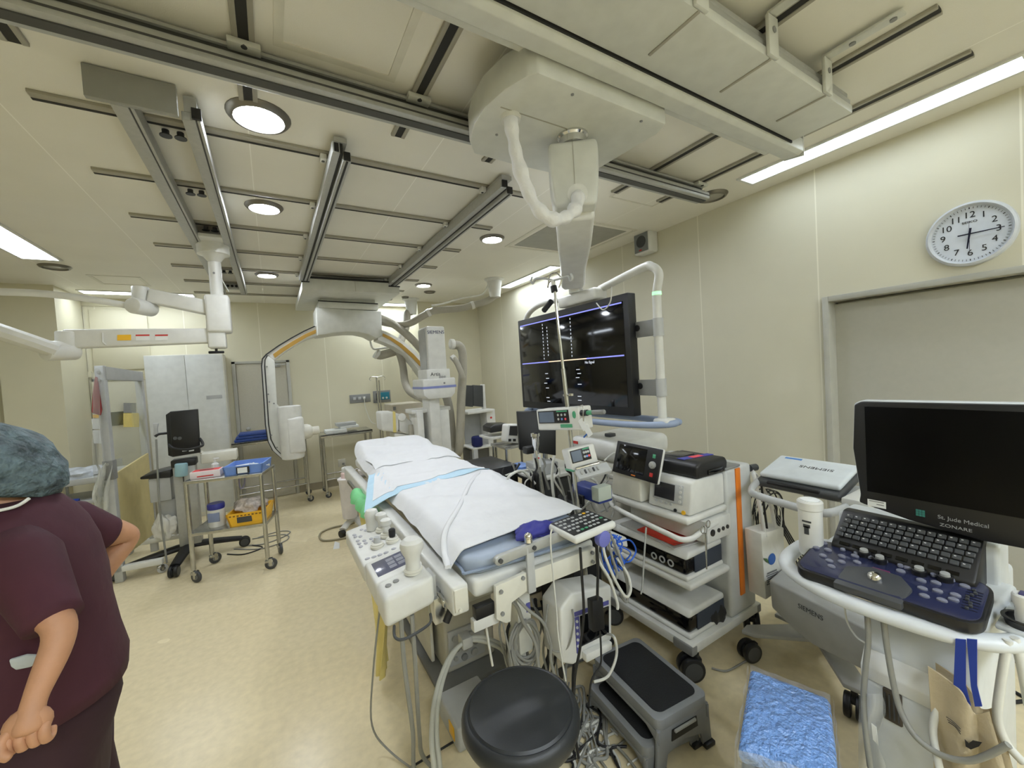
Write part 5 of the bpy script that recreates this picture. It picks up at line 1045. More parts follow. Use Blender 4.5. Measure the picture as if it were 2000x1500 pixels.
MB().prism([bz(1884, 1444, 1.512), bz(1892, 1452, 1.512), bz(1900, 1446, 1.512), bz(1918, 1450, 1.512), bz(1912, 1458, 1.512), bz(1896, 1464, 1.512), bz(1886, 1458, 1.512)], (0.001, 0, 0)).build('print_mark', ink, t, w=True)
# cables of the ultrasound
def wire(name, pts, r, mat, label, grp='loose cables', n=7):
    return single(MB().tube(pts, r, n=n), name, mat, label, 'cable', grp, sharp=60)
b2_ = lambda px, py, x: P(px, py, 'x', x)
wire('probe_cable', [b2_(1694, 1200, 1.54), b2_(1696, 1250, 1.54), b2_(1691, 1300, 1.53), b2_(1687, 1360, 1.52), b2_(1690, 1420, 1.5), b2_(1700, 1500, 1.48)], 0.008, cable_g, 'grey cable hanging straight down at the left of the ultrasound cabinet')
wire('probe_cable', [b2_(1726, 1212, 1.55), b2_(1732, 1260, 1.545), b2_(1744, 1330, 1.535), b2_(1760, 1390, 1.52), b2_(1790, 1440, 1.5), b2_(1840, 1475, 1.5), b2_(1900, 1485, 1.5), b2_(1970, 1455, 1.5)], 0.008, cable_g, 'grey cable sagging across the front of the beige canvas bag')
wire('probe_cable', [b2_(1968, 1250, 1.6), b2_(1955, 1330, 1.59), b2_(1948, 1400, 1.58), b2_(1965, 1450, 1.58), b2_(2000, 1490, 1.58)], 0.010, cable_w, 'white probe cable looping at the right of the canvas bag')
wire('probe_cable', [b2_(1981, 1245, 1.62), b2_(1995, 1300, 1.62), b2_(2010, 1380, 1.62)], 0.010, cable_w, 'white probe cable at the right edge under the console handle')
wire('probe_cable', [b2_(1649, 1180, 1.62), b2_(1655, 1215, 1.62), b2_(1672, 1243, 1.6), b2_(1690, 1256, 1.58)], 0.003, cable_w, 'thin white cord under the left end of the ultrasound handle')
wire('probe_cable', [b2_(1830, 1380, 1.55), b2_(1822, 1430, 1.53), b2_(1835, 1500, 1.5), b2_(1850, 1560, 1.48)], 0.009, cable_w, 'white cable running down beside the left edge of the canvas bag')
pl = thing('clear_bag', 'clear plastic bag with white tag hanging by the ultrasound cabinet', 'bag', (1.5, 0.47, 0.3))
clear = M('clear_plastic_film', (206, 208, 206), 0.12, alpha=0.22, var=0, bump=0.6, bscale=25)
MB().sheet(lambda u, v: b2_(1678 + 44 * u + 8 * math.sin(v * 9) * u, 1355 + 170 * v, 1.515 + 0.012 * math.sin(u * 8 + v * 5)), 12, 20, 0.002).build('film', clear, pl, w=True, sharp=80)
MB().prism([b2_(1702, 1412, 1.507), b2_(1712, 1420, 1.507), b2_(1716, 1456, 1.507), b2_(1705, 1444, 1.507)], (-0.001, 0, 0)).build('tag', paper, pl, w=True)
# blue wrapped pad on a dark stand
t = thing('wrapped_step_pad', 'shiny blue pad wrapped in clear film in the near right foreground', 'pad', (1.34, 0.65, 0))
pc4 = [P(1465, 1302, 'z', 0.5), P(1622, 1362, 'z', 0.5), P(1640, 1520, 'z', 0.5), P(1440, 1462, 'z', 0.5)]
MB().prism(pc4, (0, 0, -0.05), 0.018, 3).build('pad', M('sky_blue_pad', (104, 150, 216), 0.14, bump=1.0, bscale=48, coat=1.0, bdist=0.03, var=0.15, scale=14, spec=0.8), t, w=True)
lo = [p * 1 for p in pc4]; ce = sum(lo, V()) / 4
mb = MB()
mb.prism([V((ce.x + (p.x - ce.x) * 0.95, ce.y + (p.y - ce.y) * 0.95, 0.0)) for p in lo], (0, 0, 0.448), 0.02, 3).build('stand', M('dark_teal_grey', (62, 72, 76), 0.5), t, w=True)
gl = M('glossy_wrap_film', (230, 236, 245), 0.06, alpha=0.22, var=0, bump=1.0, bscale=34, bdist=0.03)
def wrap(u, v):
    a = pc4[0] * (1 - u) + pc4[1] * u; b_ = pc4[3] * (1 - u) + pc4[2] * u; p = a * (1 - v) + b_ * v
    return p + V((0, 0, 0.006 + 0.004 * math.sin(u * 31 + v * 17) * math.sin(v * 23) + 0.003 * math.sin(u * 53 - v * 41)))
mb = MB()
for i in range(4):
    a, b_ = pc4[i], pc4[(i + 1) % 4]; o = ((a + b_) / 2 - ce).normalized() * 0.006
    mb.sheet(lambda u, v: a * (1 - u) + b_ * u + V((0, 0, 0.004 - 0.4 * v)) + o * (1 + 0.5 * math.sin(u * 22 + v * 9)), 16, 10, 0)
mb.build('film_skirt', gl, t, w=True, sharp=180)
# ================================================================ INFUSION PUMPS ON THE DRIP STAND
t = thing('drip_stand', 'steel drip stand with hooks on top leaning in front of the big display', 'drip stand', (1.40, 1.68, 0))
PX = lambda px, py, x=1.36: P(px, py, 'x', x)
MB().tube([(1.42, 1.66, 0.06), PX(1125, 960), PX(1108, 790), PX(1100, 720)], 0.012, sm=False, n=12).build('lower_pole', steel, t, w=True)
MB().tube([PX(1103, 745), PX(1092, 650), PX(1083, 566)], 0.008, sm=False, n=12).build('upper_pole', chrome, t, w=True)
MB().cyl(PX(1083, 570), PX(1081, 559), 0.018, n=16).build('collar', black, t, w=True)
MB().cyl(PX(1081, 559), PX(1080, 547), 0.012, n=12).build('hook_hub', white, t, w=True)
for e in ((1037, 546, 1046, 543), (1118, 541, 1110, 538)):
    MB().tube([PX(1080, 548), PX((1080 + e[2]) / 2, 544), PX(e[2], e[3] + 2), PX(e[0] + (4 if e[0] < 1080 else -4), e[1] + 8), PX(e[0], e[1] + 2), PX(e[0] + (3 if e[0] < 1080 else -3), e[1] - 6)], 0.006).build('hook', lgrey, t, w=True)
MB().tube([PX(1080, 548), PX(1072, 552), PX(1070, 562), PX(1074, 538), PX(1086, 533), PX(1096, 545), PX(1092, 562)], 0.004).build('wire_hook', chrome, t, w=True)
MB().cyl(PX(1077, 588), PX(1062, 607), 0.016, n=14, b=0.004).build('lever', black, t, w=True)
MB().cyl(PX(1101, 772), PX(1116, 771), 0.006, n=10).lathe([(0.012, 0), (0.012, 0.012), (0, 0.014)], PX(1116, 773), n=14).build('side_clamp', chrome, t, w=True)
for a in (0.4, 1.65, 2.9, 4.2, 5.4):
    MB().cyl((1.42, 1.66, 0.07), (1.42 + 0.2 * math.cos(a), 1.66 + 0.2 * math.sin(a), 0.05), 0.012, n=8).build('foot', steel, t, w=True)
    MB().cyl((1.42 + 0.2 * math.cos(a) - 0.012, 1.66 + 0.2 * math.sin(a), 0.025), (1.42 + 0.2 * math.cos(a) + 0.012, 1.66 + 0.2 * math.sin(a), 0.025), 0.025, n=14).build('caster', black, t, w=True)
def pump(tl, tr, br, bl, dep, name, label, low):
    q = [P(*p, 'y', 1.62) if False else p for p in (tl, tr, br, bl)]
    c = (q[0] + q[1] + q[2] + q[3]) / 4; f = frame(c, (q[1] - q[0]) + (q[2] - q[3]), (q[0] - q[3]) + (q[1] - q[2]))
    w_, h_ = ((q[1] - q[0]).length + (q[2] - q[3]).length) / 2, ((q[0] - q[3]).length + (q[1] - q[2]).length) / 2
    g = thing(name, label, 'pump', c - V((0, 0, h_ / 2)), group='infusion pumps on the drip stand')
    MB().box((0, 0, -dep / 2), (w_, h_, dep), b=0.01, seg=3, mx=f).build('casing', white, g, w=True)
    MB().box((-w_ * 0.08, h_ * 0.12, 0.001), (w_ * 0.72, h_ * 0.58, 0.006), b=0.002, mx=f).build('control_face', black, g, w=True)
    MB().box((-w_ * 0.23, h_ * 0.12, 0.0045), (w_ * 0.36, h_ * 0.48, 0.002), mx=f).build('screen', M('lcd_blue_grey', (104, 116, 134), 0.25), g, w=True)
    MB().box((w_ * 0.14, h_ * 0.36, 0.0045), (w_ * 0.24, h_ * 0.06, 0.002), mx=f).build('green_strip', green, g, w=True)
    for i in range(3):
        for j in range(2): MB().cyl(f @ V((w_ * (0.05 + 0.08 * i), h_ * (0.2 - 0.19 * j), 0.003)), f @ V((w_ * (0.05 + 0.08 * i), h_ * (0.2 - 0.19 * j), 0.006)), h_ * 0.055, n=12).build('button', (lgrey if j == 0 or i == 0 else (blue if i == 1 else M('coral_sticker'))), g, w=True)
    return g, f, w_, h_
ax_ = 1.31
g, f, w_, h_ = pump(P(1046, 799, 'x', 1.29), P(1134, 797, 'x', 1.33), P(1130, 838, 'x', 1.33), P(1051, 842, 'x', 1.29), 0.1, 'infusion_pump', 'upper white pump with lit blue screen and green drip chamber on the drip stand', 0)
MB().box((w_ * 0.2, -h_ * 0.3, 0.001), (w_ * 0.26, h_ * 0.16, 0.006), b=0.003, mx=f).build('green_handle', green, g, w=True)
MB().lathe([(0.013, 0), (0.012, 0.006), (0, 0.007)], n=16, mx=f @ MX.Translation((w_ * 0.40, h_ * 0.18, 0.0)) @ MX.Diagonal((0.8, 1.5, 1, 1))).build('green_button', green, g, w=True)
MB().cyl(f @ V((w_ * 0.5, h_ * 0.22, -0.02)), f @ V((w_ * 0.62, h_ * 0.22, -0.02)), 0.016, n=14).build('drop_sensor', black, g, w=True)
MB().cyl(f @ V((w_ * 0.62, h_ * 0.22, -0.02)), f @ V((w_ * 0.72, h_ * 0.22, -0.02)), 0.012, n=14).build('green_cap', green, g, w=True)
MB().cyl(f @ V((w_ * 0.72, h_ * 0.22, -0.02)), f @ V((w_ * 0.95, h_ * 0.22, -0.02)), 0.012, n=14, b=0.004).build('drip_chamber', grey, g, w=True)
for (x, y), m_ in (((0.56, -0.25), paper), ((0.66, -0.5), paper)):
    MB().box((w_ * x, h_ * y, 0.004 + 0.004 * (x > 0.6)), (0.035, 0.06, 0.001), rz=0.5, mx=f).build('tag', m_, g, w=True)
MB().box((w_ * 0.6, h_ * -0.72, 0.010), (0.03, 0.008, 0.001), rz=0.6, mx=f).build('blue_tab', M('print_blue'), g, w=True)
MB().tube([f @ V((w_ * 0.45, h_ * 0.5, -0.03)), f @ V((w_ * 0.6, h_ * 0.55, 0.0)), f @ V((w_ * 0.62, h_ * 0.2, 0.012)), f @ V((w_ * 0.6, h_ * -0.1, 0.01))], 0.003).build('wire', chrome, g, w=True)
g, f, w_, h_ = pump(P(1111, 877, 'x', 1.27), P(1158, 867, 'x', 1.40), P(1172, 905, 'x', 1.41), P(1116, 922, 'x', 1.27), 0.12, 'infusion_pump', 'lower white syringe pump with open silver tray on the drip stand', 1)
MB().box((0.02, -h_ * 0.70, 0.035), (w_ * 1.2, h_ * 0.55, 0.022), rx=-0.8, b=0.005, mx=f).build('syringe_tray', lgrey, g, w=True)
for k in range(5): MB().box((-w_ * 0.3 + w_ * 0.15 * k, -h_ * 0.6, 0.044), (w_ * 0.06, h_ * 0.2, 0.01), rx=-0.7, b=0.002, mx=f).build('tray_clip', dgrey if k % 2 else alu, g, w=True)
MB().cyl(f @ V((-w_ * 0.4, -h_ * 0.42, 0.015)), f @ V((w_ * 0.45, -h_ * 0.42, 0.015)), 0.010, n=12).build('syringe_clamp', chrome, g, w=True)
MB().box((-w_ * 0.35, -h_ * 0.48, -0.07), (w_ * 0.32, h_ * 0.12, 0.13), b=0.004, mx=f).build('green_base', green, g, w=True)
t = thing('cuff_recorder', 'blue and white recorder box clamped low on the drip stand', 'recorder', (1.44, 1.7, 0.86))
MB().bx((1.42, 1.56, 0.93), (1.52, 1.78, 1.0), 0.01).build('casing', M('recorder_blue', (44, 60, 128), 0.45), t, w=True)
MB().bx((1.405, 1.545, 0.95), (1.50, 1.60, 1.025), 0.006).build('label_block', M('label_grey_green', (176, 184, 172), 0.6), t, w=True)
MB().bx((1.39, 1.66, 0.91), (1.41, 1.79, 0.96), 0.004).build('panel', black, t, w=True)
# ================================================================ BEHIND THE TABLE, RIGHT SIDE
t = thing('white_console', 'bulky cream console with rounded lid and side louvres behind the tower cart', 'console', (2.2, 2.16, 0))
MB().bx((1.98, 1.97, 0.08), (2.5, 2.42, 0.98), 0.03, 3).build('body', offw, t, w=True)
MB().bx((1.95, 1.955, 0.98), (2.52, 2.45, 1.125), 0.05, 4).build('lid', white, t, w=True)
for k in range(5): MB().bx((1.97, 2.0, 0.72 + 0.05 * k), (1.985, 2.12, 0.745 + 0.05 * k), 0.004).build('louvre', white, t, w=True)
MB().bx((1.945, 2.34, 1.075), (1.951, 2.39, 1.095)).build('red_label', red, t, w=True)
for k in range(5): MB().bx((1.945, 2.17 + 0.032 * k, 1.05), (1.951, 2.19 + 0.032 * k, 1.068)).build('key', grey, t, w=True)
MB().bx((2.1, 2.15, 1.125), (2.16, 2.21, 1.15), 0.006).build('latch', dgrey, t, w=True)
t = thing('rear_monitor', 'plain black back of a monitor on a post behind the upper pump', 'monitor', (1.95, 2.85, 0))
MB().prism([P(1010, 804, 'y', 2.85), P(1050, 803, 'y', 2.8), P(1086, 812, 'y', 2.7), P(1086, 890, 'y', 2.7), P(1050, 884, 'y', 2.8), P(1015, 879, 'y', 2.85)], (0.02, 0.05, 0), 0.006).build('back', black, t, w=True)
MB().cyl((1.98, 2.82, 0.02), (1.98, 2.82, 1.1), 0.022, n=14).build('post', steel, t, w=True)
MB().bx((1.72, 2.55, 0.78), (2.25, 3.1, 0.81), 0.01).build('shelf', white, t, w=True)
MB().bx((1.80, 2.6, 0.0), (2.2, 3.0, 0.058), 0.01).build('base', white, t, w=True)
single(MB().bx((1.80, 2.62, 0.06), (2.15, 3.0, 0.42), 0.012), 'dark_fill_case', black, 'black case added as dark fill on the bottom of the stand under the black monitor back', 'computer')  # this case and the next are added to darken the space under the shelf
single(MB().bx((1.82, 2.66, 0.42), (2.12, 2.98, 0.74), 0.012), 'dark_fill_case', dgrey, 'dark grey case added as dark fill on the black one under the monitor back', 'computer')
single(MB().bx((1.76, 2.60, 0.812), (1.95, 2.80, 0.90), 0.008), 'device_box', lgrey, 'grey device box on the shelf under the black monitor back', 'box')
single(MB().bx((1.74, 2.84, 0.812), (1.86, 3.02, 0.845), 0.006), 'blue_tray', blue, 'flat blue tray on the shelf under the black monitor back', 'tray')
t = thing('flow_meter', 'chrome flow meter with white tag standing beside the sheet edge', 'meter', (1.50, 2.10, 0))
fx = lambda px, py: P(px, py, 'x', 1.5)
MB().cyl((1.5, 2.09, 0.02), fx(1047, 880), 0.018, n=14).build('pole', steel, t, w=True)
MB().lathe([(0.012, -0.09), (0.016, -0.05), (0.024, -0.02), (0.024, 0.03), (0.03, 0.035), (0.03, 0.055), (0.012, 0.06)], fx(1046, 862), n=20).build('body', chrome, t, w=True)
MB().prism([fx(1040, 887), fx(1056, 887), fx(1057, 912), fx(1043, 914)], (-0.002, 0, 0)).build('tag', paper, t, w=True)
MB().prism([fx(1044, 893), fx(1054, 893), fx(1054, 896), fx(1044, 896)], (-0.004, 0, 0)).build('red_label', red, t, w=True)
MB().box(fx(1036, 878), (0.1, 0.06, 0.05), b=0.01).build('clamp', black, t, w=True)
MB().box(fx(1050, 940), (0.08, 0.08, 0.13), b=0.012).build('valve_block', black, t, w=True)
t = thing('vital_monitor', 'rounded white monitor with grey screen left of the black monitor back', 'monitor', (2.0, 3.3, 0))
MB().prism([P(992, 829, 'y', 3.3), P(1022, 829, 'y', 3.3), P(1020, 868, 'y', 3.3), P(989, 864, 'y', 3.3)], (0, 0.12, 0), 0.02, 3).build('casing', white, t, w=True)
MB().prism([P(996, 832, 'y', 3.3), P(1012, 832, 'y', 3.3), P(1010, 851, 'y', 3.3), P(994, 850, 'y', 3.3)], (0, -0.004, 0)).build('screen', M('grey_screen_glass'), t, w=True)
for k in range(2): MB().prism([P(993 + 9 * k, 857, 'y', 3.3), P(998 + 9 * k, 857, 'y', 3.3), P(998 + 9 * k, 862, 'y', 3.3), P(993 + 9 * k, 862, 'y', 3.3)], (0, -0.006, 0)).build('socket', black, t, w=True)
MB().bx((1.83, 3.25, 0.92), (2.2, 3.55, 0.945), 0.005).build('shelf', steel, t, w=True)
for x, y in ((1.85, 3.27), (2.18, 3.27), (1.85, 3.53), (2.18, 3.53)): MB().cyl((x, y, 0.0), (x, y, 0.93), 0.013, n=10).build('leg', steel, t, w=True)
t = thing('label_printer', 'black desktop printer on a steel post stand right of the x-ray tower', 'printer', (2.05, 3.75, 0))
MB().prism([P(958, 835, 'y', 3.7), P(966, 829, 'y', 3.75), P(995, 828, 'y', 3.75), P(995, 840, 'y', 3.7), P(958, 846, 'y', 3.7)], (0.02, 0.22, 0), 0.008).build('casing', black, t, w=True)
MB().bx((1.92, 3.68, 0.95), (2.16, 3.98, 0.975), 0.004).build('shelf', white, t, w=True)
MB().cyl((2.02, 3.8, 0.02), (2.02, 3.8, 0.96), 0.02, n=12).bx((1.9, 3.7, 0.0), (2.15, 3.95, 0.03), 0.006).build('post', steel, t, w=True)
t = thing('workstation_cart', 'white workstation cart with twin dark monitors near the back right corner', 'cart', (2.3, 4.9, 0))
for a, b_ in ((905, 924), (924.5, 944)):
    MB().prism([P(a, 752, 'y', 4.8), P(b_, 753, 'y', 4.8), P(b_, 795, 'y', 4.8), P(a, 793, 'y', 4.8)], (0, 0.05, 0), 0.004).build('monitor', M('monitor_dark_grey', (64, 66, 68), 0.4), t, w=True)
MB().bx((2.41, 4.8, 1.17), (2.45, 4.86, 1.5), 0.005).build('monitor_bracket', white, t, w=True)
MB().bx((2.13, 4.7, 1.13), (2.5, 5.05, 1.165), 0.008).build('top_shelf', white, t, w=True)
MB().bx((2.42, 4.74, 0.0), (2.55, 4.95, 1.16), 0.01).build('column', white, t, w=True)
MB().cyl((2.48, 4.732, 1.05), (2.48, 4.741, 1.05), 0.014, n=12).build('red_button', red, t, w=True)
MB().bx((2.13, 4.62, 0.68), (2.45, 5.0, 0.70), 0.005).build('lower_shelf', white, t, w=True)
MB().bx((2.15, 4.75, 0.05), (2.42, 5.0, 0.66), 0.01).build('computer', M('vent_grey', (104, 104, 100), 0.6), t, w=True)
MB().bx((2.14, 4.62, 0.02), (2.2, 4.68, 0.68), 0.004).bx((2.2, 5.0, 0.05), (2.5, 5.02, 1.1)).build('frame', lgrey, t, w=True)
single(MB().bx((2.17, 4.63, 0.702), (2.29, 4.76, 0.84), 0.03, 3), 'navy_pouch', navy, 'small navy pouch on the lower shelf of the workstation cart', 'pouch')
# second x-ray unit and cabinet beyond the table head
t = thing('floor_c_arm', 'white floor C-arm head with a yellow band beyond the table head', 'x-ray arm', (1.35, 5.0, 0))
f5 = lambda px, py, y=4.95: P(px, py, 'y', y)
MB().prism([f5(743, 805), f5(770, 804), f5(779, 812), f5(780, 842), f5(772, 845), f5(746, 842)], (0, 0.28, 0), 0.03, 4).build('detector_head', white, t, w=True)
MB().prism([f5(767, 803), f5(772, 804), f5(774, 845), f5(768, 844.5)], (0, -0.004, 0)).build('yellow_band', M('pale_yellow_tape', (224, 208, 130), 0.5), t, w=True)
MB().prism([f5(779, 808), f5(790, 812), f5(805, 826), f5(825, 832), f5(834, 838), f5(834, 862), f5(800, 850), f5(781, 843)], (0, 0.2, 0), 0.015, 3).build('arm', white, t, w=True)
MB().prism([f5(770, 846), f5(800, 850), f5(834, 860), f5(834, 880), f5(772, 866)], (0, 0.25, 0), 0.015, 3).build('lower_arm', offw, t, w=True)
MB().cyl(f5(785, 815, 4.93), f5(785, 815, 5.1), 0.05, n=20, b=0.01).build('pivot', white, t, w=True)
MB().tube([f5(803, 830, 4.9), f5(804, 845, 4.88), f5(808, 858, 4.88), f5(812, 870, 4.9)], 0.035, n=12).build('hose', hosem, t, w=True)
MB().bx((1.25, 4.95, 0.0), (1.7, 5.3, 0.86), 0.02).build('pedestal', white, t, w=True)
t = thing('beige_cabinet', 'beige metal cabinet by the back wall left of the x-ray tower', 'cabinet', (1.68, 6.1, 0))
MB().bx((1.47, 5.9, 0.0), (1.92, 6.36, 1.27), 0.015).build('body', M('cabinet_beige', (192, 184, 166), 0.5), t, w=True)
MB().bx((1.49, 5.893, 1.19), (1.53, 5.9, 1.24)).build('label', grey, t, w=True)
MB().cyl((1.75, 5.89, 1.1), (1.75, 5.9, 1.1), 0.012, n=10).build('knob', dgrey, t, w=True)
t = thing('drip_stand', 'slim steel drip stand by the gas outlet panel at the back wall', 'drip stand', (1.4, 6.4, 0))
MB().cyl((1.395, 6.4, 0.05), (1.395, 6.4, 1.69), 0.011, n=10).cyl((1.43, 6.4, 0.3), (1.43, 6.4, 1.64), 0.009, n=10).build('pole', steel, t, w=True)
for s_ in (-1, 1): MB().tube([(1.41, 6.4, 1.69), (1.41 + 0.09 * s_, 6.4, 1.70), (1.41 + 0.12 * s_, 6.4, 1.66), (1.41 + 0.10 * s_, 6.4, 1.64)], 0.005).build('hook', steel, t, w=True)
MB().box((1.4, 6.4, 0.04), (0.4, 0.05, 0.03), b=0.01).box((1.4, 6.4, 0.04), (0.05, 0.4, 0.03), b=0.01).build('base', steel, t, w=True)

# ================================================================ BACK TABLES
def steel_table(x0, x1, y0, y1, z, label, lip=True):
    t = thing('instrument_table', label, 'table', ((x0 + x1) / 2, (y0 + y1) / 2, 0), group='steel instrument tables at the back wall')
    MB().bx((x0, y0, z - 0.02), (x1, y1, z), 0.004).bx((x0, y0, z - 0.045), (x1, y0 + 0.02, z), 0.004).build('top', steel, t, w=True)
    for x in (x0 + 0.03, x1 - 0.03):
        for y in (y0 + 0.03, y1 - 0.03):
            MB().cyl((x, y, 0.09), (x, y, z - 0.02), 0.017, n=12).build('leg', steel, t, w=True)
            caster(t, x, y, 0.042, 0.3, twin=False, tyre=dgrey, disc=grey, stem=0.0)
    MB().tube([(x0 + 0.03, y0 + 0.03, 0.26), (x1 - 0.03, y0 + 0.03, 0.26)], 0.011, sm=False).build('rail', steel, t, w=True)
    MB().tube([(x0 + 0.03, y1 - 0.03, 0.26), (x1 - 0.03, y1 - 0.03, 0.26)], 0.011, sm=False).build('rail', steel, t, w=True)
    return t
steel_table(-0.50, 0.37, 6.25, 6.72, 0.945, 'steel instrument table holding blue trays in front of the back door')
steel_table(0.54, 1.25, 6.25, 6.72, 0.91, 'steel instrument table holding white boxes under the wall sockets')
dk = M('navy_blue_tray', (34, 62, 128), 0.45)
for i, (x0, x1, z) in enumerate(((-0.47, 0.02, 0.947), (-0.45, 0.04, 0.982), (-0.42, 0.06, 1.017))):
    single(MB().bx((x0, 6.3, z), (x1, 6.62, z + 0.033), 0.008), 'stacked_tray', dk, ('bottom', 'middle', 'top')[i] + ' tray of the dark blue stack on the left instrument table', 'tray', 'dark blue stacked trays')
single(MB().bx((0.62, 6.3, 0.912), (0.9, 6.6, 0.955), 0.004), 'flat_box', paper, 'long flat white box at the left end of the right instrument table', 'box')
single(MB().bx((0.82, 6.35, 0.957), (1.08, 6.6, 0.99), 0.004), 'paper_stack', paper, 'thicker white box lying on the flat box of the right instrument table', 'box')
single(MB().bx((0.78, 6.4, 0.992), (1.05, 6.62, 1.035), 0.004), 'lidded_box', lgrey, 'pale grey box topmost of the pile on the right instrument table', 'box')

# ================================================================ LEFT SIDE: CABINET, SCREEN, STAND
t = thing('storage_cabinet', 'tall white two door cabinet against the back wall', 'cabinet', (-0.95, 6.75, 0))
MB().bx((-1.34, 6.61, 0.0), (-0.535, 6.92, 2.13), 0.004).build('body', offw, t, w=True)
wl = M('cabinet_white_laminate', (206, 208, 204), 0.45)
MB().bx((-1.335, 6.595, 0.06), (-0.942, 6.612, 2.12), 0.002).build('door', wl, t, w=True)
d2 = MB().bx((-0.938, 6.595, 0.06), (-0.545, 6.612, 2.12), 0.002).build('door', wl, t, w=True)
MB().bx((-0.75, 6.592, 1.53), (-0.58, 6.596, 1.58)).build('label', lgrey, d2, w=True)
t = thing('lead_screen', 'mobile lead glass screen with grey metal frame and yellowish lower panel', 'screen', (-1.22, 5.15, 0))
A, B = V((-1.265, 4.86, 0)), V((-1.165, 5.55, 0)); d_ = (B - A).normalized(); n_ = V((d_.y, -d_.x, 0))
fm = M('screen_frame_grey', (176, 178, 178), 0.45)
def post(p, w_, z1, nme='post'):
    return MB().prism([p - n_ * 0.04 - d_ * w_, p + n_ * 0.02 - d_ * w_, p + n_ * 0.02 + d_ * w_, p - n_ * 0.04 + d_ * w_], (0, 0, z1), 0.005).build(nme, fm, t, w=True)
p1_ = post(A, 0.03, 1.925); post(B, 0.022, 1.89)
for z in (1.87, 1.80, 1.06): MB().cyl(A - d_ * 0.031 + V((-0.01, 0, z)), A - d_ * 0.037 + V((-0.01, 0, z)), 0.012, n=10).build('bolt', alu, p1_, w=True)
MB().prism([A - d_ * 0.035 - n_ * 0.046 + V((0, 0, 0.92)), A - d_ * 0.035 + n_ * 0.026 + V((0, 0, 0.92)), A + d_ * 0.035 + n_ * 0.026 + V((0, 0, 0.92)), A + d_ * 0.035 - n_ * 0.046 + V((0, 0, 0.92))], (0, 0, 0.17), 0.004).build('joint_sleeve', grey, t, w=True)
MB().prism([A + V((0, 0, 1.80)) - n_ * 0.02, A + V((0, 0, 1.92)) - n_ * 0.02, B + V((0, 0, 1.885)) - n_ * 0.02, B + V((0, 0, 1.79)) - n_ * 0.02], n_ * 0.045, 0.004).build('top_beam', fm, t, w=True)
MB().prism([A + V((0, 0, 0.94)), A + V((0, 0, 1.81)), B + V((0, 0, 1.80)), B + V((0, 0, 1.02))], n_ * 0.008).build('glass', M('lead_glass', (222, 226, 200), 0.05, alpha=0.16, var=0), t, w=True)
MB().prism([A + V((0, 0, 0.2)), A + V((0, 0, 0.96)), B + V((0, 0, 1.04)), B + V((0, 0, 0.2))], n_ * 0.018).build('lower_panel', M('yellowish_panel', (206, 192, 140), 0.5), t, w=True)
for p in (A, B): MB().prism([p - n_ * 0.28 - d_ * 0.03, p + n_ * 0.3 - d_ * 0.03, p + n_ * 0.3 + d_ * 0.03, p - n_ * 0.28 + d_ * 0.03], (0, 0, 0.05), 0.006).build('foot', white, t, w=True).location.z = 0.09
for p in (A, B):
    for s_ in (-0.24, 0.27):
        q = p + n_ * s_; caster(t, q.x, q.y, 0.04, 0.4, twin=False, tyre=lgrey, stem=-0.02)
gl_ = lambda px, py: P(px, py, 'x', -1.2)
for (x0, y0, x1, y1), m_, l in (((241, 787, 265, 806), grey, 'grey'), ((241, 807, 271, 834), M('note_yellow', (226, 206, 120), 0.8), 'yellow')):
    single(MB().prism([gl_(x0, y0), gl_(x1, y0), gl_(x1, y1), gl_(x0, y1)], (0.003, 0, 0)), 'notice_sheet', m_, l + ' notice sheet stuck on the lead glass screen', 'notice', 'notices on the left')
bp_ = lambda px, py: P(px, py, 'y', 6.9)
for (x0, y0, x1, y1), m_, l in (((163, 818, 199, 838), paper, 'upper white notice on the alcove door below the black window'), ((165, 840, 199, 866), paper, 'lower white notice on the alcove door'), ((181, 810, 196, 816), yellow, 'small yellow warning sticker on the alcove door')):
    single(MB().prism([bp_(x0, y0), bp_(x1, y0), bp_(x1, y1), bp_(x0, y1)], (0, -0.003, 0)), 'notice_sheet', m_, l, 'notice', 'notices on the left')
t = thing('hanging_bag', 'clear plastic bag with dark red contents hanging left of the lead screen', 'bag', (-1.35, 4.86, 1.0))
hb = lambda px, py, y=4.82: P(px, py, 'y', y)
MB().prism([hb(185, 735), hb(190, 737), hb(199, 800), hb(196, 812), hb(178, 806), hb(180, 770)], (0, 0.05, 0), 0.008).build('red_contents', M('dark_red_cloth', (158, 62, 66), 0.6), t, w=True)
MB().sheet(lambda u, v: hb(180 + 18 * u + 8 * v, 725 + 250 * v + 6 * math.sin(u * 7)) + V((0, 0.03 * math.sin(u * 9 + v * 7) - 0.03, 0)), 10, 26, 0.002).build('film', clear, t, w=True, sharp=80)
single(MB().sheet(lambda u, v: hb(186 + 32 * u, 905 + 105 * v + 10 * math.sin(u * 5), 4.84) + V((0.01 * math.sin(v * 9), 0.04 * math.sin(u * 9 + v * 7), 0)), 12, 14, 0.003), 'plastic_sheet', M('milky_film', (222, 224, 218), 0.25, alpha=0.6, bump=0.8, bscale=30), 'crumpled milky plastic sheet hanging low beside the screen post', 'sheet', sharp=80)
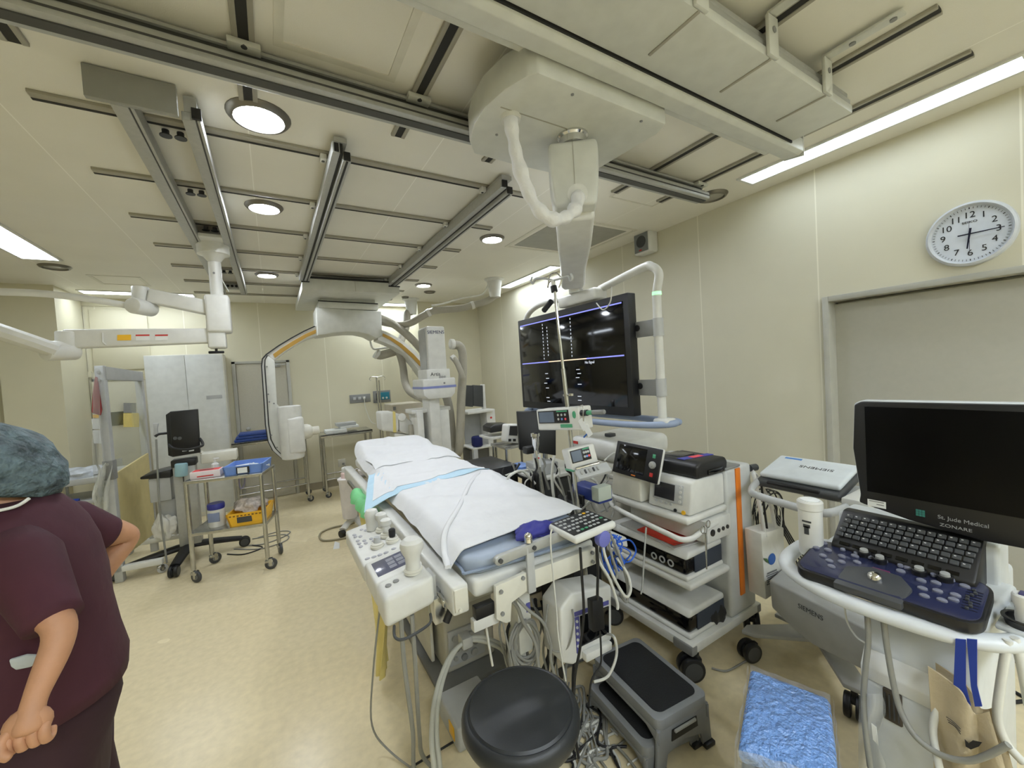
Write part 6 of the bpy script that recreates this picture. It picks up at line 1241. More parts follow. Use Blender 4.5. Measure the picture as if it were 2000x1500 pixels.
# stretcher behind
t = thing('stretcher', 'stretcher with blue padded handle and silver bags in the left alcove', 'stretcher', (-1.75, 5.85, 0))
MB().bx((-2.0, 5.55, 0.80), (-1.42, 6.15, 0.86), 0.01).bx((-2.0, 5.56, 0.60), (-1.45, 6.1, 0.64), 0.01).build('frame', lgrey, t, w=True)
for x, y in ((-1.95, 5.6), (-1.47, 5.6), (-1.95, 6.1), (-1.47, 6.1)): MB().cyl((x, y, 0.0), (x, y, 0.82), 0.02, n=10).build('leg', steel, t, w=True)
MB().tube([(-1.80, 5.53, 0.85), (-1.84, 5.5, 0.78), (-1.80, 5.5, 0.68), (-1.68, 5.5, 0.66)], 0.022, n=10).build('handle', M('royal_blue_webbing'), t, w=True)
crump((-1.72, 5.78, 0.89), 0.2, 0.2, 0.055, 'silver_bag', M('silver_bag_film', (188, 194, 204), 0.2, bump=0.8, bscale=24), 'crumpled silver bags on the stretcher in the alcove', 'bag', 5)
# black monitor stand
t = thing('ultrasound_stand', 'black monitor on an aluminium column with a black star base', 'monitor stand', (-0.80, 5.05, 0))
sm = lambda px, py, y=5.0: P(px, py, 'y', y)
MB().prism([sm(331, 804), sm(386, 799), sm(391, 884), sm(336, 893)], (0, 0.05, 0), 0.006).build('monitor', black, t, w=True)
MB().prism([sm(323, 810, 5.06), sm(332, 804, 5.02), sm(337, 893, 5.02), sm(328, 890, 5.06)], (0.14, 0.06, 0), 0.006).build('monitor_back', matte, t, w=True)
for x in (342, 351): MB().cyl(sm(x, 856, 5.0), sm(x, 856, 4.985), 0.016, n=14).build('knob', dgrey, t, w=True)
for x in (356, 369): MB().prism([sm(x, 877, 4.998), sm(x + 10, 875.5, 4.998), sm(x + 10, 880.5, 4.998), sm(x, 882, 4.998)], (0, -0.003, 0)).build('label', paper, t, w=True)
MB().tube([sm(330, 868, 4.98), sm(340, 876, 4.93), sm(365, 878, 4.92), sm(392, 872, 4.93), sm(396, 866, 4.97), sm(390, 856, 5.0)], 0.012, n=8).build('carry_handle', black, t, w=True)
MB().bx((-0.87, 4.96, 0.16), (-0.70, 5.08, 0.95), 0.006).build('column', alu, t, w=True)
MB().bx((-0.80, 4.955, 0.2), (-0.79, 4.962, 0.92)).build('groove', alud, t, w=True)
MB().bx((-0.88, 4.95, 0.93), (-0.69, 5.1, 1.0), 0.01).build('column_cap', black, t, w=True)
MB().prism([sm(273, 932, 4.98), sm(334, 916, 4.98), sm(334, 933, 4.98), sm(273, 937, 4.98)], (0.02, 0.3, 0), 0.01).build('side_tray', black, t, w=True)
for a, L_ in ((-2.95, 0.50), (-1.75, 0.36), (0.05, 0.42), (1.7, 0.4)):
    e = V((-0.80 + L_ * math.cos(a), 5.02 + L_ * math.sin(a), 0.09))
    MB().tube([(-0.80, 5.02, 0.15), ((-0.80 + e.x) / 2, (5.02 + e.y) / 2, 0.125), e], 0.055, n=10, flat=0.55, rfn=lambda u: 1.1 - 0.35 * u).build('base_leg', black, t, w=True)
    caster(t, e.x, e.y, 0.05, a, stem=-0.04)
MB().bx((-1.02, 5.05, 0.36), (-0.88, 5.25, 0.62), 0.01).bx((-1.06, 5.0, 0.62), (-0.9, 5.22, 0.85), 0.01).build('side_box', lgrey, t, w=True)
crump((-0.97, 4.98, 0.36), 0.09, 0.08, 0.13, 'white_pouch', clear if False else M('milky_pouch', (214, 212, 204), 0.4, bump=0.5, bscale=20), 'milky plastic pouch hanging beside the aluminium column', 'pouch', 11)
MB().tube([sm(305, 858, 4.97), sm(308, 920, 4.95), sm(312, 990, 4.92), sm(322, 1070, 4.88), sm(326, 1100, 4.86)], 0.008, n=8).build('probe_cord', cable_g, t, w=True)
MB().prism([sm(298, 827, 4.97), sm(309, 827, 4.97), sm(307, 838, 4.97), sm(309, 852, 4.97), sm(299, 852, 4.97), sm(300, 838, 4.97)], (0, 0.03, 0), 0.004).build('probe', lgrey, t, w=True)
MB().tube([sm(303, 853, 4.97), sm(310, 848, 4.98), sm(326, 846, 5.0)], 0.012, n=8).build('probe_bracket', black, t, w=True)
MB().cyl(sm(354, 905, 4.93), sm(354, 930, 4.93), 0.05, n=16, b=0.01).build('blue_roll', M('pale_teal_wrap', (150, 186, 196), 0.5), t, w=True)
MB().bx((-0.66, 5.02, 0.92), (-0.36, 5.2, 1.02), 0.012).tube([sm(388, 880, 5.1), sm(405, 890, 5.1), sm(420, 896, 5.1)], 0.03, n=8, flat=0.5).build('rear_keyboard', offw, t, w=True)

# ================================================================ STEEL CART WITH ITEMS
CXY, CR = (-0.37, 4.49), -0.268
t = thing('steel_cart', 'two shelf stainless steel cart with a blue tray on top', 'cart', (CXY[0], CXY[1], 0), CR)
hw, hd = 0.30, 0.19
for z in (0.885, 0.43):
    MB().bx((-hw, -hd, z - 0.028), (hw, hd, z), 0.006).build('shelf', steel, t)
for x in (-hw + 0.015, hw - 0.015):
    for y in (-hd + 0.015, hd - 0.015):
        MB().cyl((x, y, 0.11), (x, y, 0.872), 0.018, n=14).build('leg', steel, t)
        caster(t, x, y, 0.05, {(-1, -1): -0.5, (1, -1): 0.1, (1, 1): -1.0, (-1, 1): 0.7}[(1 if x > 0 else -1, 1 if y > 0 else -1)], twin=False, tyre=dgrey, disc=grey, stem=0.02, w=False)
CM = FR[t.name]
def ct(name, label, cat, x, y, z, rz=0): 
    p = CM @ V((x, y, z)); return thing(name, label, cat, p, CR + rz)
def tray(mb, w_, d_, h_, e=0.012, fl=1.08):
    o = [(-w_ / 2, -d_ / 2), (w_ / 2, -d_ / 2), (w_ / 2, d_ / 2), (-w_ / 2, d_ / 2)]
    for i in range(4):
        a, b_ = V(o[i] + (0,)), V(o[(i + 1) % 4] + (0,)); A_, B_ = V((a.x * fl, a.y * fl, h_)), V((b_.x * fl, b_.y * fl, h_)); n = -(a + b_) / 2; n = n.normalized() * e
        mb.prism([a, b_, B_, A_], n)
    return mb.bx((-w_ / 2, -d_ / 2, 0), (w_ / 2, d_ / 2, e))
k = ct('plastic_tray', 'blue plastic tray with syringes on top of the steel cart', 'tray', 0.13, 0.02, 0.885, 0.05)
tray(MB(), 0.29, 0.30, 0.075).build('tray', blue, k)
MB().bx((-0.05, -0.17, 0.008), (0.05, -0.158, 0.065)).build('label_holder', black, k)
MB().bx((-0.04, -0.174, 0.012), (0.035, -0.168, 0.06)).build('label', paper, k)
for i in range(7):
    x, y, r = -0.09 + 0.03 * i, 0.04 * math.sin(i * 2.1), 0.6 * math.sin(i)
    s_ = ct('syringe', 'packed clear and white syringe lying in the blue tray', 'syringe', 0.13 + x, 0.02 + y, 0.905 + 0.012 * (i % 3), r); s_['group'] = 'packed syringes in the blue tray'
    MB().cyl((-0.055, 0, 0.012), (0.045, 0, 0.012), 0.010, n=10).build('barrel', M('syringe_clear', (224, 228, 230), 0.2), s_)
    MB().cyl((0.045, 0, 0.012), (0.085, 0, 0.012), 0.005, n=8).cyl((0.083, 0, 0.012), (0.087, 0, 0.012), 0.011, n=10).build('plunger', white, s_)
k = ct('tissue_box', 'white and red tissue box on the left of the steel cart top', 'box', -0.17, -0.06, 0.885, 0.12)
MB().bx((-0.11, -0.06, 0), (0.11, 0.06, 0.06), 0.003).build('carton', M('carton_pale_pink', (226, 214, 214), 0.6), k)
MB().bx((-0.10, -0.05, 0.06), (0.10, 0.05, 0.061)).build('red_print', M('print_red', (214, 70, 70), 0.6), k)
MB().bx((-0.05, -0.02, 0.061), (0.05, 0.02, 0.062)).build('slit', black, k)
MB().bx((-0.06, -0.0615, 0.012), (0.06, -0.06, 0.022)).build('print_line', red, k)
k = ct('pump_bottle', 'small white pump bottle behind the tissue box', 'bottle', -0.16, 0.08, 0.885)
MB().lathe([(0.028, 0), (0.03, 0.01), (0.03, 0.08), (0.014, 0.095), (0.014, 0.105), (0, 0.106)], n=18).build('bottle', white, k)
MB().cyl((0, 0, 0.10), (0, 0, 0.125), 0.006, n=8).box((0.012, 0, 0.13), (0.045, 0.016, 0.014), b=0.004).build('pump_head', white, k)
k = ct('wipes_tub', 'white wipes tub with dark blue lid on the lower shelf of the steel cart', 'tub', -0.13, -0.05, 0.43)
MB().lathe([(0.062, 0), (0.066, 0.01), (0.066, 0.15), (0.06, 0.155)], n=24).build('tub', white, k)
MB().lathe([(0.064, 0.155), (0.067, 0.165), (0.067, 0.195), (0.06, 0.205), (0, 0.205)], n=24).build('lid', M('cobalt_lid', (48, 54, 140), 0.4), k)
MB().bx((-0.045, -0.0672, 0.05), (0.045, -0.055, 0.13), 0.002).build('label', M('label_blue_grey', (126, 138, 170), 0.6), k)
k = ct('plastic_basket', 'yellow plastic basket full of bagged supplies on the lower shelf of the steel cart', 'basket', 0.135, -0.02, 0.43, 0.03)
tray(MB(), 0.26, 0.28, 0.115, fl=1.16).build('basket', yellow, k)
MB().bx((-0.07, -0.156, 0.03), (0.045, -0.142, 0.085), 0.002).build('label_plate', dgrey, k)
for i in range(9): MB().bx((-0.125 + 0.029 * i, -0.164, 0.09), (-0.11 + 0.029 * i, -0.152, 0.1)).build('rim_hole', M('basket_hole_shade', (120, 84, 30), 0.6), k)
p = CM @ V((0.12, 0.0, 0.565)); crump((p.x, p.y, p.z), 0.13, 0.13, 0.06, 'supply_bag', M('bagged_supplies', (190, 180, 172), 0.25, var=0.3, scale=30, bump=0.7, bscale=30), 'clear bag of small supplies heaped in the yellow basket', 'bag', 17)
single(MB().tube([CM @ V(q) for q in ((-0.05, 0.0, 0.9), (0.0, 0.06, 0.92), (0.0, 0.17, 0.9), (-0.01, 0.2, 0.84), (-0.02, 0.2, 0.75), (-0.01, 0.2, 0.68), (0.02, 0.205, 0.72), (0.03, 0.2, 0.8))], 0.006), 'probe_lead', M('lilac_cable', (148, 144, 176), 0.5), 'lilac lead draped over the back of the steel cart', 'cable', 'loose cables', sharp=60)
for k_, pts in enumerate(([(-0.38, 5.05, 0.006), (-0.2, 4.95, 0.006), (-0.02, 5.02, 0.006), (0.06, 5.15, 0.006), (-0.05, 5.25, 0.006), (-0.25, 5.2, 0.006)], [(-0.45, 5.0, 0.006), (-0.2, 4.82, 0.006), (0.02, 4.9, 0.006), (0.0, 5.1, 0.006), (-0.3, 5.2, 0.006)], [(-0.5, 4.9, 0.006), (-0.35, 4.78, 0.006), (-0.2, 4.85, 0.006), (-0.3, 5.0, 0.006)])):
    wire('floor_cable', pts, 0.006, cable_k if k_ == 2 else cable_g, ('dark', 'second grey', 'short black')[k_] + ' cable lying on the floor behind the steel cart')
single(MB().prism([(0.405, 4.32, 0.001), (0.46, 4.3, 0.001), (0.47, 4.36, 0.03), (0.43, 4.38, 0.05)], (0.004, 0.01, 0)), 'paper_scrap', paper, 'crumpled white paper scrap on the open floor', 'scrap')
# ================================================================ STOOL, STEP
t = thing('round_stool', 'black round padded stool in the near foreground', 'stool', (0.60, 1.075, 0))
MB().lathe([(0.0, 0.53), (0.15, 0.53), (0.178, 0.54), (0.187, 0.56), (0.186, 0.582), (0.176, 0.598), (0.168, 0.602), (0.164, 0.600), (0.158, 0.606), (0.12, 0.612), (0, 0.614)], (0, 0, 0), n=56).build('seat', M('black_leatherette', (34, 37, 40), 0.42, bump=0.06, bscale=300), t)
MB().cyl((0, 0, 0.10), (0, 0, 0.53), 0.025, n=18).cyl((0, 0, 0.3), (0, 0, 0.53), 0.034, n=18).build('gas_column', chrome, t)
for k in range(5):
    a = 0.5 + k * 2 * PI / 5; e = V((0.24 * math.cos(a), 0.24 * math.sin(a), 0.075))
    MB().tube([(0, 0, 0.12), e * 0.5 + V((0, 0, 0.06)), e], 0.02, n=10, rfn=lambda u: 1.2 - 0.4 * u).build('base_leg', chrome, t)
    caster(t, e.x, e.y, 0.026, a, stem=-0.01, w=False)
t = thing('step_stool', 'grey two tier step stool with black non slip treads', 'step stool', (1.385, 1.27, 0), -0.1)
sg = M('step_grey_paint', (128, 130, 132), 0.45)
def step_tier(w_, d_, z, xo, leg):
    MB().prism([(x + xo, y, z - 0.045) for x, y in rrect(w_, d_, 0.03)], (0, 0, 0.045), 0.005).build('top_frame', sg, t)
    MB().prism([(x + xo, y, z) for x, y in rrect(w_ - 0.055, d_ - 0.055, 0.035)], (0, 0, 0.004), 0.001).build('tread_mat', M('tread_black', (20, 22, 24), 0.8, bump=0.5, bscale=250), t)
    for s_ in (-1, 1):
        y = s_ * (d_ / 2 - 0.004)
        pr_ = [(-w_ / 2, z - 0.04), (w_ / 2, z - 0.04), (w_ / 2 + leg, 0), (w_ / 2 + leg - 0.05, 0), (w_ / 2 - 0.05, z * 0.30), (0.0, z * 0.40), (-w_ / 2 + 0.05, z * 0.30), (-w_ / 2 - leg + 0.05, 0), (-w_ / 2 - leg, 0)]
        e_ = MB().prism([(x + xo, y, zz) for x, zz in pr_], (0, -s_ * 0.012, 0), 0.002).build('end_panel', sg, t)
        if z > 0.2:
            MB().prism([(x + xo, y + s_ * 0.001, zz) for x, zz in ((-0.075, z - 0.11), (0.075, z - 0.11), (0.07, z - 0.065), (-0.07, z - 0.065))], (0, s_ * 0.003, 0)).build('handle_opening', black, e_)
            MB().bx((-0.06 + xo, min(y, y + s_ * 0.012), z - 0.078), (0.06 + xo, max(y, y + s_ * 0.012), z - 0.066), 0.003).build('handle_bar', alu, e_)
        for sx_ in (-1, 1): MB().bx((sx_ * (w_ / 2 + leg - 0.025) + xo - 0.028, y - 0.016, 0), (sx_ * (w_ / 2 + leg - 0.025) + xo + 0.028, y + 0.016, 0.02), 0.005).build('rubber_foot', black, t)
    for s_ in (-1, 1):
        MB().prism([(xo + s_ * w_ / 2, -d_ / 2, z - 0.045), (xo + s_ * w_ / 2, d_ / 2, z - 0.045), (xo + s_ * w_ / 2, d_ / 2, z - 0.1), (xo + s_ * w_ / 2, d_ / 2 - 0.07, z - 0.06), (xo + s_ * w_ / 2, -d_ / 2 + 0.07, z - 0.06), (xo + s_ * w_ / 2, -d_ / 2, z - 0.1)], (-s_ * 0.012, 0, 0), 0.002).build('side_apron', sg, t)
step_tier(0.29, 0.43, 0.225, 0.0, 0.015)
step_tier(0.30, 0.385, 0.115, -0.045, 0.01)

# ================================================================ CABLES ROUND THE TABLE END
t1_ = 'cable hanging or lying in the tangle under the near table end'
y_ = lambda px, py, y: P(px, py, 'y', y)
z_ = lambda px, py, z=0.008: P(px, py, 'z', z)
def hang(name, pts, r, mat, label, grp=None):
    return wire(name, pts, r, mat, label, grp or 'cables under the table end')
c = thing('coiled_cable', 'thick coil of grey cable hanging under the table end rail', 'cable', y_(1025, 1250, 1.5))
for k in range(7):
    p = y_(1025 + 3 * math.sin(k * 2), 1248 + 3 * k, 1.5); rx, rz_ = 0.055 + 0.004 * k, 0.085 + 0.005 * k
    MB().tube([p + V((rx * math.cos(a) + 0.01 * math.sin(k), 0.012 * math.sin(a * 2 + k), rz_ * math.sin(a))) for a in [j * PI / 6 for j in range(12)]], 0.0065, n=8, k=4, closed=True).build('loop', cable_g, c, w=True)
for pts, r, m_, l in (
    ([y_(990, 1165, 1.45), y_(1010, 1185, 1.44), y_(1022, 1215, 1.44), y_(1045, 1255, 1.43), y_(1052, 1300, 1.42), y_(1060, 1340, 1.42)], 0.008, cable_g, 'grey cable from the corner plate past the coil'),
    ([y_(1002, 1160, 1.42), y_(1030, 1190, 1.4), y_(1060, 1215, 1.38), y_(1075, 1255, 1.38), y_(1078, 1300, 1.38), y_(1110, 1400, 1.4)], 0.007, cable_g, 'grey cable from the corner plate towards the bedside monitor'),
    ([y_(975, 1190, 1.45), y_(985, 1230, 1.45), y_(998, 1290, 1.45), y_(1003, 1330, 1.45)], 0.004, cable_g, 'thin grey cable left of the thick coil'),
    ([y_(1078, 1032, 1.29), y_(1075, 1055, 1.285), y_(1080, 1120, 1.285), y_(1087, 1195, 1.285), y_(1089, 1230, 1.285), y_(1095, 1275, 1.285), y_(1105, 1330, 1.29)], 0.0035, cable_w, 'thin white sensor cable hanging from the keypad in front of the rail'),
    ([y_(1070, 1180, 1.4), y_(1066, 1230, 1.38), y_(1080, 1270, 1.38), y_(1108, 1265, 1.36), y_(1120, 1220, 1.34), y_(1118, 1190, 1.35)], 0.004, cable_g, 'thin grey loop left of the bedside monitor'),
    ([y_(1133, 1070, 1.28), y_(1136, 1120, 1.28), y_(1140, 1200, 1.28), y_(1132, 1270, 1.28), y_(1122, 1330, 1.28), y_(1122, 1420, 1.28), y_(1130, 1480, 1.28)], 0.006, cable_k, 'black cable running from the keypad down past the stool'),
    ([y_(1045, 1170, 1.6), y_(1050, 1200, 1.6), y_(1072, 1235, 1.58), y_(1078, 1255, 1.58), y_(1068, 1290, 1.6), y_(1050, 1330, 1.6)], 0.009, cable_k, 'thick dark cable between table column and bedside monitor'),
    ([y_(1020, 1180, 1.7), y_(1045, 1190, 1.7), y_(1080, 1180, 1.65), y_(1095, 1160, 1.6)], 0.008, dgrey, 'dark cable slung across under the table'),
    ([y_(940, 1185, 1.45), y_(948, 1215, 1.44), y_(955, 1260, 1.44), y_(962, 1300, 1.45)], 0.005, cable_w, 'white cable below the drawer rail')):
    hang('hanging_cable', pts, r, m_, l)
for k, pts in enumerate(([y_(1176, 1042, 1.3), y_(1180, 1080, 1.29), y_(1200, 1130, 1.28), y_(1222, 1165, 1.28), y_(1232, 1150, 1.28), y_(1225, 1120, 1.3), y_(1205, 1090, 1.32)],
    [y_(1184, 1042, 1.31), y_(1196, 1090, 1.3), y_(1205, 1120, 1.3), y_(1196, 1135, 1.3), y_(1180, 1115, 1.3), y_(1170, 1080, 1.3)],
    [y_(1170, 1045, 1.29), y_(1168, 1090, 1.28), y_(1190, 1130, 1.28), y_(1205, 1175, 1.28), y_(1206, 1190, 1.28)],
    [y_(1190, 1040, 1.32), y_(1210, 1085, 1.31), y_(1225, 1140, 1.31), y_(1224, 1175, 1.31), y_(1210, 1160, 1.31)])):
    hang('keypad_cable', pts, 0.0065, cable_g if k % 2 else cable_w, ('first', 'second', 'third', 'fourth')[k] + ' of the pale looped cables hanging below the keypad')
rnd = random.Random(12)
for k in range(9):
    x0 = 1178 + 6 * k % 40; pts = [y_(1182 + 4 * k, 1040 + k, 1.37)]
    for j in range(4): pts.append(y_(1186 + 4 * k + rnd.uniform(-14, 14), 1060 + 20 * j + rnd.uniform(-8, 8), 1.36 + rnd.uniform(-0.02, 0.02)))
    o = hang('lead_wire', pts, 0.0035, cable_b, 'bright blue lead in the bundle hanging behind the keypad', 'blue leads behind the keypad')
hang('lead_wire', [y_(1205, 1060, 1.36), y_(1230, 1055, 1.36), y_(1242, 1075, 1.36), y_(1232, 1095, 1.36), y_(1218, 1098, 1.36)], 0.004, cable_b, 'single blue lead looping right of the bundle below the keypad', 'single blue lead')
t = thing('lead_connector', 'white and blue lead connector hanging right of the keypad', 'connector', y_(1212, 1100, 1.34))
MB().tube([y_(1200, 1065, 1.34), y_(1207, 1082, 1.34)], 0.012, sm=False).build('white_shell', white, t, w=True)
MB().tube([y_(1207, 1082, 1.34), y_(1216, 1100, 1.34)], 0.014, sm=False).build('blue_shell', cable_b, t, w=True)
MB().prism([y_(1192, 1040, 1.5), y_(1225, 1050, 1.5), y_(1228, 1070, 1.5), y_(1195, 1062, 1.5)], (0, 0.12, 0), 0.01).build('junction_block', white, t, w=True)
t = thing('fluid_hose', 'pale double hose arching from a clip on the table column down to the floor', 'hose', (0.6, 1.5, 0))
for k, dx in enumerate((0, 0.022)):
    MB().tube([V((dx, 0.01 * k, 0)) + p for p in (y_(1000, 1320, 1.75), y_(985, 1275, 1.72), y_(960, 1258, 1.7), y_(930, 1250, 1.68), y_(905, 1256, 1.66), y_(880, 1280, 1.62), y_(860, 1325, 1.55), y_(847, 1380, 1.46), y_(843, 1440, 1.38), y_(848, 1500, 1.32), y_(855, 1560, 1.3))], 0.0095, n=12).build('hose', M('pale_hose', (186, 186, 174), 0.45), t, w=True)
MB().box(y_(909, 1250, 1.67), (0.05, 0.06, 0.05), b=0.006).build('clip', alu, t, w=True)
MB().bx((0.86, 1.50, 0.36), (0.93, 1.62, 0.56), 0.006).bx((0.84, 1.46, 0.56), (0.93, 1.6, 0.68), 0.008).build('bracket', warmw, t, w=True) if False else None
t = thing('column_fitting', 'beige fitting block with small violet label under the table corner', 'fitting', (0.89, 1.55, 0.36))
MB().bx((0.855, 1.50, 0.40), (0.925, 1.60, 0.70), 0.006).build('block', warmw, t, w=True)
MB().bx((0.90, 1.497, 0.58), (0.92, 1.501, 0.62)).build('label', M('violet_panel'), t, w=True)
MB().bx((0.845, 1.52, 0.36), (0.90, 1.62, 0.44), 0.006).build('base', offw, t, w=True)
for k in range(16):
    x0 = 985 + 9 * k; x1 = x0 + rnd.uniform(-25, 25)
    hang('hanging_cable', [y_(x0, 1150 + 3 * k, 1.62), y_(x0 + rnd.uniform(-18, 18), 1185, 1.6), y_(x1 + rnd.uniform(-18, 18), 1225, 1.58), y_(x1, 1275, 1.58), y_(x1 + rnd.uniform(-12, 12), 1330, 1.58), y_(x1, 1400, 1.6)], 0.005 + 0.001 * (k % 3), [cable_g, cable_g, cable_k][k % 3], 'cable hanging in the dense bunch behind the bedside monitor', 'bunched cables behind the bedside monitor')
# tangle on the floor
rnd = random.Random(31)
for k in range(26):
    a, b_ = (z_(1120 + rnd.uniform(-20, 60), 1360 + rnd.uniform(-30, 40)), z_(1110 + rnd.uniform(-40, 130), 1480 + rnd.uniform(-20, 60)))
    m_ = [cable_g, cable_w, cable_g, cable_k][k % 4]; pts = [a]
    for j in range(1, 5): pts.append(a.lerp(b_, j / 5) + V((rnd.uniform(-0.07, 0.09), rnd.uniform(-0.06, 0.06), 0.002 * (k % 5))))
    pts.append(b_)
    hang('tangled_cable', pts, 0.0042 + 0.0015 * (k % 3), m_, 'cable in the tangle on the floor between black stool and step stool', 'tangled floor cables')
for k, (pts, l) in enumerate((([z_(1390, 1305), z_(1420, 1310), z_(1455, 1292), z_(1480, 1280)], 'thin cable on the floor right of the tower cart caster'), ([z_(1170, 1330), z_(1200, 1345), z_(1230, 1400), z_(1225, 1440), z_(1180, 1470), z_(1120, 1480)], 'grey cable curving round the left of the step stool'),
    ([z_(800, 1500), z_(850, 1470), z_(900, 1440)], 'dark thin cable on the floor left of the stool'))):
    hang('floor_cable', pts, 0.005, cable_g if k < 2 else cable_k, l)
for k, (pts, l) in enumerate((([z_(1935, 1262), z_(1965, 1285), z_(2010, 1300)], 'upper black cable on the floor right of the ultrasound console'), ([z_(1935, 1330), z_(1970, 1345), z_(2010, 1368)], 'middle black cable on the floor right of the ultrasound console'), ([z_(1940, 1368), z_(1970, 1372), z_(2010, 1368)], 'lower black cable on the floor right of the ultrasound console'))):
    hang('floor_cable', pts, 0.008, cable_k, l)
# clutter in the gap between table and tower cart
single(MB().bx((1.54, 1.96, 0.0), (1.78, 2.35, 0.60), 0.02), 'equipment_box', matte, 'black equipment box in the dark gap right of the table', 'box')
single(MB().bx((1.44, 2.45, 0.0), (1.70, 2.85, 0.72), 0.02), 'equipment_box', M('gap_grey_box', (96, 96, 94), 0.5), 'grey equipment box behind the black one right of the table', 'box')
single(MB().bx((1.46, 2.92, 0.0), (1.76, 3.4, 0.86), 0.02), 'equipment_box', black, 'tall black box added as a dark backdrop farthest along the right side of the table', 'box')  # added only as a dark backdrop behind the sheet edge
rnd = random.Random(77)
for k in range(14):
    px0, py0 = 985 + 15 * k, 905 + rnd.uniform(-12, 12); yy = 2.35 - 0.045 * k; L_ = rnd.uniform(30, 60)
    hang('rack_cable', [y_(px0, py0, yy), y_(px0 + rnd.uniform(-8, 14), py0 + L_ * 0.35, yy), y_(px0 + rnd.uniform(-10, 18), py0 + L_ * 0.7, yy), y_(px0 + rnd.uniform(-6, 20), py0 + L_ + 25, yy)], 0.005 + 0.0015 * (k % 3), [cable_k, cable_g, cable_k, cable_w][k % 4], 'short cable in the dark bunch between the table edge and the drip stand', 'dark cable bunch right of the table')
crump((1.66, 2.15, 0.67), 0.11, 0.16, 0.1, 'black_bag', black, 'black crumpled bag on top of the black equipment box', 'bag', 21)
for k, pts in enumerate(([y_(1060, 930, 2.3), y_(1035, 918, 2.3), y_(1000, 925, 2.35), y_(975, 935, 2.4)], [y_(1045, 945, 2.2), y_(1020, 920, 2.2), y_(995, 930, 2.2), y_(985, 950, 2.25)], [y_(1082, 890, 1.9), y_(1078, 930, 1.9), y_(1082, 975, 1.9), y_(1090, 1000, 1.95)], [y_(1180, 900, 1.95), y_(1200, 885, 1.95), y_(1215, 900, 1.9)], [y_(1150, 965, 1.8), y_(1165, 1000, 1.8), y_(1195, 985, 1.8), y_(1210, 960, 1.8)], [y_(1130, 1000, 1.75), y_(1170, 970, 1.75), y_(1200, 975, 1.75), y_(1195, 1010, 1.75)], [y_(1110, 930, 1.72), y_(1118, 970, 1.7), y_(1125, 1010, 1.68)], [y_(1090, 930, 1.8), y_(1100, 960, 1.8), y_(1112, 1005, 1.8)])):
    hang('rack_cable', pts, 0.009 if k < 3 else 0.006, cable_w if k < 4 else cable_g, ('upper pale cable arching over the sheet edge', 'lower pale cable arching over the sheet edge', 'white cable hanging beside the chrome flow meter', 'grey cable arching behind the lower pump', 'grey cable sagging left of the control screen', 'second grey cable below the lower pump', 'thin line under the upper pump', 'thin line left of the drip stand pole')[k], 'cables behind the table')
wire('hanging_cable', [y_(1262, 1030, 1.28), y_(1258, 1090, 1.25), y_(1255, 1140, 1.22), y_(1252, 1160, 1.2)], 0.004, cable_g, 'thin grey cord hanging from the tower cart handle')

# ================================================================ PERSON
pe = thing('person', 'person in dark maroon scrubs and blue surgical cap turned away at the left edge', 'person', (-0.52, 1.40, 0))
def skinned(nodes, edges, name, mat, parent, sub=2):
    me = bpy.data.meshes.new('sk'); me.from_pydata([n[:3] for n in nodes], edges, []); o = bpy.data.objects.new('sk', me); COL.objects.link(o)
    o.modifiers.new('s', 'SKIN'); sd_ = me.skin_vertices[0].data if me.skin_vertices else None
    if sd_ is None:
        bpy.context.view_layer.objects.active = o; bm2 = bmesh.new(); bm2.from_mesh(me); bm2.verts.layers.skin.verify(); bm2.to_mesh(me); bm2.free(); sd_ = me.skin_vertices[0].data
    for i, n in enumerate(nodes):
        r = n[3]; sd_[i].radius = (r, r) if not isinstance(r, tuple) else r
        sd_[i].use_root = i == 0
    s_ = o.modifiers.new('u', 'SUBSURF'); s_.levels = sub; s_.render_levels = sub
    bpy.context.view_layer.update()
    m2 = bpy.data.meshes.new_from_object(o.evaluated_get(bpy.context.evaluated_depsgraph_get())); bpy.data.objects.remove(o)
    bm2 = bmesh.new(); bm2.from_mesh(m2)
    return bm2
def to_mesh(bm2, name, mat, parent):
    mb = MB(); me = bpy.data.meshes.new('t'); bm2.to_mesh(me); bm2.free(); mb.bm.from_mesh(me)
    return mb.build(name, mat, parent, w=True, sharp=0)
N, E_ = [], []
def nd(x, y, z, r, p=None):
    N.append((x, y, z, r))
    if p is not None: E_.append((p, len(N) - 1))
    return len(N) - 1
pel = nd(-0.515, 1.40, 0.90, 0.10)
wa = nd(-0.51, 1.40, 1.05, 0.095, pel); ch = nd(-0.50, 1.40, 1.24, 0.10, wa); nb = nd(-0.51, 1.40, 1.355, 0.065, ch)
nk = nd(-0.54, 1.40, 1.42, 0.046, nb); hb_ = nd(-0.585, 1.405, 1.468, 0.072, nk); ht = nd(-0.585, 1.41, 1.535, 0.082, hb_); tp = nd(-0.58, 1.41, 1.575, 0.06, ht)
# near (left) arm with the fist hanging in front of the hip
ls = nd(-0.50, 1.27, 1.325, 0.050, nb); lu = nd(-0.452, 1.215, 1.25, 0.040, ls); le = nd(-0.402, 1.183, 1.192, 0.0295, lu)
lf1 = nd(-0.410, 1.160, 1.15, 0.0275, le); lf2 = nd(-0.424, 1.135, 1.11, 0.022, lf1); lw = nd(-0.431, 1.12, 1.083, 0.0185, lf2)
lh = nd(-0.433, 1.11, 1.06, 0.024, lw); lk = nd(-0.434, 1.103, 1.038, 0.025, lh)
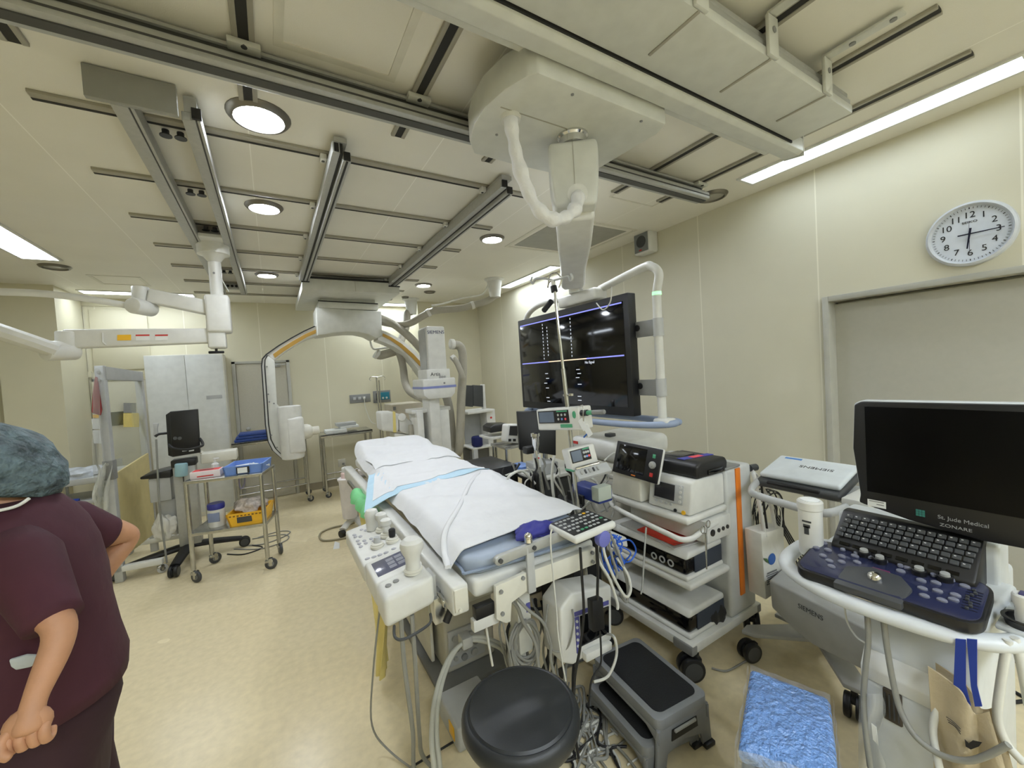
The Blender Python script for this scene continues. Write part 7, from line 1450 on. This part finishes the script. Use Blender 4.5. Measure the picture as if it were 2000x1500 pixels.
# far (right) arm, hand on the hip
rs = nd(-0.49, 1.535, 1.32, 0.056, nb); ru = nd(-0.45, 1.60, 1.27, 0.046, rs); re = nd(-0.405, 1.665, 1.228, 0.036, ru)
rf = nd(-0.455, 1.63, 1.165, 0.034, re); rw_ = nd(-0.48, 1.59, 1.11, 0.025, rf); rh = nd(-0.49, 1.56, 1.085, 0.028, rw_)
for s_ in (-1, 1):
    hp_ = nd(-0.515, 1.40 + 0.085 * s_, 0.82, 0.085, pel); kn_ = nd(-0.525, 1.40 + 0.09 * s_, 0.46, 0.055, hp_); an = nd(-0.50, 1.40 + 0.095 * s_, 0.09, 0.04, kn_); nd(-0.56, 1.40 + 0.10 * s_, 0.045, 0.035, an)
body = skinned(N, E_, 'body', skin, pe)
def chain(pts, r0, r1):
    ns = [(p[0], p[1], p[2], r0 + (r1 - r0) * i / (len(pts) - 1)) for i, p in enumerate(pts)]
    b2 = skinned(ns, [(i, i + 1) for i in range(len(ns) - 1)], '', skin, pe, 2); me = bpy.data.meshes.new('f'); b2.to_mesh(me); b2.free(); body.from_mesh(me); bpy.data.meshes.remove(me)
# fingers: knuckle, first bend, tip curled into the palm
for k, (dx, L_) in enumerate(((-0.030, 0.030), (-0.011, 0.034), (0.008, 0.033), (0.025, 0.027))):
    b0 = V((-0.434 + dx * 0.85, 1.098, 1.036))
    chain([b0 + V((0, 0.012, 0.016)), b0 + V((0, 0.001, 0.0)), b0 + V((0.001, 0.006, -0.020)), b0 + V((0.002, 0.022, -0.022)), b0 + V((0.002, 0.028, -0.006))], 0.0098, 0.0075)
chain([(-0.450, 1.112, 1.062), (-0.466, 1.100, 1.045), (-0.462, 1.088, 1.028), (-0.448, 1.083, 1.020)], 0.0105, 0.0078)
for k in range(4):
    b0 = V((-0.505 + 0.012 * k, 1.545, 1.08)); chain([b0, b0 + V((-0.01, -0.03, -0.015)), b0 + V((-0.02, -0.05, -0.04))], 0.0095, 0.007)
def add_ball(c, r, sc_):
    tmp = MB(); tmp.ball(c, r, sc_, n=14); me = bpy.data.meshes.new('f'); tmp.bm.to_mesh(me); tmp.bm.free(); body.from_mesh(me); bpy.data.meshes.remove(me)
add_ball((-0.436, 1.113, 1.055), 0.034, (1.0, 0.55, 0.95))
# face turned to the left: nose, brow, chin, lips, ears
add_ball((-0.672, 1.405, 1.485), 0.016, (1.2, 0.8, 1.3)); add_ball((-0.652, 1.405, 1.515), 0.03, (0.6, 1.6, 0.5)); add_ball((-0.645, 1.405, 1.425), 0.026, (0.8, 1.0, 0.8))
for s_ in (-1, 1): add_ball((-0.575, 1.405 + 0.08 * s_, 1.49), 0.026, (0.7, 0.35, 1.1))
to_mesh(body, 'body', skin, pe)
for s_ in (-1, 1): MB().ball((-0.655, 1.405 + 0.03 * s_, 1.502), 0.011, n=10).build('eye', M('eye_white_dark', (90, 80, 76), 0.2), pe, w=True)
# clothes
maroon = M('maroon_scrub_cloth', (66, 27, 40), 0.85, bump=0.35, bscale=16, var=0.12, scale=8)
maroon2 = M('dark_maroon_trouser_cloth', (50, 25, 33), 0.85, bump=0.3, bscale=14, var=0.12, scale=8)
def loft(rings, n=28, cap=True):
    mb = MB(); R_ = []
    for c, rx, ry, w_ in rings:
        c = V(c); X_, Y_ = (V(w_[0]).normalized(), V(w_[1]).normalized()) if w_ else (V((1, 0, 0)), V((0, 1, 0)))
        R_.append([mb.bm.verts.new(c + X_ * rx * math.cos(2 * PI * j / n) * (1 + 0.02 * math.sin(5 * 2 * PI * j / n + c.z * 30)) + Y_ * ry * math.sin(2 * PI * j / n)) for j in range(n)])
    for a, b_ in zip(R_, R_[1:]):
        for j in range(n): mb.bm.faces.new((a[j], a[(j + 1) % n], b_[(j + 1) % n], b_[j]))
    if cap: mb.bm.faces.new(R_[0][::-1]); mb.bm.faces.new(R_[-1])
    return mb
top = loft([((-0.51, 1.40, 0.955), 0.140, 0.175, None), ((-0.508, 1.40, 0.99), 0.140, 0.176, None), ((-0.505, 1.40, 1.06), 0.124, 0.166, None), ((-0.505, 1.40, 1.14), 0.117, 0.164, None), ((-0.508, 1.40, 1.22), 0.113, 0.168, None), ((-0.51, 1.40, 1.30), 0.105, 0.170, None), ((-0.515, 1.40, 1.35), 0.094, 0.158, None), ((-0.522, 1.40, 1.39), 0.082, 0.128, None), ((-0.53, 1.40, 1.42), 0.072, 0.092, None), ((-0.537, 1.40, 1.437), 0.064, 0.066, None), ((-0.537, 1.40, 1.43), 0.058, 0.060, None)])
sh_ = top.build('scrub_top', maroon, pe, w=True, sharp=0)
def sleeve(a, b_, r0, r1):
    a, b_ = V(a), V(b_); d = (b_ - a).normalized(); x = d.orthogonal().normalized(); y = d.cross(x); m = (a + b_) / 2
    return loft([(a, r0 * 0.8, r0 * 0.8, (x, y)), (a.lerp(b_, 0.25), r0, r0, (x, y)), (a.lerp(b_, 0.6), (r0 + r1) / 2, (r0 + r1) / 2, (x, y)), (a.lerp(b_, 0.93), r1, r1, (x, y)), (b_, r1 * 0.98, r1 * 0.98, (x, y))])
sleeve((-0.51, 1.31, 1.355), (-0.416, 1.188, 1.207), 0.064, 0.047).build('sleeve', maroon, sh_, w=True, sharp=0)
sleeve((-0.51, 1.50, 1.345), (-0.448, 1.60, 1.262), 0.064, 0.053).build('sleeve', maroon, sh_, w=True, sharp=0)
tr = loft([((-0.525, 1.40, 0.70), 0.098, 0.165, None), ((-0.52, 1.40, 0.80), 0.103, 0.168, None), ((-0.51, 1.40, 0.90), 0.122, 0.165, None), ((-0.51, 1.40, 1.0), 0.115, 0.16, None)])
for s_ in (-1, 1):
    l2 = loft([((-0.51, 1.40 + 0.09 * s_, 0.09), 0.085, 0.085, None), ((-0.515, 1.40 + 0.09 * s_, 0.3), 0.088, 0.085, None), ((-0.515, 1.40 + 0.088 * s_, 0.5), 0.096, 0.09, None), ((-0.528, 1.40 + 0.082 * s_, 0.72), 0.094, 0.092, None), ((-0.525, 1.40 + 0.08 * s_, 0.78), 0.096, 0.09, None)])
    me = bpy.data.meshes.new('l'); l2.bm.to_mesh(me); l2.bm.free(); tr.bm.from_mesh(me)
tr.build('trousers', maroon2, pe, w=True, sharp=0)
for s_ in (-1, 1): MB().ball((-0.545, 1.40 + 0.097 * s_, 0.045), 0.05, (2.1, 0.85, 0.85), n=16).build('shoe', white, pe, w=True)
cap = MB(); cap.ball((0, 0, 0), 1, n=40)
for v in cap.bm.verts:
    p = v.co.copy(); k = 1 + 0.025 * math.sin(9 * p.x + 4 * p.z) * math.sin(11 * p.y + 3) + 0.02 * math.sin(17 * p.z + 6 * p.x)
    bun = 0.36 * math.exp(-((p.x - 0.9) ** 2 + (p.z + 0.25) ** 2 + p.y ** 2) / 0.22)
    zz = max(p.z, -0.45 - 0.1 * p.x)
    v.co = V((-0.578 + 0.125 * p.x * k * (1 + bun * 0.25), 1.412 + 0.118 * p.y * k, 1.512 + 0.106 * zz * k - 0.035 * max(0, p.x) ** 2))
cap.build('surgical_cap', M('teal_cap_gauze', (84, 100, 106), 0.7, bump=1.0, bscale=34, var=0.6, scale=30, bdist=0.03), pe, w=True, sharp=0)
mk = MB(); mk.ball((-0.635, 1.405, 1.455), 0.055, (0.75, 1.15, 0.85), n=18)
mk.build('face_mask', M('mask_pink_white', (226, 190, 190), 0.7), pe, w=True, sharp=0)
MB().tube([(-0.60, 1.312, 1.434), (-0.55, 1.312, 1.428), (-0.515, 1.31, 1.428), (-0.495, 1.315, 1.432), (-0.482, 1.325, 1.442)], 0.0035).build('mask_string', white, pe, w=True)
MB().tube([(-0.53, 1.335, 1.42), (-0.50, 1.325, 1.40), (-0.48, 1.33, 1.385)], 0.004).build('neck_tie', maroon, pe, w=True)
MB().prism([P(16, 1290, 'y', 1.222), P(50, 1280, 'y', 1.222), P(84, 1281, 'y', 1.222), P(60, 1304, 'y', 1.222), P(30, 1310, 'y', 1.222), P(20, 1303, 'y', 1.222)], (0, 0.008, 0), 0.003).build('pocket_cloth', M('pale_grey_cloth', (176, 182, 182), 0.8, bump=0.4, bscale=40), pe, w=True)
# small stand half hidden behind the person
t = thing('side_stand', 'beige legged stand on casters half hidden behind the person', 'stand', (-1.4, 3.1, 0))
for x in (-1.30, -1.62):
    for y in (3.1, 3.4):
        MB().cyl((x, y, 0.08), (x, y, 0.78), 0.017, n=12).build('leg', M('beige_tube', (190, 178, 140), 0.4), t, w=True)
        caster(t, x, y, 0.035, 0.6, twin=False, tyre=dgrey, stem=0.0)
MB().bx((-1.65, 3.07, 0.78), (-1.27, 3.43, 0.80), 0.005).build('top', steel, t, w=True)
